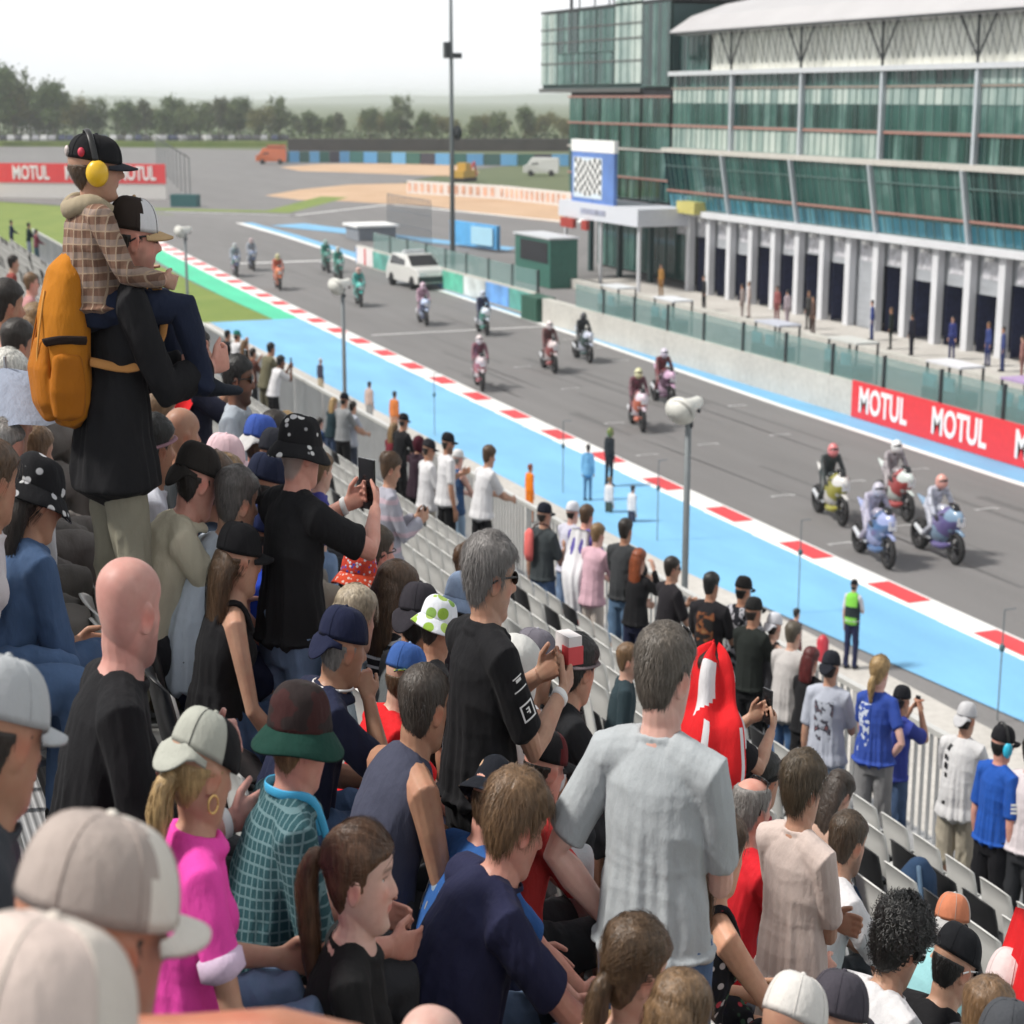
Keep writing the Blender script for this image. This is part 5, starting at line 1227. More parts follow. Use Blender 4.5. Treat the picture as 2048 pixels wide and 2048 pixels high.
PP['beige'] = person('young man in a pale beige T-shirt with folded arms and white sunglasses', (2.699, 4.382, 6.405), 74, hs=0.960, det=3,skin='t',hair=('short',(.07,.05,.03),.020),shirt=('tee',(.60,.50,.46)),legs=('trousers',(.6,.52,.46)),arms=('cross','cross'),lean=2,head=(4,8),glasses='wup',slim=.68)
PP['whiteT'] = person('bearded short-haired man in a white T-shirt leaning on his knees', (3.308, 5.255, 6.097), 92, hs=1.051, pose='sit',det=2,skin='t',hair=('short',(.06,.04,.025),.008),shirt=('tee',WHT),legs=('shorts',(.03,.035,.04)),arms=('knee','knee'),lean=20,head=(-14,10),beard=.7,fat=1.15,shoulder=1.1)
PP['curly'] = person('man with curly black hair and white sunglasses looking down, white T-shirt', (2.552, 3.839, 6.559), 85, hs=0.994, pose='sit',det=3,skin='t',hair=('curly','black',.030),shirt=('tee',WHT),legs=('shorts',CHAR),arms=('knee','knee'),lean=26,head=(-5,26),glasses='w',stubble=.4,loose=1.4)
PP['bcap'] = person('man in a black cap and black T-shirt looking down, white sunglasses', (2.821, 3.923, 6.405), 85, hs=0.991, pose='sit',det=2,skin='t',hair=('short','black'),cap=('cap',(.012,.013,.016)),shirt=('tee',BLK),legs=('shorts',CHAR),arms=('knee','knee'),lean=24,head=(-3,24),glasses='w')
PP['ocap'] = person('person in a grey mesh cap with an orange crown and pale blue shirt', (3.594, 4.903, 5.942), 89, hs=0.971, pose='sit',legs=('trousers',cloth(JEAN,'denim')),det=1,skin='t',hair=('short','brown'),cap=('backcap',(.45,.40,.37),(.5,.5,.5),0,(.6,.22,.12)),shirt=('tee',(.30,.58,.62)),lean=14,head=(-33,10))
PP['pcap'] = person('person in a pale pink cap at the right edge', (2.666, 3.419, 6.559), 90, hs=1.009, pose='sit',legs=('trousers',(.16,.15,.14)),det=1,skin='d',hair=('short','black'),cap=('cap',(.72,.6,.6)),shirt=('tee',(.05,.05,.06)),lean=14,head=(-24,16))
PP['rbrown'] = person('brown-haired child low in the bottom right corner', (2.419, 3.160, 6.842), 84, hs=0.860, pose='sit',legs=('trousers',cloth(LJEAN,'denim')),det=1,skin='f',hair=('short','lbrown',.02),shirt=('tee',(.4,.6,.1)),lean=14,head=(-18,10))
PP['rdark'] = person('person in a dark grey cap in the bottom right corner', (2.252, 2.868, 6.713), 85, hs=1.054, pose='sit',legs=('trousers',(.03,.03,.035)),det=1,skin='f',hair=('short','dark'),cap=('cap',(.07,.075,.085)),shirt=('tee',CHAR),lean=10,head=(-19,10))
PP['whitepanel'] = person('man in a floral bucket hat and blue shirt with a white back panel', (1.484, 4.231, 7.022), 86, hs=0.980, pose='sit',det=2,skin='r',hair=('short','brown'),cap=('bucket',cloth((.012,.014,.02),'floral',[(.012,.014,.02),(.5,.33,.22),(.02,.03,.05),(.45,.40,.34),(.012,.014,.02)],k=1.0),cloth((.012,.014,.02),'floral',[(.012,.014,.02),(.5,.33,.22),(.02,.03,.05),(.45,.40,.34),(.012,.014,.02)],k=1.0),12),shirt=('tee',(.03,.10,.30)),legs=('shorts',NAVY),arms=('knee','knee'),lean=22,head=(-24,22),shoulder=1.1,fat=1.2,extras=[backpanel])
PP['redcap'] = person('person in a black and red cap below the man in the black shirt', (1.900, 4.773, 6.868), 86, hs=0.965, pose='sit',det=1,skin='r',hair=('short','dark'),cap=('cap',BLK,BLK,0,(.10,.012,.014)),shirt=('tee',(.5,.04,.04)),legs=('shorts',CHAR),arms=('knee','knee'),lean=16,head=(-9,12))
PP['vest'] = person('man with cropped dark hair in a sleeveless navy top', (1.334, 4.409, 7.176), 84, hs=1.054, pose='sit',det=2,skin='o',hair=('short',(.045,.035,.028),.006),shirt=('vest',(.06,.065,.10)),legs=('shorts',CHAR),arms=('knee','lap'),lean=22,head=(-24,6),shoulder=1.05,fat=1.15)
PP['boy'] = person('boy in a blue and yellow cap and bright red T-shirt', (1.509, 5.122, 7.204), 90, hs=0.900, pose='sit',det=2,skin='f',hair=('short','brown'),cap=('cap',(.05,.12,.36),(.25,.38,.62),6,(.05,.14,.42)),shirt=('tee',(.66,.02,.025)),legs=('shorts',cloth(LJEAN,'denim')),arms=('lap','knee'),lean=26,head=(-18,8),shoulder=.92,extras=[yellowband])
PP['lime'] = person('child in a white bucket hat with green circles', (1.828, 5.449, 7.254), 84, hs=0.860, pose='sit',legs=('trousers',(.25,.22,.18)),det=2,skin='o',hair=('short','dark'),cap=('bucket',cloth((.72,.75,.8),'spots',[(.30,.48,.07),(.36,.5,.12),(.25,.42,.1)],k=.62),cloth((.72,.75,.8),'spots',[(.30,.48,.07),(.36,.5,.12)],k=.62),0),shirt=('tee',BLK),lean=10,head=(-6,18))
PP['dcap'] = person('man in a plain dark cap and dark grey T-shirt behind the lime hat', (1.803, 5.665, 7.022), 87, hs=1.041, pose='sit',det=2,skin='o',hair=('short','black'),cap=('backcap',(.035,.032,.04)),shirt=('tee',(.10,.11,.115)),legs=('shorts',CHAR),lean=12,head=(-29,8))
PP['stripe'] = person('woman with long brown hair in a black and white striped top', (1.910, 6.267, 6.868), 90, hs=1.108, pose='sit',det=2,fem=1,skin='f',hair=('long','brown',.012,.32),shirt=('tee',cloth((.015,.015,.018),'stripes',[(.5,.5,.52)],k=1.3)),legs=('trousers',CHAR),lean=12,head=(-18,10))
PP['gblond'] = person('woman with ash blond hair behind the navy cap', (1.625, 5.831, 7.022), 84, hs=1.018, pose='sit',legs=('trousers',CHAR),det=2,fem=1,skin='f',hair=('long',(.36,.30,.22),.014,.2),shirt=('tee',(.12,.15,.18)),lean=12,head=(-16,8))
PP['sequin'] = person('person in a red and blue spangled hat', (1.892, 6.702, 6.868), 88, hs=1.057, pose='sit',legs=('trousers',cloth(JEAN,'denim')),det=2,skin='o',hair=('short','brown'),cap=('bucket',cloth((.5,.05,.03),'spots',[(.6,.06,.03),(.05,.08,.4),(.6,.6,.65),(.65,.10,.04)],k=2.2),cloth((.6,.07,.03),'spots',[(.7,.5,.45),(.65,.08,.03),(.6,.06,.03)],k=2.2)),shirt=('tee',(.35,.06,.07)),lean=12,head=(-26,8))
PP['specs'] = person('man with cropped brown hair and glasses beside the spangled hat', (2.210, 7.438, 6.713), 86, hs=1.109, pose='sit',legs=('trousers',(.16,.15,.14)),det=2,skin='r',hair=('short',(.05,.035,.022),.008),shirt=('tee',(.25,.10,.09)),lean=10,head=(-12,4),glasses='cb')
PP['denimhat'] = person('person in a pale blue denim bucket hat', (2.182, 6.250, 6.777), 89, hs=1.120, pose='sit',legs=('trousers',cloth(LJEAN,'denim')),det=1,skin='o',hair=('short','black'),cap=('bucket',cloth((.22,.29,.42),'denim'),cloth((.22,.29,.42),'denim')),shirt=('tee',(.05,.04,.05)),lean=12,head=(-21,10))
PP['backhead'] = person('woman with a dark brown hair bun just behind the grey-haired man', (2.696, 7.442, 6.572), 86, hs=1.120, pose='sit',legs=('trousers',(.03,.03,.035)),det=1,fem=1,skin='f',hair=('bun','brown',.014),shirt=('tee',(.15,.2,.3)),lean=8)
PP['hoody'] = person('person with a white hood pulled over the head', (1.967, 5.237, 6.868), 91, hs=1.098, pose='sit',det=2,skin='t',hair=('short','dark'),cap=('hood',(.60,.60,.58)),shirt=('hoodie',(.60,.60,.58)),legs=('trousers',GRY),arms=('lap','chin'),lean=16,head=(-27,12))
PP['gcap2'] = person('man in a grey cap resting his chin in his hand', (2.235, 5.737, 6.713), 86, hs=1.104, pose='sit',det=2,skin='o',hair=('short','dark'),cap=('cap',(.17,.16,.19),(.4,.4,.45)),shirt=('tee',WHT),legs=('shorts',CHAR),arms=('lap','chin'),lean=18,head=(-6,8),beard=.5)
PP['hband'] = person('dark-haired man with a hair tie in a black T-shirt beside empty white seats', (2.382, 5.766, 6.713), 89, hs=1.088, pose='sit',det=2,skin='t',hair=('short','black',.014),cap=('band',(.2,.16,.17)),shirt=('tee',(.018,.019,.022)),legs=('shorts',CHAR),arms=('knee','knee'),lean=24,head=(-21,14))
PP['kid'] = person('fair-haired child in a dark top low among the empty seats', (3.873, 8.127, 6.140), 110, hs=0.800, pose='sit',legs=('trousers',(.25,.22,.18)),det=1,skin='f',hair=('short','lbrown'),shirt=('tee',(.03,.05,.06)),lean=4,head=(0,0))
PP['flagman'] = person('fan with a red flag over the head taking a photo in a black jersey', (3.182, 5.901, 6.251), 84, hs=0.946, det=2,skin='t',hair=('short','dark'),shirt=('tee',(.015,.015,.018)),legs=('trousers',BLK),arms=(((-.06,.40,-.04),(.7,-.1,-1),.8),((-.12,.42,-.06),(.7,-.1,-1),.8)),lean=6,head=(-10,4),extras=[jersey])
PP['strap'] = person('dark-haired man with a headband just behind the red T-shirt', (3.387, 5.909, 6.097), 89, hs=1.030, pose='sit',legs=('trousers',CHAR),det=1,skin='o',hair=('short','black',.012),cap=('band',(.02,.02,.02)),shirt=('tee',(.32,.02,.04)),lean=10,head=(-15,6))
PP['hairdown'] = person('woman bending over with long dark brown hair hanging down', (4.259, 6.889, 5.634), 89, hs=0.985, pose='sit',legs=('trousers',cloth(JEAN,'denim')),det=1,fem=1,skin='f',hair=('long',(.035,.024,.018),.014,.3),shirt=('tee',(.5,.33,.26)),lean=34,head=(-19,30))
PP['redflag'] = person('man in navy with a red flag round his shoulders holding up a phone', (1.953, 9.832, 6.868), 88, hs=1.104, det=2,skin='t',hair=('short','dark'),shirt=('tee',(.02,.022,.04)),legs=('shorts',cloth(LJEAN,'denim')),arms=(((-.08,.36,.06),(.7,0,-1),.9),((-.08,.38,.02),(.7,0,-1),.9)),lean=4,head=(6,2),beard=.5,extras=[bands(1)])
PP['visor'] = person('man in dark sunglasses and a grey polo shirt holding a drink', (2.023, 9.039, 6.868), 118, hs=1.073, det=2,skin='d',hair=('short','black'),shirt=('tee',(.36,.40,.45)),collar=1,legs=('trousers',(.14,.15,.17)),arms=('fore','fore'),lean=2,head=(-8,4),glasses='b',beard=.7,extras=[bands(-1)])
PP['bald2'] = person('bald man with a white beard in a dark T-shirt', (1.424, 7.886, 7.229), 87, hs=1.120, pose='sit',legs=('trousers',(.16,.15,.14)),det=2,skin='o',hair=('bald','grey'),shirt=('tee',(.035,.04,.045)),lean=10,head=(-11,6),beard=.4)
PP['whitejersey'] = person('dark-haired man in a white jersey with coloured sleeve trim', (1.110, 6.841, 7.383), 90, hs=1.120, pose='sit',det=2,skin='o',hair=('short','black',.012),cap=('band',(.35,.2,.24)),shirt=('tee',(.68,.70,.78)),legs=('trousers',(.4,.41,.42)),lean=10,head=(-22,4))
PP['cream'] = person('man in a dark cap and cream polo shirt with bare forearms', (1.056, 6.363, 7.409), 91, hs=1.120, pose='sit',det=2,skin='r',hair=('short','dark'),cap=('backcap',(.03,.026,.024)),shirt=('tee',(.60,.55,.42)),collar=1,legs=('shorts',(.025,.025,.03)),arms=('lap','knee'),lean=28,head=(-19,16),fat=1.2,loose=1.4)
PP['pinkcap'] = person('woman in a pale pink cap with a small dark logo', (1.508, 7.384, 7.176), 88, hs=1.117, pose='sit',legs=('trousers',cloth(LJEAN,'denim')),det=2,fem=1,skin='o',hair=('long','black',.01,.2),cap=('cap',(.72,.52,.56)),shirt=('tee',(.04,.04,.05)),lean=10,head=(4,6))
PP['wavy'] = person('woman with wavy dark blond hair beside the cream polo shirt', (1.381, 6.894, 7.190), 89, hs=1.120, pose='sit',legs=('trousers',(.03,.03,.035)),det=2,fem=1,skin='f',hair=('long','dblond',.018,.3),shirt=('tee',(.25,.2,.15)),lean=12,head=(-23,8))
PP['whitetee2'] = person('grey-haired man in a pale blue-white T-shirt', (1.216, 6.279, 7.330), 88, hs=1.105, pose='sit',det=2,skin='t',hair=('short',(.10,.09,.085),.012),shirt=('tee',(.56,.63,.72)),legs=('trousers',NAVY),lean=24,head=(-18,10),fat=1.2)
PP['redkid'] = person('child with ginger brown hair in a blue and yellow racing shirt', (1.555, 7.329, 7.456), 90, hs=0.800, pose='sit',legs=('trousers',(.25,.22,.18)),det=2,skin='f',hair=('short',(.17,.085,.04),.016),shirt=('tee',cloth((.03,.08,.34),'camo',[(.03,.08,.34),(.012,.015,.03),(.45,.36,.05)],k=.35)),lean=24,head=(-20,8))
PP['bluecap'] = person('person in a navy cap with a white mark and royal blue jersey', (1.510, 6.921, 7.197), 87, hs=1.120, pose='sit',legs=('trousers',CHAR),det=2,skin='o',hair=('short','black'),cap=('cap',(.015,.02,.045)),shirt=('tee',(.03,.07,.36)),lean=20,head=(-13,10))
PP['blueshirt2'] = person('person in a royal blue jacket behind the woman in the tank top', (1.458, 6.596, 7.176), 86, hs=1.007, pose='sit',legs=('trousers',cloth(JEAN,'denim')),det=1,skin='o',hair=('short','black'),cap=('cap',(.02,.03,.10)),shirt=('jacket',(.02,.06,.46)),lean=14,head=(-12,10))
PP['blue1'] = person('person in a white fronted blue cap turned backwards', (1.894, 8.331, 7.074), 89, hs=1.120, pose='sit',legs=('trousers',(.16,.15,.14)),det=1,skin='r',hair=('short','brown'),cap=('backcap',(.05,.10,.38),(.6,.6,.6)),shirt=('tee',(.1,.14,.4)),lean=10,head=(-21,6))
PP['dark1'] = person('woman with dark hair next to the backwards blue cap', (2.106, 8.893, 6.998), 92, hs=1.120, pose='sit',legs=('trousers',cloth(LJEAN,'denim')),det=1,fem=1,skin='f',hair=('long','dark',.012,.2),shirt=('tee',(.2,.2,.3)),lean=10,head=(-22,4))
PP['blond1'] = person('person with fair hair behind the black patterned hat', (2.212, 9.045, 6.947), 84, hs=1.120, pose='sit',legs=('trousers',(.03,.03,.035)),det=1,skin='f',hair=('short','blond',.018),shirt=('tee',(.05,.06,.2)),lean=10,head=(-14,4))
PP['dark2'] = person('man in a dark cap leaning just left of the black patterned hat', (1.873, 7.987, 7.069), 84, hs=1.120, pose='sit',legs=('trousers',(.25,.22,.18)),det=1,skin='o',hair=('short','black'),cap=('cap',(.02,.022,.03)),shirt=('tee',(.6,.6,.66)),lean=12,head=(-14,8))
PP['phonekid'] = person('boy with light brown hair behind the raised phone', (2.389, 8.939, 7.082), 88, hs=0.850, pose='sit',legs=('trousers',CHAR),det=1,skin='f',hair=('short','lbrown',.016),shirt=('tee',(.06,.06,.25)),lean=10,head=(-14,8))
PP['denim'] = person('person in a black and white bandana and blue denim jacket, jeans', (0.414, 5.368, 7.639), 66, hs=1.071, pose='sit',det=2,fem=1,skin='o',hair=('long','dark',.012,.3),cap=('bucket',HATPAT,HATPAT),shirt=('jacket',cloth((.045,.085,.17),'denim')),legs=('trousers',cloth((.05,.11,.26),'denim')),arms=('lap','lap'),lean=26,head=(6,20),fat=1.15)
PP['edgehair'] = person('brown-haired person at the left edge in a striped white shirt', (0.315, 5.157, 7.793), 90, hs=1.010, pose='sit',legs=('trousers',cloth(JEAN,'denim')),det=1,fem=1,skin='o',hair=('long','brown',.014,.3),shirt=('tee',(.62,.58,.6)),lean=16,head=(-30,10))
PP['greyhelm'] = person('blurred person in a pale grey cap at the left edge, dark grey jacket', (0.074, 2.881, 7.793), 90, hs=1.060, pose='sit',det=1,skin='o',hair=('short','dark'),cap=('cap',(.46,.48,.5)),shirt=('jacket',(.05,.055,.065)),legs=('trousers',BLK),lean=20,head=(-34,16))
PP['darkjacket'] = person('person in a charcoal jacket bending forward at the left edge', (0.071, 3.370, 7.793), 70, hs=0.895, pose='sit',det=1,skin='o',hair=('short','dark'),shirt=('jacket',(.055,.06,.07)),legs=('trousers',BLK),lean=38,head=(0,20))
PP['left0'] = person('woman with dark blond hair in black, far left of the stand', (1.043, 9.752, 7.506), 70, hs=1.120, pose='sit',legs=('trousers',(.16,.15,.14)),det=1,fem=1,skin='t',hair=('long','dblond',.014,.26),shirt=('tee',(0.05, 0.05, 0.06)),lean=8,head=(-4,6))
PP['left1'] = person('dark-haired man in a white T-shirt near the left edge', (0.844, 9.052, 7.515), 76, hs=1.120, pose='sit',legs=('trousers',(.16,.15,.14)),det=1,fem=0,skin='o',hair=('short','dark',.014),shirt=('tee',(0.6, 0.58, 0.55)),lean=11,head=(2,6))
PP['left2'] = person('brown-haired man in a dark top beside the orange backpack', (1.157, 10.746, 7.330), 82, hs=1.070, pose='sit',legs=('trousers',(.16,.15,.14)),det=1,fem=0,skin='f',hair=('short','lbrown',.014),shirt=('tee',(0.02, 0.02, 0.03)),lean=14,head=(8,6))
PP['left3'] = person('white-haired person in a salmon shirt at the left edge', (0.640, 7.414, 7.586), 88, hs=1.120, pose='sit',legs=('trousers',(.16,.15,.14)),det=1,fem=0,skin='r',hair=('short','white',.014),shirt=('tee',(0.56, 0.4, 0.36)),lean=8,head=(14,6))
PP['left4'] = person('woman in a pale pink top left of the orange backpack', (0.799, 8.151, 7.484), 70, hs=1.054, pose='sit',legs=('trousers',(.16,.15,.14)),det=1,fem=1,skin='t',hair=('long','brown',.014,.26),shirt=('tee',(0.65, 0.5, 0.52)),lean=11,head=(-4,6))
PP['left5'] = person('man in a white shirt low at the left edge', (0.541, 6.738, 7.639), 76, hs=1.046, pose='sit',legs=('trousers',(.16,.15,.14)),det=1,fem=0,skin='o',hair=('short','dark',.014),shirt=('tee',(0.7, 0.68, 0.68)),lean=14,head=(2,6))
PP['left6'] = person('black-haired man in a dark blue shirt below the umbrella', (0.724, 7.538, 7.484), 82, hs=1.014, pose='sit',legs=('trousers',(.16,.15,.14)),det=1,fem=0,skin='f',hair=('short','black',.014),shirt=('tee',(0.05, 0.08, 0.12)),lean=8,head=(8,6))
PP['left7'] = person('grey-haired man in a grey shirt at the left edge', (0.492, 6.337, 7.639), 88, hs=1.002, pose='sit',legs=('trousers',(.16,.15,.14)),det=1,fem=0,skin='r',hair=('short','grey',.014),shirt=('tee',(0.35, 0.36, 0.4)),lean=11,head=(14,6))
PP['left8'] = person('light-haired person in white just below the orange backpack', (0.657, 6.966, 7.484), 70, hs=1.016, pose='sit',legs=('trousers',(.16,.15,.14)),det=1,fem=0,skin='t',hair=('short','lbrown',.014),shirt=('tee',(0.7, 0.7, 0.72)),lean=14,head=(-4,6))
PP['left9'] = person('man with raised hands and a phone at the far left', (0.849, 9.330, 7.683), 76, hs=1.120, pose='sit',legs=('trousers',(.16,.15,.14)),det=1,fem=0,skin='o',hair=('short','dark',.014),shirt=('tee',(0.56, 0.33, 0.25)),lean=8,head=(2,6),arms=('phone','phone'))
PP['behindflag'] = person('person in a white cap behind the red flag', (1.486, 8.972, 7.207), 86, hs=1.120, pose='sit',legs=('trousers',cloth(LJEAN,'denim')),det=1,skin='p',hair=('short','grey'),cap=('cap',(.65,.64,.62)),shirt=('tee',(.6,.58,.56)),lean=8,head=(-12,6))
PP['behindflag2'] = person('person in a pale shirt beside the trailing red flag', (1.414, 8.346, 7.226), 91, hs=1.120, pose='sit',legs=('trousers',(.03,.03,.035)),det=1,skin='p',hair=('short','lbrown'),shirt=('tee',(.55,.45,.45)),lean=8,head=(-13,6))
PP['brownhead'] = person('brown-haired person hidden behind the dark cap', (1.337, 6.807, 7.219), 84, hs=1.120, pose='sit',legs=('trousers',(.25,.22,.18)),det=1,skin='o',hair=('short','brown',.014),shirt=('tee',(.02,.03,.05)),lean=10,head=(-24,6))
PP['scarf'] = person('woman with a hair bun in a pink and grey shawl using a phone', (3.605, 11.465, 5.942), 92, hs=0.973, pose='stand',det=2,fem=1,skin='t',hair=('bun','brown',.014),shirt=('long',cloth((.36,.36,.42),'stripes',[(.52,.40,.46)],k=.35)),legs=('tight',(.2,.22,.3)),arms=('fore','fore'),lean=6,head=(4,16),loose=1.8)
PP['wt1'] = person('man in a dark cap and white T-shirt with beige trousers by the railing', (7.243, 21.187, 3.776), 84, hs=1.120, pose='stand',det=1,skin='o',hair=('short','dark'),cap=('cap',(.025,.025,.03)),shirt=('tee',WHT),legs=('trousers',(.55,.50,.42)),arms=('fore','fore'),lean=4,head=(10,12),loose=1.4)
PP['wt2'] = person('tall bearded man in a black cap and long white T-shirt', (7.358, 20.750, 3.931), 84, hs=1.120, pose='stand',det=1,skin='o',hair=('short','dark'),cap=('cap',(.015,.015,.018)),shirt=('tee',WHT),legs=('trousers',BLK),arms=('fore','down'),lean=3,head=(10,6),beard=.8,loose=1.5)
PP['wcapb'] = person('person in a white cap and blue waistcoat with pale jeans', (7.747, 21.467, 3.700), 70, hs=1.030, pose='stand',det=1,skin='p',hair=('short','grey'),cap=('cap',(.7,.7,.7)),shirt=('vest',(.04,.09,.2)),legs=('trousers',(.25,.36,.5)),arms=('rail','rail'),lean=6,head=(6,4))
PP['wt3'] = person('youth with brown hair in a loose white T-shirt leaning on the railing', (7.667, 20.279, 3.834), 74, hs=1.120, pose='stand',det=1,skin='t',hair=('short','brown',.02),shirt=('tee',WHT),legs=('trousers',BLK),arms=('rail','rail'),lean=16,head=(8,10),loose=1.7)
PP['redjack'] = person('woman with long fair hair in a dark red jacket at the railing', (7.836, 24.540, 3.700), 60, hs=0.932, pose='stand',det=1,fem=1,skin='t',hair=('long','dblond',.014,.3),shirt=('long',(.16,.02,.03)),legs=('trousers',BLK),arms=('rail','rail'),lean=10,head=(4,4))
PP['blackjack'] = person('person in black leaning over the railing beside the red jacket', (7.887, 24.346, 3.700), 66, hs=1.036, pose='stand',det=1,skin='o',hair=('short','black'),cap=('cap',(.015,.015,.02)),shirt=('long',BLK),legs=('trousers',BLK),arms=('rail','rail'),lean=16,head=(4,6))
PP['maroon'] = person('person in a maroon hood standing behind the white T-shirts', (7.627, 22.792, 3.700), 66, hs=1.005, pose='stand',det=1,skin='o',hair=('short','dark'),cap=('hood',(.07,.015,.025)),shirt=('hoodie',(.035,.02,.03)),legs=('trousers',BLK),arms=('rail','rail'),lean=10,head=(4,4))
PP['greytee'] = person('man in a pale grey T-shirt with elbows on the railing', (7.935, 27.012, 3.700), 66, hs=0.894, pose='stand',det=1,skin='t',hair=('short','dark'),shirt=('tee',(.42,.45,.52)),legs=('trousers',(.05,.06,.09)),arms=('rail','rail'),lean=10,head=(6,4),loose=1.4)
PP['packman'] = person('man in a black cap with a dark rucksack at the railing', (7.742, 26.801, 3.700), 60, hs=0.994, pose='stand',det=1,skin='o',hair=('short','black'),cap=('cap',(.012,.014,.02)),shirt=('tee',(.25,.26,.27)),legs=('trousers',BLK),arms=('rail','rail'),lean=8,head=(6,4))
PP['blondblk'] = person('woman with blond hair in a dark jacket at the railing', (7.822, 27.763, 3.700), 60, hs=0.864, pose='stand',det=1,fem=1,skin='f',hair=('long','blond',.014,.25),shirt=('long',(.02,.04,.05)),legs=('trousers',(.05,.08,.15)),arms=('rail','rail'),lean=14,head=(4,4))
PP['blueback'] = person('person in navy with pale sleeves bending at the foot of the railing', (7.818, 28.676, 3.217), 66, hs=0.860, pose='stand',det=1,skin='p',hair=('short','dark'),shirt=('tee',(.03,.06,.14)),legs=('trousers',(.03,.05,.1)),arms=('rail','rail'),lean=14,head=(4,4))
PP['lean1'] = person('person in a white T-shirt and black trousers leaning over the railing with a phone', (7.723, 31.259, 3.700), 80, hs=1.026, pose='stand',det=1,skin='d',hair=('short','black',.016),shirt=('tee',WHT),legs=('trousers',BLK),arms=('phone','phone'),lean=26,head=(4,2))
PP['olive'] = person('man in an olive green T-shirt leaning on the railing', (7.850, 32.370, 3.700), 70, hs=1.073, pose='stand',det=1,skin='o',hair=('short','black'),shirt=('tee',(.15,.14,.09)),legs=('trousers',(.14,.13,.09)),arms=('rail','rail'),lean=22,head=(4,0),loose=1.5)
PP['far1'] = person('person in black at the far end of the railing group', (7.924, 36.131, 3.700), 70, hs=0.931, pose='stand',det=1,skin='o',hair=('short','black'),shirt=('long',BLK),legs=('trousers',BLK),arms=('rail','rail'),lean=12,head=(4,0))
PP['far2'] = person('person in a green cap and white shirt in the railing group', (7.943, 35.249, 3.700), 70, hs=0.984, pose='stand',det=1,skin='o',hair=('short','black'),cap=('cap',(.03,.2,.16)),shirt=('tee',WHT),legs=('trousers',GRY),arms=('phone','phone'),lean=8,head=(4,0))
PP['far3'] = person('woman with light brown hair beside the olive T-shirt', (7.835, 34.122, 3.700), 66, hs=0.957, pose='stand',det=1,fem=1,skin='t',hair=('long','lbrown',.014,.25),shirt=('tee',(.4,.25,.18)),legs=('trousers',CHAR),arms=('rail','rail'),lean=10,head=(4,0))
PP['far4'] = person('dark-haired person in a brown top left of the olive T-shirt', (7.848, 33.466, 3.700), 66, hs=0.912, pose='stand',det=1,skin='o',hair=('short','dark'),shirt=('tee',(.12,.05,.04)),legs=('trousers',CHAR),arms=('phone','rail'),lean=8,head=(4,0))
PP['far5'] = person('person in a white and yellow hat at the railing behind the red flag', (8.040, 39.833, 3.655), 70, hs=0.860, pose='stand',det=1,skin='p',hair=('short','black'),cap=('cap',(.6,.6,.35)),shirt=('tee',(.55,.5,.5)),legs=('trousers',CHAR),arms=('rail','rail'),lean=10,head=(4,0))
PP['far6'] = person('person in dark blue standing at the far left end of the railing', (7.969, 76.966, 3.536), 80, hs=0.860, pose='stand',det=0,skin='t',hair=('short','dark'),shirt=('long',(.03,.04,.08)),legs=('trousers',NAVY),arms=('rail','rail'),lean=4)
PP['far7'] = person('person in a dark green top at the far left end of the railing', (7.967, 70.703, 3.700), 76, hs=0.938, pose='stand',det=0,skin='t',hair=('short','black'),shirt=('long',(.012,.03,.03)),legs=('trousers',(.3,.35,.42)),arms=('rail','rail'),lean=4)
PP['far8'] = person('person in a dark red top at the far left end of the railing', (7.969, 68.415, 3.700), 76, hs=0.881, pose='stand',det=0,skin='t',hair=('short','dark'),shirt=('long',(.2,.05,.07)),legs=('trousers',(.05,.1,.13)),arms=('rail','rail'),lean=4)
PP['far9'] = person('seated person in maroon among empty white seats at far left', (2.719, 27.056, 6.405), 85, hs=1.057, pose='sit',legs=('trousers',CHAR),det=0,skin='t',hair=('short','dark'),shirt=('tee',(.25,.06,.05)),lean=10)
PP['far10'] = person('seated person in pink beside empty seats at far left', (2.243, 20.698, 6.713), 89, hs=1.075, pose='sit',legs=('trousers',cloth(JEAN,'denim')),det=0,skin='r',hair=('short','lbrown'),shirt=('tee',(.5,.25,.25)),lean=10)
PP['bagman'] = person('man in a dark cap and charcoal T-shirt with a coral shoulder bag', (7.265, 17.309, 3.756), 62, hs=1.120, pose='stand',det=1,skin='t',hair=('short','dark'),cap=('cap',(.015,.018,.03)),shirt=('tee',(.05,.06,.065)),legs=('trousers',cloth(JEAN,'denim')),arms=('down','fore'),lean=3,head=(18,4))
PP['whitecap3'] = person('person in a white cap with blue print by the railing', (7.825, 17.897, 3.700), 70, hs=1.060, pose='stand',det=1,skin='p',hair=('short','dark'),cap=('cap',(.7,.72,.78)),shirt=('tee',(.55,.55,.65)),legs=('shorts',cloth(LJEAN,'denim')),arms=('rail','rail'),lean=10,head=(4,0))
PP['france'] = person('young person draped in a blue white and red flag, denim shorts', (7.556, 17.005, 3.794), 60, hs=1.120, pose='stand',det=1,skin='r',hair=('short','brown',.014),shirt=('tee',(.12,.10,.35)),legs=('shorts',cloth((.12,.22,.36),'denim')),arms=('rail','rail'),lean=22,head=(4,0))
PP['pinkshirt'] = person('fair-haired man in a pink shirt and cream trousers leaning on the railing', (7.608, 16.739, 3.700), 66, hs=1.075, pose='stand',det=1,skin='p',hair=('short','dblond',.014),shirt=('long',(.62,.40,.47)),collar=1,legs=('trousers',(.62,.55,.50)),arms=('rail','rail'),lean=12,head=(10,6),loose=1.4)
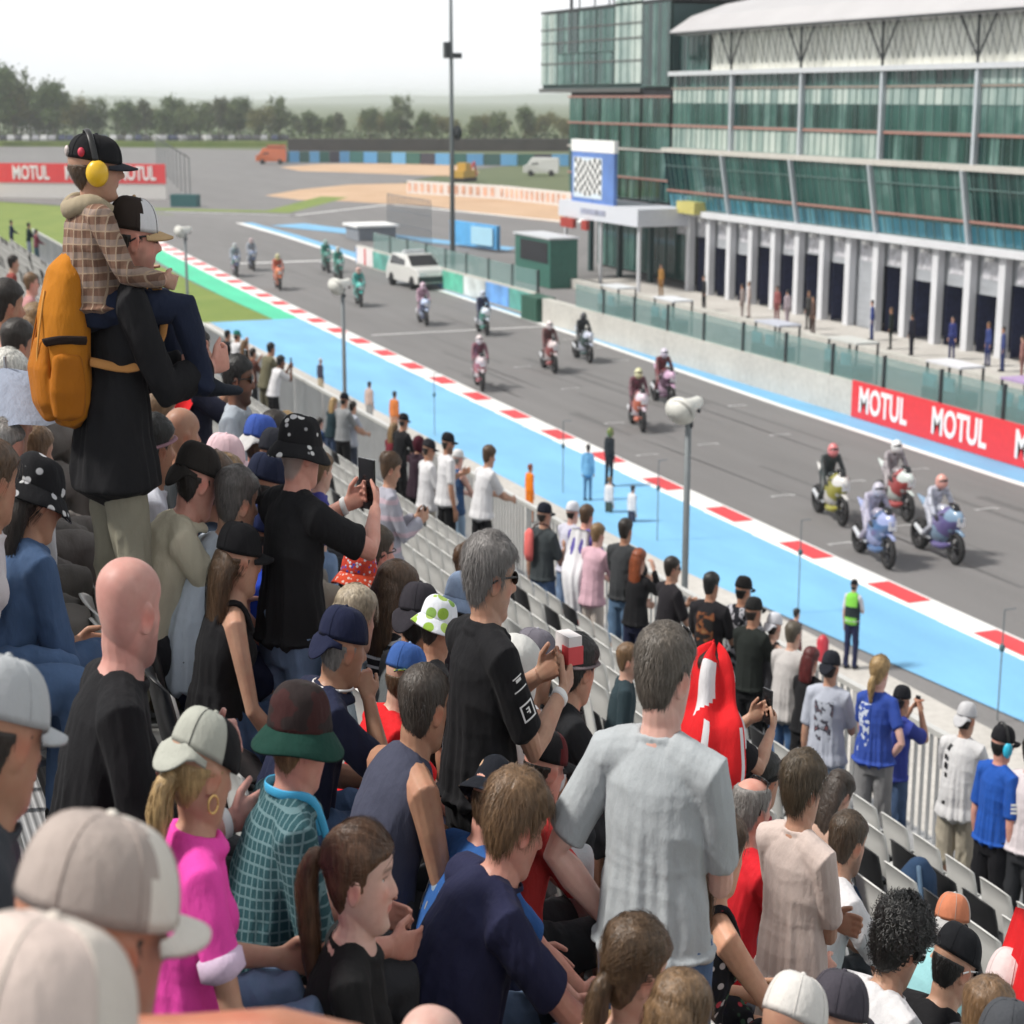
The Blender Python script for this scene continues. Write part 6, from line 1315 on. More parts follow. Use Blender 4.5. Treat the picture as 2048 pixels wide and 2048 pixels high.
PP['darktee'] = person('tall man in a charcoal T-shirt and denim shorts at the railing', (7.653, 16.064, 3.827), 58, hs=1.120, pose='stand',det=1,skin='o',hair=('short','dark',.01),shirt=('tee',(.045,.048,.052)),legs=('shorts',cloth((.09,.16,.26),'denim')),arms=('rail','rail'),lean=6,head=(4,0),fat=1.2,shoulder=1.1)
PP['redhair'] = person('woman with long red hair in a black top at the railing', (7.655, 15.734, 3.700), 60, hs=1.048, pose='stand',det=1,fem=1,skin='f',hair=('long','red',.014,.34),shirt=('long',BLK),legs=('tight',NAVY),arms=('rail','phone'),lean=6,head=(4,0))
PP['shades'] = person('man in sunglasses and a black T-shirt looking right beside the lamp pole', (7.654, 14.999, 3.700), 86, hs=1.111, pose='stand',det=1,skin='t',hair=('short','dark',.006),shirt=('tee',(.022,.02,.024)),legs=('trousers',BLK),arms=('fore','fore'),lean=4,head=(12,4),glasses='b',fat=1.2,shoulder=1.1)
PP['printback'] = person('man in a black T-shirt with an orange brown back print', (7.469, 13.797, 3.845), 54, hs=1.120, pose='stand',det=1,skin='o',hair=('short','black',.008),shirt=('tee',(.018,.017,.02)),legs=('trousers',cloth((.10,.14,.20),'denim')),arms=('fore','fore'),lean=3,head=(14,4),fat=1.15,shoulder=1.1,extras=[brownprint])
PP['mono'] = person('person in a black cap and black and white printed jacket', (7.842, 13.893, 3.729), 66, hs=1.120, pose='stand',det=1,skin='o',hair=('short','black'),cap=('cap',(.015,.014,.014)),shirt=('tee',cloth((.015,.016,.022),'camo',[(.015,.016,.022),(.5,.5,.55),(.02,.05,.04)],k=.8)),legs=('trousers',CHAR),arms=('rail','rail'),lean=6,head=(12,6))
PP['dkcap'] = person('person in a black cap and dark green jacket with a shoulder strap', (7.654, 13.350, 3.700), 64, hs=1.115, pose='stand',det=1,skin='o',hair=('short','dark'),cap=('cap',(.02,.02,.02)),shirt=('tee',(.018,.022,.02)),legs=('trousers',BLK),arms=('rail','rail'),lean=5,head=(12,2))
PP['wcap4'] = person('person in a white cap leaning on the railing with bare arms', (7.787, 13.281, 3.700), 66, hs=1.033, pose='stand',det=1,fem=1,skin='f',hair=('short','dark'),cap=('backcap',(.68,.69,.74)),shirt=('tank',(.03,.03,.035)),legs=('trousers',BLK),arms=('rail','rail'),lean=16,head=(8,6))
PP['ltee'] = person('man with cropped grey-brown hair in a light grey T-shirt and jeans at the railing', (7.717, 12.796, 3.700), 62, hs=1.075, pose='stand',det=1,skin='f',hair=('short',(.09,.075,.055),.006),shirt=('tee',(.50,.48,.47)),legs=('trousers',cloth((.06,.13,.27),'denim')),arms=('rail','rail'),lean=12,head=(10,0),fat=1.15,loose=1.5)
PP['dredhair'] = person('woman with dark red bobbed hair and a black top with a white bag', (7.744, 12.493, 3.700), 60, hs=0.980, pose='stand',det=1,fem=1,skin='f',hair=('long','dred',.016,.16),shirt=('tee',BLK),legs=('trousers',BLK),arms=('rail','rail'),lean=8,head=(10,4))
PP['gtee'] = person('man in a backward black cap and pale grey T-shirt with photo print', (7.367, 11.555, 3.752), 52, hs=1.120, pose='stand',det=1,skin='t',hair=('short','dark'),cap=('backcap',(.02,.022,.03)),shirt=('tee',(.44,.47,.55)),legs=('shorts',cloth((.3,.4,.55),'denim')),arms=('down','fore'),lean=3,head=(10,6),loose=1.5,extras=[photoprint])
PP['blonde'] = person('blond woman in a royal blue T-shirt with white back print and grey trousers', (7.463, 11.010, 3.869), 54, hs=1.120, pose='stand',det=2,fem=1,skin='p',hair=('low_tail','blond',.012),shirt=('tee',(.035,.075,.34)),legs=('trousers',(.24,.24,.245)),arms=('fore','hip'),lean=4,head=(14,4),loose=1.3,extras=[whiteprint])
PP['cambl'] = person('person in a black cap and blue T-shirt photographing over the railing', (7.816, 11.265, 3.700), 70, hs=0.999, pose='stand',det=2,skin='o',hair=('short','dark'),cap=('backcap',(.015,.016,.02)),shirt=('tee',(.04,.06,.30)),legs=('trousers',cloth((.05,.09,.18),'denim')),arms=('phone','phone'),lean=12,head=(12,2),fat=1.1)
PP['wtee5'] = person('man in a white cap, white T-shirt with black back lettering and khaki shorts', (7.826, 10.401, 3.700), 60, hs=1.079, pose='stand',det=2,skin='t',hair=('short','dark'),cap=('backcap',(.55,.55,.57)),shirt=('tee',(.60,.60,.61)),legs=('shorts',(.40,.36,.29)),arms=('rail','rail'),lean=10,head=(12,4),fat=1.2,loose=1.5,extras=[spineprint])
PP['muff'] = person('person in a black cap with light blue ear defenders and a blue T-shirt', (7.558, 9.607, 3.763), 84, hs=1.120, pose='stand',det=2,skin='r',hair=('short','black'),cap=('cap',(.015,.015,.018)),shirt=('tee',(.02,.09,.40)),legs=('shorts',(.012,.012,.015)),arms=('down','down'),lean=3,head=(12,6),extras=[muffs((.03,.45,.66)),sleevemark])
PP['edge'] = person('person in a pale pink shirt cut off by the right edge', (7.668, 9.393, 3.758), 70, hs=1.120, pose='stand',det=1,skin='t',hair=('short','dark'),shirt=('tee',(.66,.60,.62)),legs=('trousers',CHAR),arms=('down','down'),lean=3)
# ------------------------------------------------------------------ child on the shoulders, rucksack and other things people hold
def local_to(J, name, label, cat, group=None):
    r = J['root']; o = empty(name, r.location, r.rotation_euler.z, label, cat, group); return o
def prop(parent, nm, V, F, m, J, smooth=True): return mesh_obj(nm, np.array(V) * J['SC'], F, m, parent, smooth)
D = PP['dad']
Pc = D['world'](D['sp'][-1] + np.array((0, -.165, -.045)))
chs = .72
CH = person('small child on a man\'s shoulders in a plaid shirt, black cap and yellow ear defenders', (Pc[0], Pc[1], Pc[2] - .945 * chs - .02), 82, pose='straddle', hs=chs, det=2, skin='t', hair=('short', 'brown', .016), cap=('cap', BLK, (.03, .032, .04), 4),
            shirt=('hoodie', cloth((.20, .115, .08), 'plaid', [(.36, .30, .26), (.085, .045, .035), (.34, .25, .18)], k=1.25)), legs=('trousers', (.016, .022, .045)), arms=(((-.02, .30, -.30), (.6, -.3, -.6)), ((-.02, .30, -.30), (.6, -.3, -.6))), lean=4, head=(8, 2), child=1, shoes=(.02, .025, .035), extras=[muffs((.75, .45, .02))], slim=.98, loose=1.35, fat=1.1)
nb = CH['sp'][-1]
v, f = tube(catmull([nb + (-.10, .05, -.05), nb + (-.105, -.04, .0), nb + (0, -.125, -.035), nb + (.105, -.04, 0), nb + (.10, .05, -.05)], 5), [(.034, .045)] * 21, 10); CH['put']('hood_lining', v, f, cloth((.36, .30, .21)), headspace=False)
v, f = ellipsoid((.070, -.062, .070), (.014, .014, .018), 10, 6); CH['put']('cap_badge', v, f, mat('badge_red', (.6, .04, .08), .5))
v, f = ellipsoid((.012, -.106, .072), (.018, .010, .022), 10, 6); CH['put']('cap_badge', v, f, mat('badge_pale', (.6, .52, .5), .5, 0, .5, 40))
# rucksack
bk = local_to(D, 'rucksack', 'ochre orange rucksack worn by the man carrying a child', 'rucksack')
M_och = cloth((.46, .17, .015)); M_och2 = cloth((.40, .135, .012))
sp = D['sp']; c0 = sp[2]
isl = [tube([c0 + (0, -.20, -.13), c0 + (0, -.21, -.08), c0 + (0, -.225, .05), c0 + (0, -.215, .20), c0 + (0, -.19, .32), c0 + (0, -.16, .38)], [(.12, .075), (.155, .10), (.165, .112), (.158, .105), (.13, .08), (.07, .04)], 24, side=(1, 0, 0))]
isl2 = [tube([c0 + (0, -.30, -.115), c0 + (0, -.315, -.06), c0 + (0, -.325, .04), c0 + (0, -.31, .12)], [(.10, .03), (.125, .05), (.125, .048), (.10, .03)], 20, side=(1, 0, 0)), tube([c0 + (.13, -.24, -.10), c0 + (.15, -.245, -.02), c0 + (.15, -.24, .08)], [(.04, .07), (.045, .075), (.03, .06)], 14, side=(1, 0, 0))]
for nm, il, mm in (('bag_body', isl, M_och), ('front_pocket', isl2, M_och2)):
    me = remesh_many([(nm, il, .008, 4)])[0]; V = get_v(me); Nn = get_n(me); q = V * (9, 9, 4.5)
    V = V + Nn * ((.010 * (1 - np.abs(2 * vnoise(q) - 1)) ** 2 + .005 * vnoise(q * 2.7))[:, None] - .006); set_v(me, V * D['SC']); link_mesh(nm, me, mm, bk)
for s in (-1, 1):
    S = sp[5]; v, f = tube(catmull([c0 + (s * .07, -.15, .33), S + (s * .10, -.11, .065), S + (s * .115, .0, .098), S + (s * .12, .115, .03), sp[4] + (s * .15, .135, -.05), sp[3] + (s * .17, .03, -.06), c0 + (s * .13, -.14, .06)], 5), [(.006, .020)] * 31, 8, side=(0, 1, 0)); prop(bk, 'strap', v, f, cloth((.50, .24, .08)), D)
v, f = tube(catmull([c0 + (-.03, -.17, .37), c0 + (-.02, -.18, .42), c0 + (.02, -.18, .42), c0 + (.03, -.17, .37)], 4), .008, 8); prop(bk, 'handle', v, f, M_och2, D)
v, f = tube(catmull([c0 + (.172, -.16, .13), c0 + (.16, -.27, .135), c0 + (.11, -.325, .125)], 4), [(.008, .02)] * 9, 8, side=(0, 1, 0)); prop(bk, 'side_strap', v, f, cloth((.03, .02, .018)), D)
v, f = tube(catmull([c0 + (.05, -.355, -.05), c0 + (.07, -.35, .1), c0 + (.045, -.30, .28)], 4), .0045, 6); prop(bk, 'zip', v, f, cloth((.6, .3, .08)), D)
for t in (.0, .045):
    v, f = tube(catmull([c0 + (-.11 + t, -.345, -.08), c0 + (-.1 + t, -.345, .08), c0 + (-.07 + t, -.29, .26)], 4), .004, 6); prop(bk, 'seam', v, f, M_och2, D)
# phones
def phone(key, label, dz=.03, ln=.15, sc=1.0, name='phone', m=None, tilt=0):
    J = PP[key]; a, b_ = J['H-1'], J['H1']; c = (a + b_) / 2 + np.array((0, .0, dz)); o = local_to(J, name, label, name.replace('_', ' '))
    g = MB(); h = .078 * sc; w = ln / 2 * sc
    g.box(c[0] - w, c[0] + w, c[1] - .006, c[1] + .006, c[2] - h / 1.0, c[2] + h / 1.0); prop(o, 'phone_case', g.v, g.f, m or M_phone, J, False)
    g = MB(); g.box(c[0] + w * .45, c[0] + w * .8, c[1] + .0062, c[1] + .009, c[2] + h * .45, c[2] + h * .8); prop(o, 'phone_lens', g.v, g.f, M_lens, J, False); return o
phone('hatcam', 'black phone held up by the man in the patterned hat', .04, .10, 1.15)
phone('flagman', 'black phone raised by the fan under the red flag', .04, .09)
phone('cambl', 'black camera held over the railing by the person in blue', .02, .10, .6, 'camera')
phone('scarf', 'black phone held by the woman in the pink and grey shawl', -.01, .07)
phone('lean1', 'dark phone held out over the railing by the person in white', .05, .07)
phone('redflag', 'dark phone held up by the man wearing the red flag', .03, .07)
phone('left9', 'slim phone held flat in raised hands at the far left', .0, .12, .8)
phone('navytee', 'dark grey camera in the lap of the man in the navy T-shirt', .03, .12, .8, 'camera')
J = PP['polo']; o = local_to(J, 'snack_box', 'small red and white box held by the grey-haired man in black', 'box'); c = (J['H-1'] + J['H1']) / 2 + np.array((0, .04, .05)); g = MB(); g.box(c[0] - .06, c[0] + .05, c[1] - .03, c[1] + .03, c[2] - .03, c[2] + .05); prop(o, 'box', g.v, g.f, mat('box_white', (.65, .62, .62), .5), J, False)
g = MB(); g.box(c[0] + .0, c[0] + .055, c[1] - .034, c[1] + .034, c[2] - .034, c[2] + .02); prop(o, 'red_label', g.v, g.f, mat('box_red', (.6, .06, .07), .5), J, False)
# white prints on the black sleeve
def sleeve_sheet(J, s, t0, t1, a0, a1, r, nm, m, nu=8, nv=8):
    S, E = J['S%d' % s], J['E%d' % s]; d = (E - S) / np.linalg.norm(E - S); x = np.array((s, 0, 0.)); x = x - d * (x @ d); x /= np.linalg.norm(x); w = np.cross(d, x) * s; V = []
    for i in range(nv):
        c = S + (E - S) * (t0 + (t1 - t0) * i / (nv - 1))
        for j in range(nu):
            a = R(a0 + (a1 - a0) * j / (nu - 1)); V.append(c + x * r * math.cos(a) + w * r * math.sin(a))
    J['put'](nm, V, [(i * nu + j, i * nu + j + 1, (i + 1) * nu + j + 1, (i + 1) * nu + j) for i in range(nv - 1) for j in range(nu - 1)], m, headspace=False)
J = PP['polo']
for t0, t1, a0, a1 in ((.10, .115, -2, 30), (.125, .16, 4, 22), (.235, .25, -8, 36), (.40, .42, -8, 36), (.57, .59, -8, 36), (.41, .58, -8, -3), (.41, .58, 31, 36), (.46, .53, 8, 13), (.455, .47, 8, 20), (.49, .505, 8, 20)):
    sleeve_sheet(J, 1, t0, t1, a0 - 20, a1 - 20, .076, 'sleeve_print', M_band)
v, f = back_patch(J, .02, .15, -70, -30, .03); J['put']('side_print', v, f, cloth((.62, .62, .68)), headspace=False)
# flags and cloths
def cloth_sheet(nm, label, cat, rows, m, J, thick=.004, wav=.012, seed=1, sub=6, group=None, mi=None):
    """rows of control points (local, metres) -> a smooth draped sheet with thickness and folds"""
    G = np.array([catmull(r, sub) for r in rows]); G = np.array([catmull(G[:, j], sub) for j in range(G.shape[1])]).transpose(1, 0, 2)
    nu, nv = G.shape[:2]; P = G.reshape(-1, 3)
    dx = np.gradient(G, axis=0); dy = np.gradient(G, axis=1); n = np.cross(dx, dy); n /= np.linalg.norm(n, axis=2)[..., None] + 1e-9; n = n.reshape(-1, 3)
    fold = np.sin(np.linspace(0, 1, nv)[None, :] * 26 + 2.4 * vnoise(P * 4 + seed).reshape(nu, nv)) * wav
    P = P + n * fold.reshape(-1)[:, None] + n * ((vnoise(P * 9 + seed) - .5) * wav)[:, None]
    V = np.vstack([P, P - n * thick]); k = len(P); F = []; M_ = []
    for i in range(nu - 1):
        for j in range(nv - 1):
            a = i * nv + j; F.append((a, a + 1, a + nv + 1, a + nv)); F.append((k + a, k + a + nv, k + a + nv + 1, k + a + 1)); q = mi(i / (nu - 1), j / (nv - 1)) if mi else 0; M_ += [q, q]
    for j in range(nv - 1):
        for i in (0, nu - 1): a = i * nv + j; F.append((a, a + 1, k + a + 1, k + a)); M_.append(mi(i / (nu - 1), j / (nv - 1)) if mi else 0)
    for i in range(nu - 1):
        for j in (0, nv - 1): a = i * nv + j; F.append((a, a + nv, k + a + nv, k + a)); M_.append(mi(i / (nu - 1), j / (nv - 1)) if mi else 0)
    o = local_to(J, nm, label, cat, group); mesh_obj('flag_cloth', V * J['SC'], F, m, o, True, M_ if mi else None); return o
M_fr = cloth((.68, .02, .025)); M_fw = cloth((.72, .72, .75)); M_fb = cloth((.04, .05, .28))
J = PP['flagman']; h = J['hc']; s5 = J['sp'][5]; p0 = J['sp'][0]
rows = []
for t, (w, yb, yf, z) in enumerate([(.02, -.01, .02, h[2] + .150), (.085, -.09, .05, h[2] + .115), (.118, -.145, .08, h[2] + .03), (.15, -.17, .06, h[2] - .08), (.255, -.20, .10, s5[2] + .02), (.29, -.25, .10, s5[2] - .14), (.28, -.27, .04, s5[2] - .30), (.25, -.27, -.04, p0[2] + .04)]):
    y0 = h[1] if t < 4 else s5[1] * (1 - (t - 4) * .12)
    rows.append([(w * .92, y0 + yf, z - .0), (w * 1.02, y0 + yf * .2, z), (w * .85, y0 + yb * .7, z), (0, y0 + yb, z), (-w * .85, y0 + yb * .7, z), (-w * 1.05, y0 + yf * .2, z - .03 * (t > 4)), (-w * .95, y0 + yf, z - .05 * (t > 4))])
cloth_sheet('red_flag', 'red flag with white pattern draped over the head and back of a fan', 'flag', rows, [M_fr, M_fw], J, wav=.022, seed=4, mi=lambda u, v: 1 if (v < .025 or v > .975 or (.27 < v < .42 and .16 < u < .50 - (.42 - v)) or (.33 < v < .36 and .5 < u < .9) or (.12 < v < .15 and .55 < u < .8)) else 0)
J = PP['redflag']; s5 = J['sp'][5]; s0 = J['sp'][0]
cloth_sheet('red_flag', 'red flag tied round the shoulders and trailing behind a man in navy', 'flag', [
    [s5 + (-.02, .07, .09), s5 + (-.10, .0, .10), s5 + (-.04, -.10, .11), s5 + (.08, -.09, .10), s5 + (.14, .02, .06)],
    [s5 + (-.16, .03, -.05), s5 + (-.2, -.12, -.04), s5 + (-.08, -.2, -.03), s5 + (.08, -.18, -.04), s5 + (.19, -.06, -.06)],
    [s5 + (-.26, -.1, -.25), s5 + (-.24, -.22, -.22), s5 + (-.12, -.30, -.22), s5 + (.0, -.27, -.24), s5 + (.1, -.2, -.26)],
    [s0 + (-.36, -.22, .08), s0 + (-.30, -.36, .08), s0 + (-.18, -.44, .06), s0 + (-.06, -.40, .02), s0 + (.04, -.30, .0)],
    [s0 + (-.40, -.32, -.16), s0 + (-.36, -.46, -.18), s0 + (-.24, -.56, -.2), s0 + (-.12, -.5, -.26), s0 + (-.0, -.38, -.30)]], M_fr, J, wav=.016, seed=9)
J = PP['france']; s5 = J['sp'][5]; s0 = J['sp'][0]
cloth_sheet('tricolour_flag', 'blue white and red flag hanging from the shoulders of a young fan', 'flag', [
    [s5 + (-.15, .05, .03), s5 + (-.12, -.08, .07), s5 + (0, -.12, .09), s5 + (.12, -.08, .07), s5 + (.17, .05, .03)],
    [s5 + (-.24, -.02, -.2), s5 + (-.18, -.16, -.18), s5 + (0, -.2, -.16), s5 + (.15, -.18, -.2), s5 + (.22, -.04, -.2)],
    [s0 + (-.14, -.16, .08), s0 + (-.04, -.24, .06), s0 + (.08, -.26, .04), s0 + (.18, -.22, .0), s0 + (.24, -.08, .0)],
    [s0 + (-.06, -.16, -.32), s0 + (.02, -.24, -.34), s0 + (.12, -.26, -.36), s0 + (.2, -.2, -.38), s0 + (.26, -.08, -.4)],
    [s0 + (-.04, -.14, -.66), s0 + (.04, -.2, -.7), s0 + (.12, -.22, -.72), s0 + (.2, -.16, -.72), s0 + (.24, -.06, -.72)]], [M_fw, M_fr, M_fb], J, wav=.012, seed=2, mi=lambda u, v: 1 if u > .72 else (2 if (u < .2 and v < .2) or (v > .93) else 0))
J = PP['pcap']; s5 = J['sp'][5]; s0 = J['sp'][0]
cloth_sheet('red_flag', 'bright red flag hanging at the right edge of the picture', 'flag', [
    [s5 + (-.04, .10, .42), s5 + (.06, .06, .44), s5 + (.2, .0, .4)], [s5 + (-.13, .06, .12), s5 + (.0, -.0, .12), s5 + (.2, -.05, .1)],
    [s5 + (-.22, .02, -.12), s5 + (-.05, -.06, -.15), s5 + (.2, -.1, -.15)], [s5 + (-.26, .0, -.30), s5 + (-.1, -.08, -.33), s5 + (.2, -.12, -.35)]], M_fr, J, wav=.014, seed=6)
# shoulder bag, umbrella, rucksack on seat
J = PP['bagman']; o = local_to(J, 'shoulder_bag', 'coral pink shoulder bag on the back of the man in charcoal', 'bag'); v, f = tube([(-.10, -.17, 1.13), (-.10, -.18, 1.2), (-.1, -.17, 1.40), (-.09, -.15, 1.44)], [(.06, .03), (.075, .045), (.072, .04), (.04, .02)], 14, side=(1, 0, 0)); prop(o, 'bag_body', v, f, cloth((.72, .16, .15)), J)
v, f = tube(catmull([(-.09, -.15, 1.42), (0, -.10, 1.50), (.1, .02, 1.46), (.12, .12, 1.3)], 4), [(.004, .014)] * 13, 6); prop(o, 'strap', v, f, cloth((.1, .05, .05)), J)
J = PP['dredhair']; o = local_to(J, 'white_bag', 'white card bag with a printed logo slung on the dark red haired woman', 'bag'); g = MB(); g.prism([(-.06, .62), (.05, .56), (.12, .74), (.0, .80)], -.19, -.15, 'y'); prop(o, 'bag_body', g.v, g.f, cloth((.68, .66, .68)), J, False)
um = empty('umbrella', UMB, 0, 'pale grey blue folded umbrella canopy at the left edge of the crowd', 'umbrella'); v = [(0, 0, .16)]; f = []
for r, z in ((.16, .12), (.3, .0)):
    for q in range(16): a = 2 * PI * q / 16; rr = r * (1 - .08 * (q % 2)); v.append((rr * math.cos(a), rr * math.sin(a), z - .02 * (q % 2)))
f = [(0, 1 + q, 1 + (q + 1) % 16) for q in range(16)] + [(1 + q, 17 + q, 17 + (q + 1) % 16, 1 + (q + 1) % 16) for q in range(16)]
mesh_obj('canopy', v, f, cloth((.30, .34, .43)), um); b = MB(); b.bar((0, 0, -.55), (0, 0, .2), .006, 8); b.build('shaft', M_steel, um)
# ------------------------------------------------------------------ seats
def free(x, y, r=.2): return all((x - a) ** 2 + (y - c) ** 2 > r * r for a, c in OCC)
OCC = [(J['root'].location.x, J['root'].location.y) for J in PP.values()]
for k, J in PP.items():                                  # a seat under everyone who sits
    sit_ = J['sp'][0][2] < .7
    if sit_:
        r = J['root']; hs = J['SC'][2]
        p = r.location; put_seat(p.x - .10 * math.sin(-r.rotation_euler.z), p.y - .10 * math.cos(-r.rotation_euler.z), p.z - .02, (int(p.x * 37) % 4 == 0), PI / 2 + r.rotation_euler.z)
dl = PP['dad']['root'].location; put_seat(dl.x, dl.y, dl.z - .425, False, 0); put_seat(dl.x, dl.y - .36, dl.z - .425, False, 0)
rest = {False: [], True: []}; cand = []
for row in range(14):
    x = -.75 + row * .60
    if x > 6.6: break
    yy = 1.2 + (row % 2) * .1
    while yy < 62:
        cand.append((math.hypot(x, yy), x, yy)); yy += .36
cand.sort()
def is_black(x, y): return (2.4 < y < 9 and 3.4 < x < 6.2 and rng.random() < .55) or (1.0 < x < 1.75 and y < 6.2) or rng.random() < .06
def in_view(x, y, z):
    v = Vector((x, y, z - 10)); yw = R(21.736); d = v.x * math.sin(yw) + v.y * math.cos(yw); r = v.x * math.cos(yw) - v.y * math.sin(yw); return d > .8 and abs(r / d) < .36
for d, x, yy in cand:
    if (x < 1.75 and 3.75 < yy < 5.35 and not (1.3 < x < 1.7)) or (x < .5 and yy < 5.4) or not free(x, yy, .24) or not in_view(x, yy, floor_z(x)): continue
    z = floor_z(x)
    if len(SEATS) < 296: put_seat(x, yy, z, is_black(x, yy))
    else: rest[rng.random() < .12].append((x, yy, z))
sv = np.array(SV)
for blk, lst in rest.items():
    V = []; F = []
    for x, y, z in lst:
        n = len(V); V += [tuple(p) for p in sv + (x, y, z)]; F += [tuple(i + n for i in q) for q in SF]
    if V:
        o = mesh_obj('stadium_seats', V, F, M_seatb if blk else M_seatw); tag(o, 'rows of empty %s seats further along the stand' % ('black' if blk else 'white'), 'seats', None, 'stuff')
def on_seat(name, x, y): pass
b = empty('daypack', (5.55, 7.7, floor_z(5.55) + .40), 0, 'dark blue daypack lying on the front seats', 'rucksack'); me = remesh_many([('bag', [tube([(0, 0, 0), (0, .01, .08), (0, 0, .28), (0, -.01, .38)], [(.11, .08), (.14, .11), (.12, .09), (.05, .04)], 16)], .015, 3)])[0]; link_mesh('bag_body', me, cloth((.03, .06, .12)), b)
v, f = tube(catmull([(-.05, -.1, .05), (-.06, -.13, .2), (-.03, -.05, .36)], 4), .014, 8); mesh_obj('strap', v, f, cloth((.1, .16, .24)), b)

# ------------------------------------------------------------------ motorcycles and riders
M_tyre = mat('tyre', (.012, .012, .013), .8, 0, .2); M_rim = mat('rim', (.03, .03, .033), .35, .5)
def gloss(nm, c): return mat(nm, c, .25, 0, .04, 3, 0, 60, .5)
def livery(a, b_, c):
    m, nt, bs = base_mat('livery'); bs.inputs['Roughness'].default_value = .28; bs.inputs['Coat Weight'].default_value = .4
    no = noise(nt, 1.3, 1, stretch=(1, 1.2, 1.6)); nt.links.new(ramp(nt, no.outputs['Fac'], [(0, c), (.44, a), (.60, b_)], 'CONSTANT'), bs.inputs['Base Color']); return m
def leathers(a):
    m, nt, bs = base_mat('leather'); bs.inputs['Roughness'].default_value = .42
    no = noise(nt, 2.6, 1); d = tuple(x * .25 for x in a); nt.links.new(ramp(nt, no.outputs['Fac'], [(0, d), (.40, a), (.58, tuple(x * .55 + .02 for x in a)), (.64, a)], 'CONSTANT'), bs.inputs['Base Color']); return m
def motorcycle(x, y, rz, label, cf, cs, cw, plate, sc=1.15, far=False):
    o = empty('motorcycle', (x, y, .003), rz, label, 'motorcycle', 'racing motorcycles on the start straight'); o.scale = (.78 * sc, .92 * sc, sc)
    def wheel(nm, yy, w):
        n = 26
        ring = [(0, yy + .255 * math.cos(a), .31 + .255 * math.sin(a)) for a in np.linspace(0, 2 * PI, n + 1)]
        v, f = tube(ring, [(w, .055)] * (n + 1), 10, side=(1, 0, 0), caps=False); wo = mesh_obj(nm, v, f, M_tyre, o)
        r = MB(); r.tube([(0, yy + .2 * math.cos(a), .31 + .2 * math.sin(a)) for a in np.linspace(0, 2 * PI, n + 1)], .018, 6)
        for q in range(5): a = q * 2 * PI / 5; r.bar((0, yy, .31), (0, yy + .2 * math.cos(a), .31 + .2 * math.sin(a)), .016, 6)
        r.bar((-.05, yy, .31), (.05, yy, .31), .04, 10); r.bar((-.06, yy, .31), (-.055, yy, .31), .15, 18); r.build('rim', M_rim, wo, True)
    wheel('front_wheel', .70, .068); wheel('rear_wheel', -.68, .105)
    isl = [tube([(0, .86, .86), (0, .80, .88), (0, .66, .88), (0, .48, .80), (0, .26, .66), (0, .02, .54), (0, -.16, .46), (0, -.26, .42)], [(.04, .05), (.12, .13), (.20, .21), (.24, .29), (.24, .34), (.22, .30), (.17, .20), (.08, .08)], 18, side=(1, 0, 0))]
    v, f = isl[0]; v = np.array(v); v[:, 0] *= 1 - .18 * sstep(.5, .3, v[:, 2]); mesh_obj('fairing', v, f, livery(cf, cs, cw), o)
    v, f = tube([(0, .52, .36), (0, .3, .28), (0, .0, .24), (0, -.2, .27)], [(.05, .05), (.15, .08), (.15, .09), (.08, .05)], 14, side=(1, 0, 0)); mesh_obj('belly_pan', v, f, gloss('belly', cw), o)
    v, f = tube([(0, .34, .90), (0, .22, .97), (0, .05, .96), (0, -.10, .86)], [(.07, .05), (.15, .09), (.14, .09), (.08, .05)], 14, side=(1, 0, 0)); mesh_obj('tank', v, f, gloss('tank', cs), o)
    v, f = tube([(0, -.08, .84), (0, -.35, .88), (0, -.6, .98), (0, -.86, 1.05)], [(.10, .05), (.13, .05), (.10, .06), (.03, .02)], 14, side=(1, 0, 0)); mesh_obj('tail', v, f, gloss('tail', cf), o)
    v, f = tube([(0, .72, 1.0), (0, .58, 1.10), (0, .44, 1.13)], [(.08, .04), (.11, .05), (.09, .02)], 12, side=(1, 0, 0)); mesh_obj('windscreen', v, f, M_lens, o)
    v, f = tube([(0, .97, .60), (0, .82, .66), (0, .66, .66), (0, .52, .60)], [(.05, .01), (.07, .02), (.07, .02), (.05, .01)], 10, side=(1, 0, 0)); mesh_obj('mudguard', v, f, gloss('guard', cf), o)
    b = MB(); b.box(-.10, .10, .845, .86, .76, .93); pl = b.build('number_plate', mat('plate', plate, .4), o); pl.rotation_euler = (0, 0, 0)
    b = MB()
    for s in (-1, 1): b.bar((s * .10, .70, .31), (s * .10, .46, .92), .026, 8)
    b.build('fork', M_dark, o, True)
    b = MB()
    for s in (-1, 1): b.bar((s * .08, -.1, .42), (s * .10, -.68, .31), .03, 8)
    b.box(-.12, .12, -.15, .3, .36, .7); b.build('frame', M_dark, o, True)
    b = MB(); b.bar((-.30, .44, .93), (.30, .44, .93), .018, 8); b.build('handlebar', M_frame, o, True)
    v, f = tube([(.14, -.1, .35), (.17, -.3, .36), (.17, -.66, .50)], [.03, .055, .05], 10); mesh_obj('exhaust', v, f, M_lgrey, o)
    return o
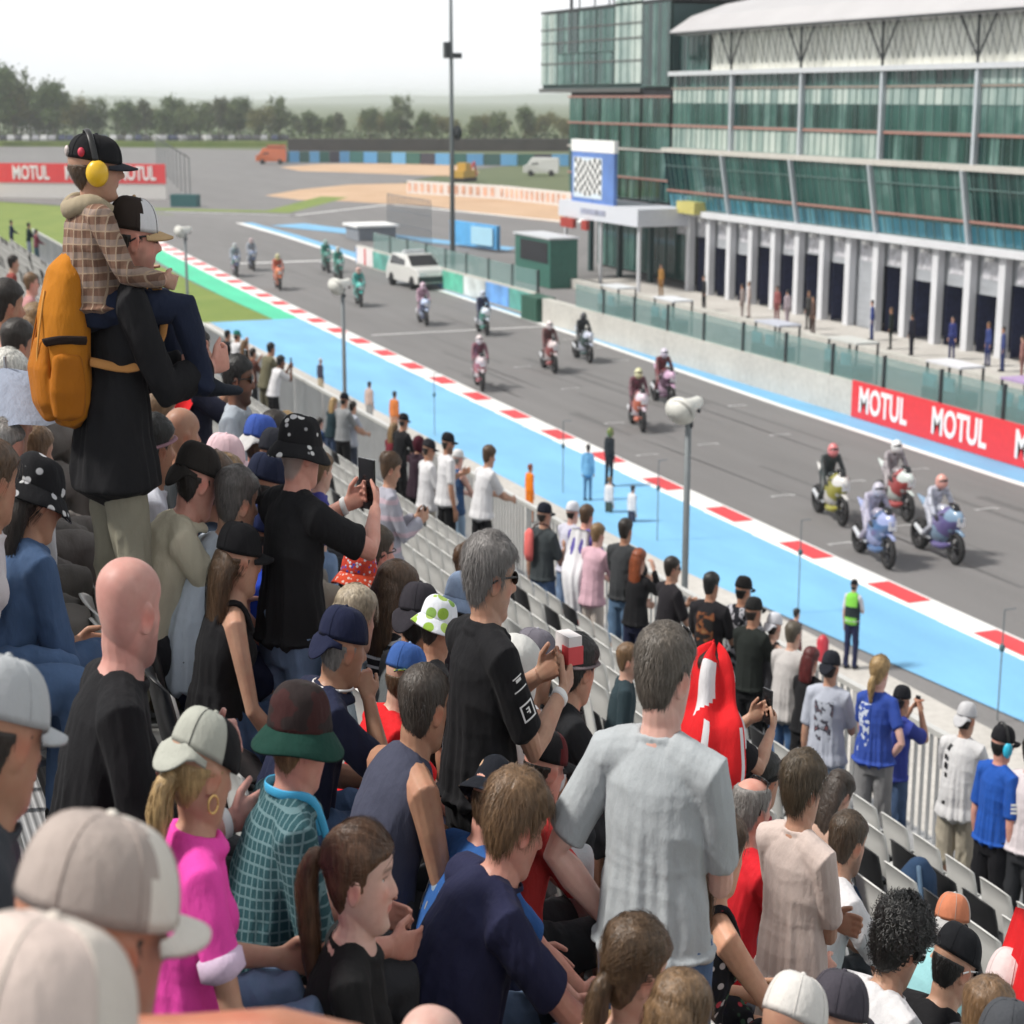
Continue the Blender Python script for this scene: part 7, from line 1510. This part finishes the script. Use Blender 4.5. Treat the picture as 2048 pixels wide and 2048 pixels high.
RD = [  # px-derived ground spots of each bike: x, y, fairing, suit, helmet, label colour words
    (22.87, 31.69, (.20, .30, .42), (.50, .52, .60), (.62, .30, .25), (.12, .10, .25), 'blue-grey', 'grey and white leathers, salmon helmet', 1),
    (21.35, 31.92, (.30, .34, .55), (.42, .40, .50), (.45, .43, .5), (.06, .12, .25), 'blue and white', 'grey-violet leathers tucked behind the screen', 1),
    (24.23, 35.46, (.55, .60, .58), (.35, .32, .34), (.75, .75, .75), (.35, .06, .06), 'white and red', 'dark grey leathers and white helmet', 1),
    (22.55, 35.65, (.62, .60, .58), (.02, .03, .03), (.62, .18, .18), (.28, .26, .03), 'white, red and yellow', 'black leathers and pinkish red helmet', 1),
    (23.46, 48.31, (.66, .55, .62), (.14, .04, .06), (.62, .60, .35), (.5, .12, .06), 'pale pink and orange', 'maroon leathers and pale yellow helmet', 1),
    (26.16, 51.94, (.55, .35, .50), (.16, .03, .04), (.6, .55, .66), (.06, .02, .05), 'pink and plum', 'dark red leathers and lilac helmet', 1),
    (21.62, 57.32, (.60, .50, .52), (.20, .06, .09), (.7, .6, .6), (.35, .06, .08), 'rose and white', 'maroon leathers, close to the kerb', 0),
    (25.47, 60.11, (.58, .50, .50), (.14, .05, .05), (.7, .62, .62), (.25, .05, .05), 'white and rust', 'dark maroon leathers, mid track', 0),
    (27.72, 62.05, (.48, .52, .62), (.02, .025, .03), (.03, .03, .04), (.03, .06, .06), 'pale blue', 'black leathers and black helmet', 0),
    (26.9, 70.5, (.60, .66, .75), (.03, .04, .10), (.5, .55, .65), (.05, .22, .18), 'white and teal', 'navy leathers', 0),
    (25.6, 74.7, (.46, .55, .75), (.45, .28, .36), (.7, .5, .6), (.03, .04, .10), 'light blue', 'pink leathers, in front of the white car', 0),
    (25.0, 82.7, (.05, .45, .40), (.05, .35, .32), (.6, .35, .3), (.02, .05, .05), 'turquoise', 'turquoise leathers and reddish helmet', 0),
    (23.2, 91.6, (.62, .16, .06), (.50, .10, .05), (.6, .55, .3), (.4, .1, .04), 'orange red', 'orange red leathers', 0),
    (22.7, 99.5, (.12, .16, .30), (.30, .34, .42), (.55, .56, .6), (.03, .04, .08), 'dark blue', 'grey leathers, leftmost of the far riders', 0),
    (24.4, 102.6, (.10, .14, .26), (.35, .38, .45), (.55, .4, .42), (.03, .04, .08), 'navy', 'pale grey leathers, second of the far riders', 0),
    (28.2, 99.9, (.03, .20, .16), (.05, .28, .22), (.3, .45, .42), (.02, .05, .04), 'bottle green', 'green leathers, near the blue line', 0),
    (27.5, 94.9, (.04, .24, .20), (.06, .30, .24), (.5, .5, .45), (.02, .05, .04), 'sea green', 'green leathers, beside the pit entry', 0)]
for i, (x, y, cf, su, he, cw, w1, w2, near) in enumerate(RD):
    br = 180 + [4, 9, 8, 10, 14, 6, 14, 8, 4, 8, 8, 10, 8, 8, 6, 6, 6][i]
    sc = 1.17
    yc = y + (0 if i < 9 else .4)
    motorcycle(x, yc, -R(br), '%s racing motorcycle, rider in %s' % (w1, w2), cf, tuple(q * .8 for q in su), cw, (.7, .7, .72), sc)
    b = R(br); rx, ry = x - math.sin(b) * .30, yc - math.cos(b) * .30
    person('rider in %s on a %s motorcycle' % (w2, w1), (rx, ry, .0), br, pose='ride', hs=sc, det=1 if near else 0, skin=(.05, .05, .055), hair=None, cap=('helmet', gloss('helmet', he), M_lens), shirt=('suit', leathers(su)), legs=('tight', leathers(tuple(q * .75 for q in su))),
           arms=(((.06, .34, -.42), (.9, -.3, -.2), .9), ((.06, .34, -.42), (.9, -.3, -.2), .9)), lean=38 if i != 1 else 50, head=(0, -16), group='motorcycle riders', slim=.86, fat=1.2, shoulder=1.08, loose=1.2)
# people on the strip and in the pit lane
AK = dict(det=0, group='marshals and photographers beside the track')
def strip(lab, x, y, br, z=0.0, **k): return person(lab, (x, y, z), br, **{**AK, **k})
VM = strip('marshal in a green and black vest and dark cap beside the track', 16.75, 25.6, 60, 0, hs=.98, det=1, hair=('short', 'black'), cap=('cap', (.015, .015, .02)), shirt=('tee', (.6, .6, .64)), legs=('trousers', (.02, .025, .07)), arms=('down', 'fore'), lean=2)
v, f = tube([np.array((0, 0, .88)), (0, 0, 1.0), (0, .01, 1.2), (0, .015, 1.36), (0, .02, 1.42)], [(.205, .16), (.20, .155), (.205, .16), (.205, .15), (.165, .13)], 20, side=(1, 0, 0))
VM['put']('vest', v, f, [cloth((.22, .62, .08)), cloth((.02, .03, .035))], headspace=False, mi=[1 if 1.08 < np.array(v)[list(q)].mean(0)[2] < 1.2 or abs(np.array(v)[list(q)].mean(0)[0]) > .16 else 0 for q in f])
strip('person in orange overalls standing beside the railing on the track side', 15.6, 38.0, 80, 0, hs=.86, hair=('short', 'red'), shirt=('long', (.75, .20, .01)), legs=('trousers', (.75, .20, .01)), skin='t')
strip('person in a light blue jacket on the blue run-off', 17.9, 39.7, 40, 0, hs=.86, hair=('short', 'dark'), shirt=('jacket', (.16, .40, .66)), legs=('trousers', (.10, .22, .36)), skin='t')
strip('person in black leathers with a green and black helmet beside the kerb', 19.1, 41.0, 70, 0, hs=.92, hair=None, cap=('helmet', gloss('helmet', (.14, .18, .04)), M_lens), shirt=('suit', (.02, .025, .03)), legs=('trousers', (.02, .025, .03)))
strip('photographer in white sitting low on the run-off, left of two', 17.85, 38.3, 70, -.45, hs=.8, hair=('short', 'dblond'), shirt=('long', WHT), legs=('trousers', (.08, .1, .08)))
strip('photographer in white sitting low on the run-off, right of two', 17.95, 37.2, 75, -.45, hs=.8, hair=('short', 'dark'), shirt=('long', WHT), legs=('trousers', (.06, .06, .09)))
strip('photographer in pale clothes beyond the railing', 15.6, 51.0, 60, 0, hs=.9, hair=('short', 'dark'), shirt=('long', (.52, .40, .36)), legs=('trousers', (.4, .4, .4)))
strip('marshal in orange beyond the railing', 15.6, 48.5, 60, 0, hs=.95, hair=('short', 'black'), shirt=('long', (.62, .20, .06)), legs=('trousers', (.55, .3, .2)))
strip('marshal in a white hat far along the service road', 15.7, 56.9, 70, 0, hs=.85, hair=('short', 'dark'), cap=('cap', (.66, .66, .68)), shirt=('long', (.05, .05, .08)), legs=('trousers', (.5, .42, .3)))
strip('person in dark red crouching by a red bag beyond the railing', 16.0, 26.3, 80, -.5, hs=.9, hair=('short', 'black'), shirt=('long', (.10, .02, .03)), legs=('trousers', (.2, .25, .15)))
b = MB(); v, f = tube([(16.35, 25.9, 0), (16.35, 25.9, .1), (16.35, 25.9, .5), (16.35, 25.9, .58)], [.08, .11, .11, .05], 14); b.add(v, f); tag(b.build('red_canister', mat('canister', (.45, .03, .05), .4), None, True), 'small red canister standing on the pale service road', 'canister')
PG = [((40.3), 80.5, (.35, .18, .05)), (39.6, 74.5, (.02, .02, .025)), (40.2, 71.2, (.55, .45, .42)), (39.4, 70.4, (.5, .42, .40)), (40.0, 67.4, (.60, .5, .55)), (40.6, 66.6, (.05, .05, .05)), (39.8, 64.9, (.1, .06, .05)), (41.2, 62.5, (.03, .05, .2)), (40.4, 59.9, (.02, .03, .03)), (40.1, 58.0, (.03, .03, .05)), (41.0, 56.6, (.03, .04, .16)), (41.2, 54.6, (.04, .06, .2)), (40.9, 53.3, (.05, .07, .2)), (40.0, 51.0, (.4, .2, .18)), (39.3, 48.3, (.02, .03, .05)), (40.4, 69.0, (.3, .1, .1))]
WORDS = ['ochre overalls near the tower', 'black by the tower end garages', 'beige, left of a pair', 'beige, right of a pair', 'pale pink', 'black beside the pale pink one', 'brown', 'royal blue in a garage doorway', 'dark green', 'black between two piers', 'blue pushing a trolley', 'blue overalls, left of two', 'blue overalls, right of two', 'faded red', 'dark navy by the low wall', 'wine red']
for i, (x, y, c) in enumerate(PG):
    strip('mechanic dressed in %s in front of the garages' % WORDS[i], x, y, 250 + 25 * (i % 5), .06 if x > 38.4 else 0, hair=('short', ['dark', 'black', 'lbrown'][i % 3]), shirt=('long', c), legs=('trousers', tuple(q * .7 for q in c)), skin='tfo'[i % 3], group='mechanics in front of the garages')

# ------------------------------------------------------------------ poles, pit stands, vehicles
M_pole = mat('pole_grey', (.17, .19, .2), .5, .3, .06)
tp = empty('mast', (35.3, 98, 0), 0, 'tall grey camera mast rising above the pit lane', 'mast'); b = MB(); b.tube([(0, 0, 0), (0, 0, 9), (0, 0, 21)], [.16, .12, .09], 12); b.build('pole', M_pole, tp, True)
b = MB(); b.box(-.42, -.08, -.2, .2, 12.2, 13.1); b.box(.08, .6, -.15, .15, 12.2, 12.5); b.build('camera_box', M_dark, tp); b = MB(); b.ball((.35, 0, 8.0), (.28, .28, .42)); b.build('loudspeaker', M_dark, tp, True)
for i, (x, y, zt, r, lab) in enumerate([(10.5, 20.1, 6.05, .042, 'grey pole with a large white horn loudspeaker, nearest of three'), (10.5, 36.1, 6.1, .042, 'grey pole with a white horn loudspeaker in the middle distance'), (10.5, 52.8, 6.1, .04, 'thin grey pole with a horn loudspeaker behind the man with a child')]):
    o = empty('loudspeaker_pole', (x, y, 0), 0, lab, 'loudspeaker'); b = MB(); b.tube([(0, 0, 0), (0, 0, zt - .12)], [r * 1.15, r], 12); b.build('pole', M_pole, o, True)
    v, f = tube([(-.17, -.09, zt - .01), (-.155, -.08, zt - .005), (-.06, -.03, zt + .02), (.05, 0, zt + .05), (.15, .03, zt + .07), (.19, .04, zt + .075)], [(.225, .20), (.215, .19), (.125, .12), (.085, .085), (.08, .08), (.06, .06)], 22, side=(0, 1, 0)); h = mesh_obj('horn', v, f, mat('horn_white', (.66, .66, .62), .45), o)
    v, f = tube([(-.176, -.093, zt - .012), (-.180, -.095, zt - .014)], [(.195, .17), (.14, .12)], 20, side=(0, 1, 0)); mesh_obj('horn_mouth', v, f, mat('horn_mouth', (.36, .36, .34), .6), h)
    b = MB(); b.bar((.03, 0, zt - .12), (.03, 0, zt + .0), .03, 8); b.ball((.02, .0, zt - .22), (.05, .05, .06)); b.ball((.16, .02, zt - .05), .028); b.build('bracket', M_dark, o, True)
for i, (x, y) in enumerate([(17.7, 29.0), (17.55, 22.4), (17.7, 35.3), (17.65, 40.7), (17.2, 49.5)]):
    o = empty('marker_post', (x, y, 0), 0, ['thin marker post beside the marshal in the green vest', 'thin marker post at the right edge of the run-off', 'thin marker post left of the horn loudspeaker', 'thin marker post by the person in orange', 'thin marker post far along the run-off'][i], 'post', 'thin posts along the run-off')
    b = MB(); b.bar((0, 0, 0), (0, 0, 1.9), .013, 6); b.build('post', M_pole, o); b = MB(); b.ball((0, 0, 1.25), (.05, .05, .075)); b.build('sensor', mat('sensor', (.05, .12, .14), .5), o, True); b = MB(); b.bar((0, 0, 1.9), (.22, 0, 1.9), .01, 5); b.build('antenna', M_pole, o)
for i, (y, c, lab) in enumerate([(68.5, (.62, .64, .66), 'first'), (63.3, (.66, .68, .72), 'second'), (55.0, (.50, .52, .6), 'third'), (50.0, (.55, .56, .54), 'fourth'), (44.3, (.68, .68, .72), 'fifth'), (40.6, (.42, .30, .52), 'purple')]):
    o = empty('pit_stand', (32.2, y, 0), 0, ('pit wall stand with a %s roof behind the glass' % ('purple' if c[2] > .5 and c[0] < .5 else 'white')) + ', %s from the tower' % (lab if lab != 'purple' else 'last'), 'pit stand', 'pit wall stands behind the glass'); b = MB(); b.box(-.4, .5, -.9, .9, 2.05, 2.11); b.build('roof', mat('canopy', c, .5, 0, .05), o)
    b = MB()
    for sx in (-.36, .46):
        for sy in (-.85, .85): b.box(sx - .03, sx + .03, sy - .03, sy + .03, 0, 2.05)
    b.build('frame', M_dark, o); b = MB(); b.box(-.5, .3, -.9, .9, .8, 1.3); b.build('monitor_desk', mat('desk', (.04, .06, .08), .4, 0, .5, 3), o)
    b = MB(); b.box(-.55, -.5, -.8, -.2, 1.35, 1.75); b.box(-.55, -.5, .1, .8, 1.35, 1.75); b.build('screen', mat('stand_screen', (.10, .25, .3), .3, 0, .5, 2), o)
def car(nm, loc, rz, label, col, cat='car', sc=(SLIM, SLIM, 1), van=False, group=None, simple=False):
    o = empty(nm, loc, rz, label, cat, group); o.scale = sc
    prof = [(-2.1, .35), (-2.15, .8), (-1.95, 1.05), (-1.55, 1.62), (.35, 1.66), (1.15, 1.12), (2.0, .98), (2.15, .7), (2.12, .35)] if not van else [(-2.3, .35), (-2.35, 1.2), (-2.25, 2.0), (1.2, 2.05), (1.8, 1.3), (2.3, 1.1), (2.35, .4)]
    k = len(prof); V = []; F = []
    for sx in (-1, -.92, .92, 1):
        for y, z in prof: inn = .03 if abs(sx) == 1 else 0; V.append((sx * (.9 - (.14 if z > 1.3 else 0)), y * (1 - inn), z - inn * .6))
    for s in range(3):
        for i in range(k): F.append((s * k + i, s * k + (i + 1) % k, (s + 1) * k + (i + 1) % k, (s + 1) * k + i))
    F += [tuple(range(k))[::-1], tuple(range(3 * k, 4 * k))]
    mesh_obj('body', V, F, gloss('car_paint', col), o, False)
    if simple: return o
    b = MB()
    for s in (-1, 1):
        zt, zb = (1.55, 1.12) if not van else (1.8, 1.3)
        for a, c in ((-1.5, -.5), (-.42, .35)) if not van else ((.4, 1.2),): b.quad((s * .775, a, zt), (s * .775, c, zt), (s * .905, c + .1, zb), (s * .905, a - .05, zb))
    if not van: b.quad((-.7, .42, 1.62), (.7, .42, 1.62), (.8, 1.14, 1.16), (-.8, 1.14, 1.16)); b.quad((-.7, -1.58, 1.58), (.7, -1.58, 1.58), (.8, -1.96, 1.1), (-.8, -1.96, 1.1))
    b.build('window', M_lens, o)
    for yy in (-1.35, 1.35):
        for s in (-1, 1): b = MB(); b.bar((s * .72, yy, .34), (s * .91, yy, .34), .34, 16); b.build('wheel', M_tyre, o, True)
    for s in (-1, 1): b = MB(); b.box(s * .62 - .2, s * .62 + .2, 2.08, 2.14, .72, .88); b.build('headlight', M_bwhite, o)
    return o
sv_ = car('safety_car', (30.5, 90.5, 0), PI + .1, 'white estate car with a roof light bar parked by the pit wall', (.62, .62, .6), 'car', (1.0, 1.0, 1.08)); b = MB(); b.box(-.6, .6, -.5, -.2, 1.67, 1.82); b.build('light_bar', M_lgrey, sv_); b = MB(); b.box(-.85, .85, 2.13, 2.16, .4, .68); b.build('grille', M_dark, sv_)
car('van', (90.3, 216, 0), R(60), 'white van parked beyond the gravel trap', (.6, .6, .58), 'van', (1, 1, 1.15), True)
tv = car('recovery_truck', (67.5, 269.5, 0), R(70), 'orange recovery truck at the edge of the gravel', (.60, .13, .03), 'truck', (1.1, 1.0, 1.2), True); b = MB(); b.box(-.8, .8, -2.2, .6, 2.06, 2.4); b.build('load', mat('load', (.5, .12, .05), .6, 0, .3, 1), tv)
dg = empty('digger', (75.6, 205.6, 0), R(40), 'yellow and red digger behind the white barrier', 'digger'); b = MB(); b.box(-1.5, 1.5, -.8, .8, .4, 1.3); b.box(-.6, .7, -.6, .6, 1.3, 2.2); b.build('body', mat('digger_yellow', (.5, .3, .04), .5), dg); b = MB(); b.bar((1.4, 0, 1.2), (2.6, 0, 2.2), .15, 6); b.bar((2.6, 0, 2.2), (3.2, 0, .5), .12, 6); b.build('arm', mat('digger_red', (.45, .05, .04), .5), dg); b = MB(); b.box(-1.6, 1.6, -.95, .95, 0, .42); b.build('track_unit', M_tyre, dg)
for i in range(34):
    t = i / 33; x = 39.5 + 55 * t + rng.uniform(-.3, .3); y = 388 - 20 * t
    car('parked_car', (x, y, .9), R(rng.uniform(-15, 15)), 'small distant parked car in the row below the tree line', rng.choice([(.02, .022, .03), (.05, .05, .06), (.3, .3, .32), (.5, .5, .5), (.03, .04, .09), (.06, .06, .06)]), 'car', (.8, .8, .9), False, 'cars parked below the tree line', True)
bkm = MB(); bkm.prism([(20, 400), (44, 385), (98, 363), (104, 372), (40, 400)], -.05, .9); o = bkm.build('parking_bank', M_grass); o['kind'] = 'structure'
hut = empty('hut', (54.8, 452, 0), R(20), 'low white building among the trees at far left', 'building'); b = MB(); b.box(-4.2, 4.2, -2, 2, -1, 4.4); b.build('wall', mat('hut_wall', (.55, .55, .54), .7), hut); b = MB(); b.box(-4.4, 4.4, -2.2, 2.2, 4.4, 4.7); b.build('roof', M_lgrey, hut); b = MB(); b.box(1.2, 2.0, -2.03, -2.0, 2.0, 3.2); b.build('window', M_dark, hut)
b = MB(); n_ = 40
P0 = Vector((87.9, 334.3)); P1 = Vector((145, 311.5))
b.prism([(87, 334.5), (150, 309), (151, 311), (87.5, 336.5)], 0, 2.3); tag(b.build('tyre_wall', mat('tyre_wall', (.035, .028, .024), .9, 0, .3, .4)), 'long dark brown barrier below the far trees', 'barrier')
pts = [(70.3, 275.5), (80.6, 271.4), (91.75, 255.6), (107, 245.3), (118, 238)]; seq = []
for a, c in zip(pts, pts[1:]):
    k = 7
    for i in range(k): seq.append((Vector(a).lerp(Vector(c), i / k), Vector(a).lerp(Vector(c), (i + .96) / k)))
cb_ = [(.02, .12, .11), (.09, .30, .55), (.03, .10, .09), (.12, .36, .62), (.02, .11, .09), (.03, .03, .05), (.10, .32, .58)]
for i, (a, c) in enumerate(seq):
    col = cb_[i % 7]; d = (c - a).normalized(); n2 = Vector((-d.y, d.x)) * .5; b = MB(); b.prism([a, c, c + n2, a + n2], 0, 1.7)
    tag(b.build('barrier_block', mat('block%d' % (i % 7), col, .7)), '%s crash barrier block at the far edge of the gravel' % ('sky blue' if col[2] > .4 else 'dark green' if col[1] > .08 else 'black'), 'barrier', '%s barrier blocks along the gravel' % ('sky blue' if col[2] > .4 else 'dark green' if col[1] > .08 else 'black'))
ptsd = [(60.2, 181.5), (62.4, 175), (65.4, 167.4), (66.7, 152.6), (66.5, 146)]
dw = empty('decorated_wall', (0, 0, 0), 0, 'white barrier with a row of pale pink and orange motifs by the gravel', 'barrier'); b = MB(); b2 = MB()
for i, (a, c) in enumerate(zip(ptsd, ptsd[1:])):
    a, c = Vector(a), Vector(c); d = (c - a).normalized(); n2 = Vector((d.y, -d.x)) * .3; L_ = (c - a).length
    if n2.x > 0: n2 = -n2
    b.prism([a, c, c - n2, a - n2], 0, 1.35)
    for q in range(int(L_ / 1.1)):
        m0 = a + d * (q * 1.1 + .2) + n2 * .1; m1 = a + d * (q * 1.1 + .8) + n2 * .1; b2.quad((m0.x, m0.y, .25), (m1.x, m1.y, .25), (m1.x, m1.y, 1.1), (m0.x, m0.y, 1.1))
b.build('wall', mat('dec_wall', (.62, .6, .58), .7), dw); b2.build('motif', mat('motif', (.62, .36, .26), .7, 0, .4, .5), dw)
b = MB(); b.prism([(41.4, 115.5), (42.2, 108.6), (42.5, 108.7), (41.7, 115.6)], .2, 1.75); bb = empty('blue_board', (0, 0, 0), 0, 'blue advertising board at the pit entry beside the mast', 'board'); b.build('panel', mat('board_blue', (.09, .36, .68), .5, 0, .3, .3), bb); b = MB(); b.prism([(41.6, 111.6), (42.15, 109.0), (42.2, 109.05), (41.65, 111.65)], .4, 1.6); b.build('pale_panel', mat('board_pale', (.35, .6, .75), .5), bb).location = (-.1, -.02, 0)
cg = empty('catch_fence', (40, 120.5, 0), 0, 'grey wire cage fence at the pit entry', 'fence'); b = MB()
for i in range(17): b.box(-.03, .03, -5 + i * .6, -4.96 + i * .6, 0, 3.1)
for z in (.1, 1.0, 2.0, 3.05): b.box(-.03, .03, -5, 4.65, z, z + .05)
b.build('mesh_panel', mat('cage_grey', (.16, .18, .2), .5, .3), cg)
aw = empty('awning', (38, 123, 0), 0, 'flat white awning at the pit entry', 'awning'); b = MB(); b.box(-1.6, 1.6, -1.8, 1.8, .95, 1.1); b.build('roof', M_bwhite, aw); b = MB(); b.box(-1.4, 1.4, -1.6, 1.6, 0, .95); b.build('body', mat('awn_body', (.2, .22, .25), .6), aw)
ctn = empty('cabin', (37.4, 89.4, 0), 0, 'dark green cabin with a wide opening in the pit lane', 'cabin'); b = MB(); b.box(-.6, 1.0, -2.6, 2.4, 0, 2.6); b.build('wall', mat('cabin_green', (.03, .13, .1), .5), ctn); b = MB(); b.box(-.63, -.6, -2.3, 1.6, 1.3, 2.4); b.build('opening', M_int, ctn); b = MB(); b.box(-.7, 1.1, -2.7, 2.5, 2.6, 2.7); b.build('roof', M_lgrey, ctn)
ty = empty('tyre_stack', (33.3, 166.5, 0), R(-35), 'dark green block of stacked tyres on the far infield', 'tyres'); b = MB(); b.box(-1.3, 1.3, -.5, .5, 0, 1.15)
for i in range(5): b.box(-1.31 + i * .53, -1.29 + i * .53, -.51, .51, .02, 1.13)
b.build('cover', mat('tyre_green', (.02, .10, .11), .7), ty)
fp = empty('debris_fence', (40, 205, 0), 0, 'thin tall debris fence posts behind the far banner', 'fence'); 
for i in range(11): b = MB(); b.tube([(9 - i * 1.35, 60 - i * 9, 0), (9 - i * 1.35, 60 - i * 9, 4.2), (8.4 - i * 1.35, 59 - i * 9, 4.6)], .07, 5); b.build('post', M_pole, fp)
# ------------------------------------------------------------------ trees
M_leaf = []
for i, c in enumerate([(.075, .115, .035), (.095, .130, .042), (.135, .135, .045), (.085, .100, .05)]):
    m, nt, bs = base_mat('foliage'); bs.inputs['Roughness'].default_value = .7
    oi = N(nt, 'ShaderNodeObjectInfo'); no = noise(nt, 1.1, 3); no2 = noise(nt, 6, 2)
    cc = ramp(nt, no.outputs['Fac'], [(.3, tuple(x * .6 for x in c)), (.7, tuple(x * 1.5 for x in c))]); cc = mix(nt, .4, cc, ramp(nt, no2.outputs['Fac'], [(.3, tuple(x * .6 for x in c)), (.7, tuple(x * 1.6 for x in c))])); nt.links.new(cc, bs.inputs['Base Color']); M_leaf.append(m)
M_bark = mat('bark', (.09, .07, .05), .9, 0, .2)
def tree_proto(seed, h, spread, n, m, slim=1):
    r = np.random.RandomState(seed); t = empty('tree', (0, 0, -60), 0, 'leafy tree in the line beyond the circuit', 'tree', 'trees in the line beyond the circuit')
    b = MB(); b.tube([(0, 0, 0), (.05, 0, h * .3), (-.05, .05, h * .62), (0, 0, h * .9)], [.22, .16, .10, .04], 7); cl = []
    for i in range(11):
        a = r.uniform(0, 6.28); z = h * r.uniform(.3, .72); l = spread * r.uniform(.5, 1.0) * (1.15 - abs(z / h - .5)); e = (l * math.cos(a), l * math.sin(a), z + h * r.uniform(.1, .28)); b.tube([(0, 0, z), ((e[0]) * .5, e[1] * .5, (z + e[2]) / 2 + .2), e], [.08, .05, .02], 5); cl.append(e)
    b.build('trunk', M_bark, t, True); V = []; F = []
    for i in range(16): cl.append((r.normal(0, spread * .4), r.normal(0, spread * .4), h * r.uniform(.45, .97)))
    for q in range(n):
        c = cl[r.randint(len(cl))]; R_ = spread * .30; p = np.array(c) + r.normal(0, 1, 3) * R_ * np.array((.62, .62, .62)); s = r.uniform(.16, .34) * .9
        if p[2] < h * .16: continue
        u = r.normal(0, 1, 3); u /= np.linalg.norm(u); w = np.cross(u, r.normal(0, 1, 3)); w /= np.linalg.norm(w); k = len(V); V += [p - u * s, p + w * s * .7, p + u * s, p - w * s * .7]; F.append((k, k + 1, k + 2, k + 3))
    mesh_obj('crown', V, F, m, t, False); return t
protos = [tree_proto(1, 10, 3.2, 3000, M_leaf[0]), tree_proto(2, 10, 2.6, 2600, M_leaf[1]), tree_proto(3, 10, 3.8, 3200, M_leaf[2]), tree_proto(4, 10, 2.2, 2000, M_leaf[3])]
used_t = set()
TR = TREES + [(x + rng.uniform(-4, 4), y + 12, h * rng.uniform(.6, .95)) for x, y, h in TREES] + [(x + rng.uniform(-3, 3), y + 20, h * rng.uniform(.6, .9)) for x, y, h in TREES] + [(x + 3.5, y + 5, h * .8) for x, y, h in TREES[::2]]
for i, (x, y, h) in enumerate(TR):
    k = [0, 1, 3, 0, 2, 1, 0, 3][i % 8] if x < 118 else [2, 1, 0, 2][i % 4]
    p = protos[k]; t = copy_tree(p) if k in used_t else p; used_t.add(k)
    t.location = (x, y, -.1); s = h / 10.4; t.scale = (s * rng.uniform(.75, 1.0), s * rng.uniform(.8, 1.05), s); t.rotation_euler = (0, 0, rng.uniform(0, 6.28))
    t['label'] = ['broad dense green tree in the line beyond the circuit', 'upright green tree in the line beyond the circuit', 'wide olive yellow tree beyond the far barrier', 'thin wispy tree in the line beyond the circuit'][k]
    t['group'] = ['broad trees in the line', 'upright trees in the line', 'olive trees in the line', 'wispy trees in the line'][k]
hb = MB(); r = np.random.RandomState(5)
for i in range(5200):
    t = r.uniform(0, 1); x = 30 + 135 * t; y = 412 - 52 * t + r.uniform(0, 14); z = abs(r.normal(0, 1.7)) + .2; s = r.uniform(.2, .45); u = r.normal(0, 1, 3); u /= np.linalg.norm(u); w = np.cross(u, r.normal(0, 1, 3)); w /= np.linalg.norm(w); p = np.array((x, y, z)); hb.add([p - u * s, p + w * s, p + u * s, p - w * s], [(0, 1, 2, 3)])
o = hb.build('undergrowth', M_leaf[0]); tag(o, 'low mixed undergrowth at the foot of the tree line', 'undergrowth', None, 'stuff')
# ------------------------------------------------------------------ air
m = bpy.data.materials.new('haze'); m.use_nodes = True; nt = m.node_tree; nt.nodes.clear(); o_ = N(nt, 'ShaderNodeOutputMaterial'); pv = N(nt, 'ShaderNodeVolumePrincipled'); pv.inputs['Density'].default_value = HAZE; pv.inputs['Color'].default_value = (.93, .97, 1, 1); pv.inputs['Anisotropy'].default_value = .2
nt.links.new(pv.outputs[0], o_.inputs['Volume'])
if HAZE > 0:
    b = MB(); b.box(-6500, 9500, -320, 9500, -2, 26); o = b.build('haze', m); tag(o, 'pale blue air over the plain', 'haze', None, 'stuff')
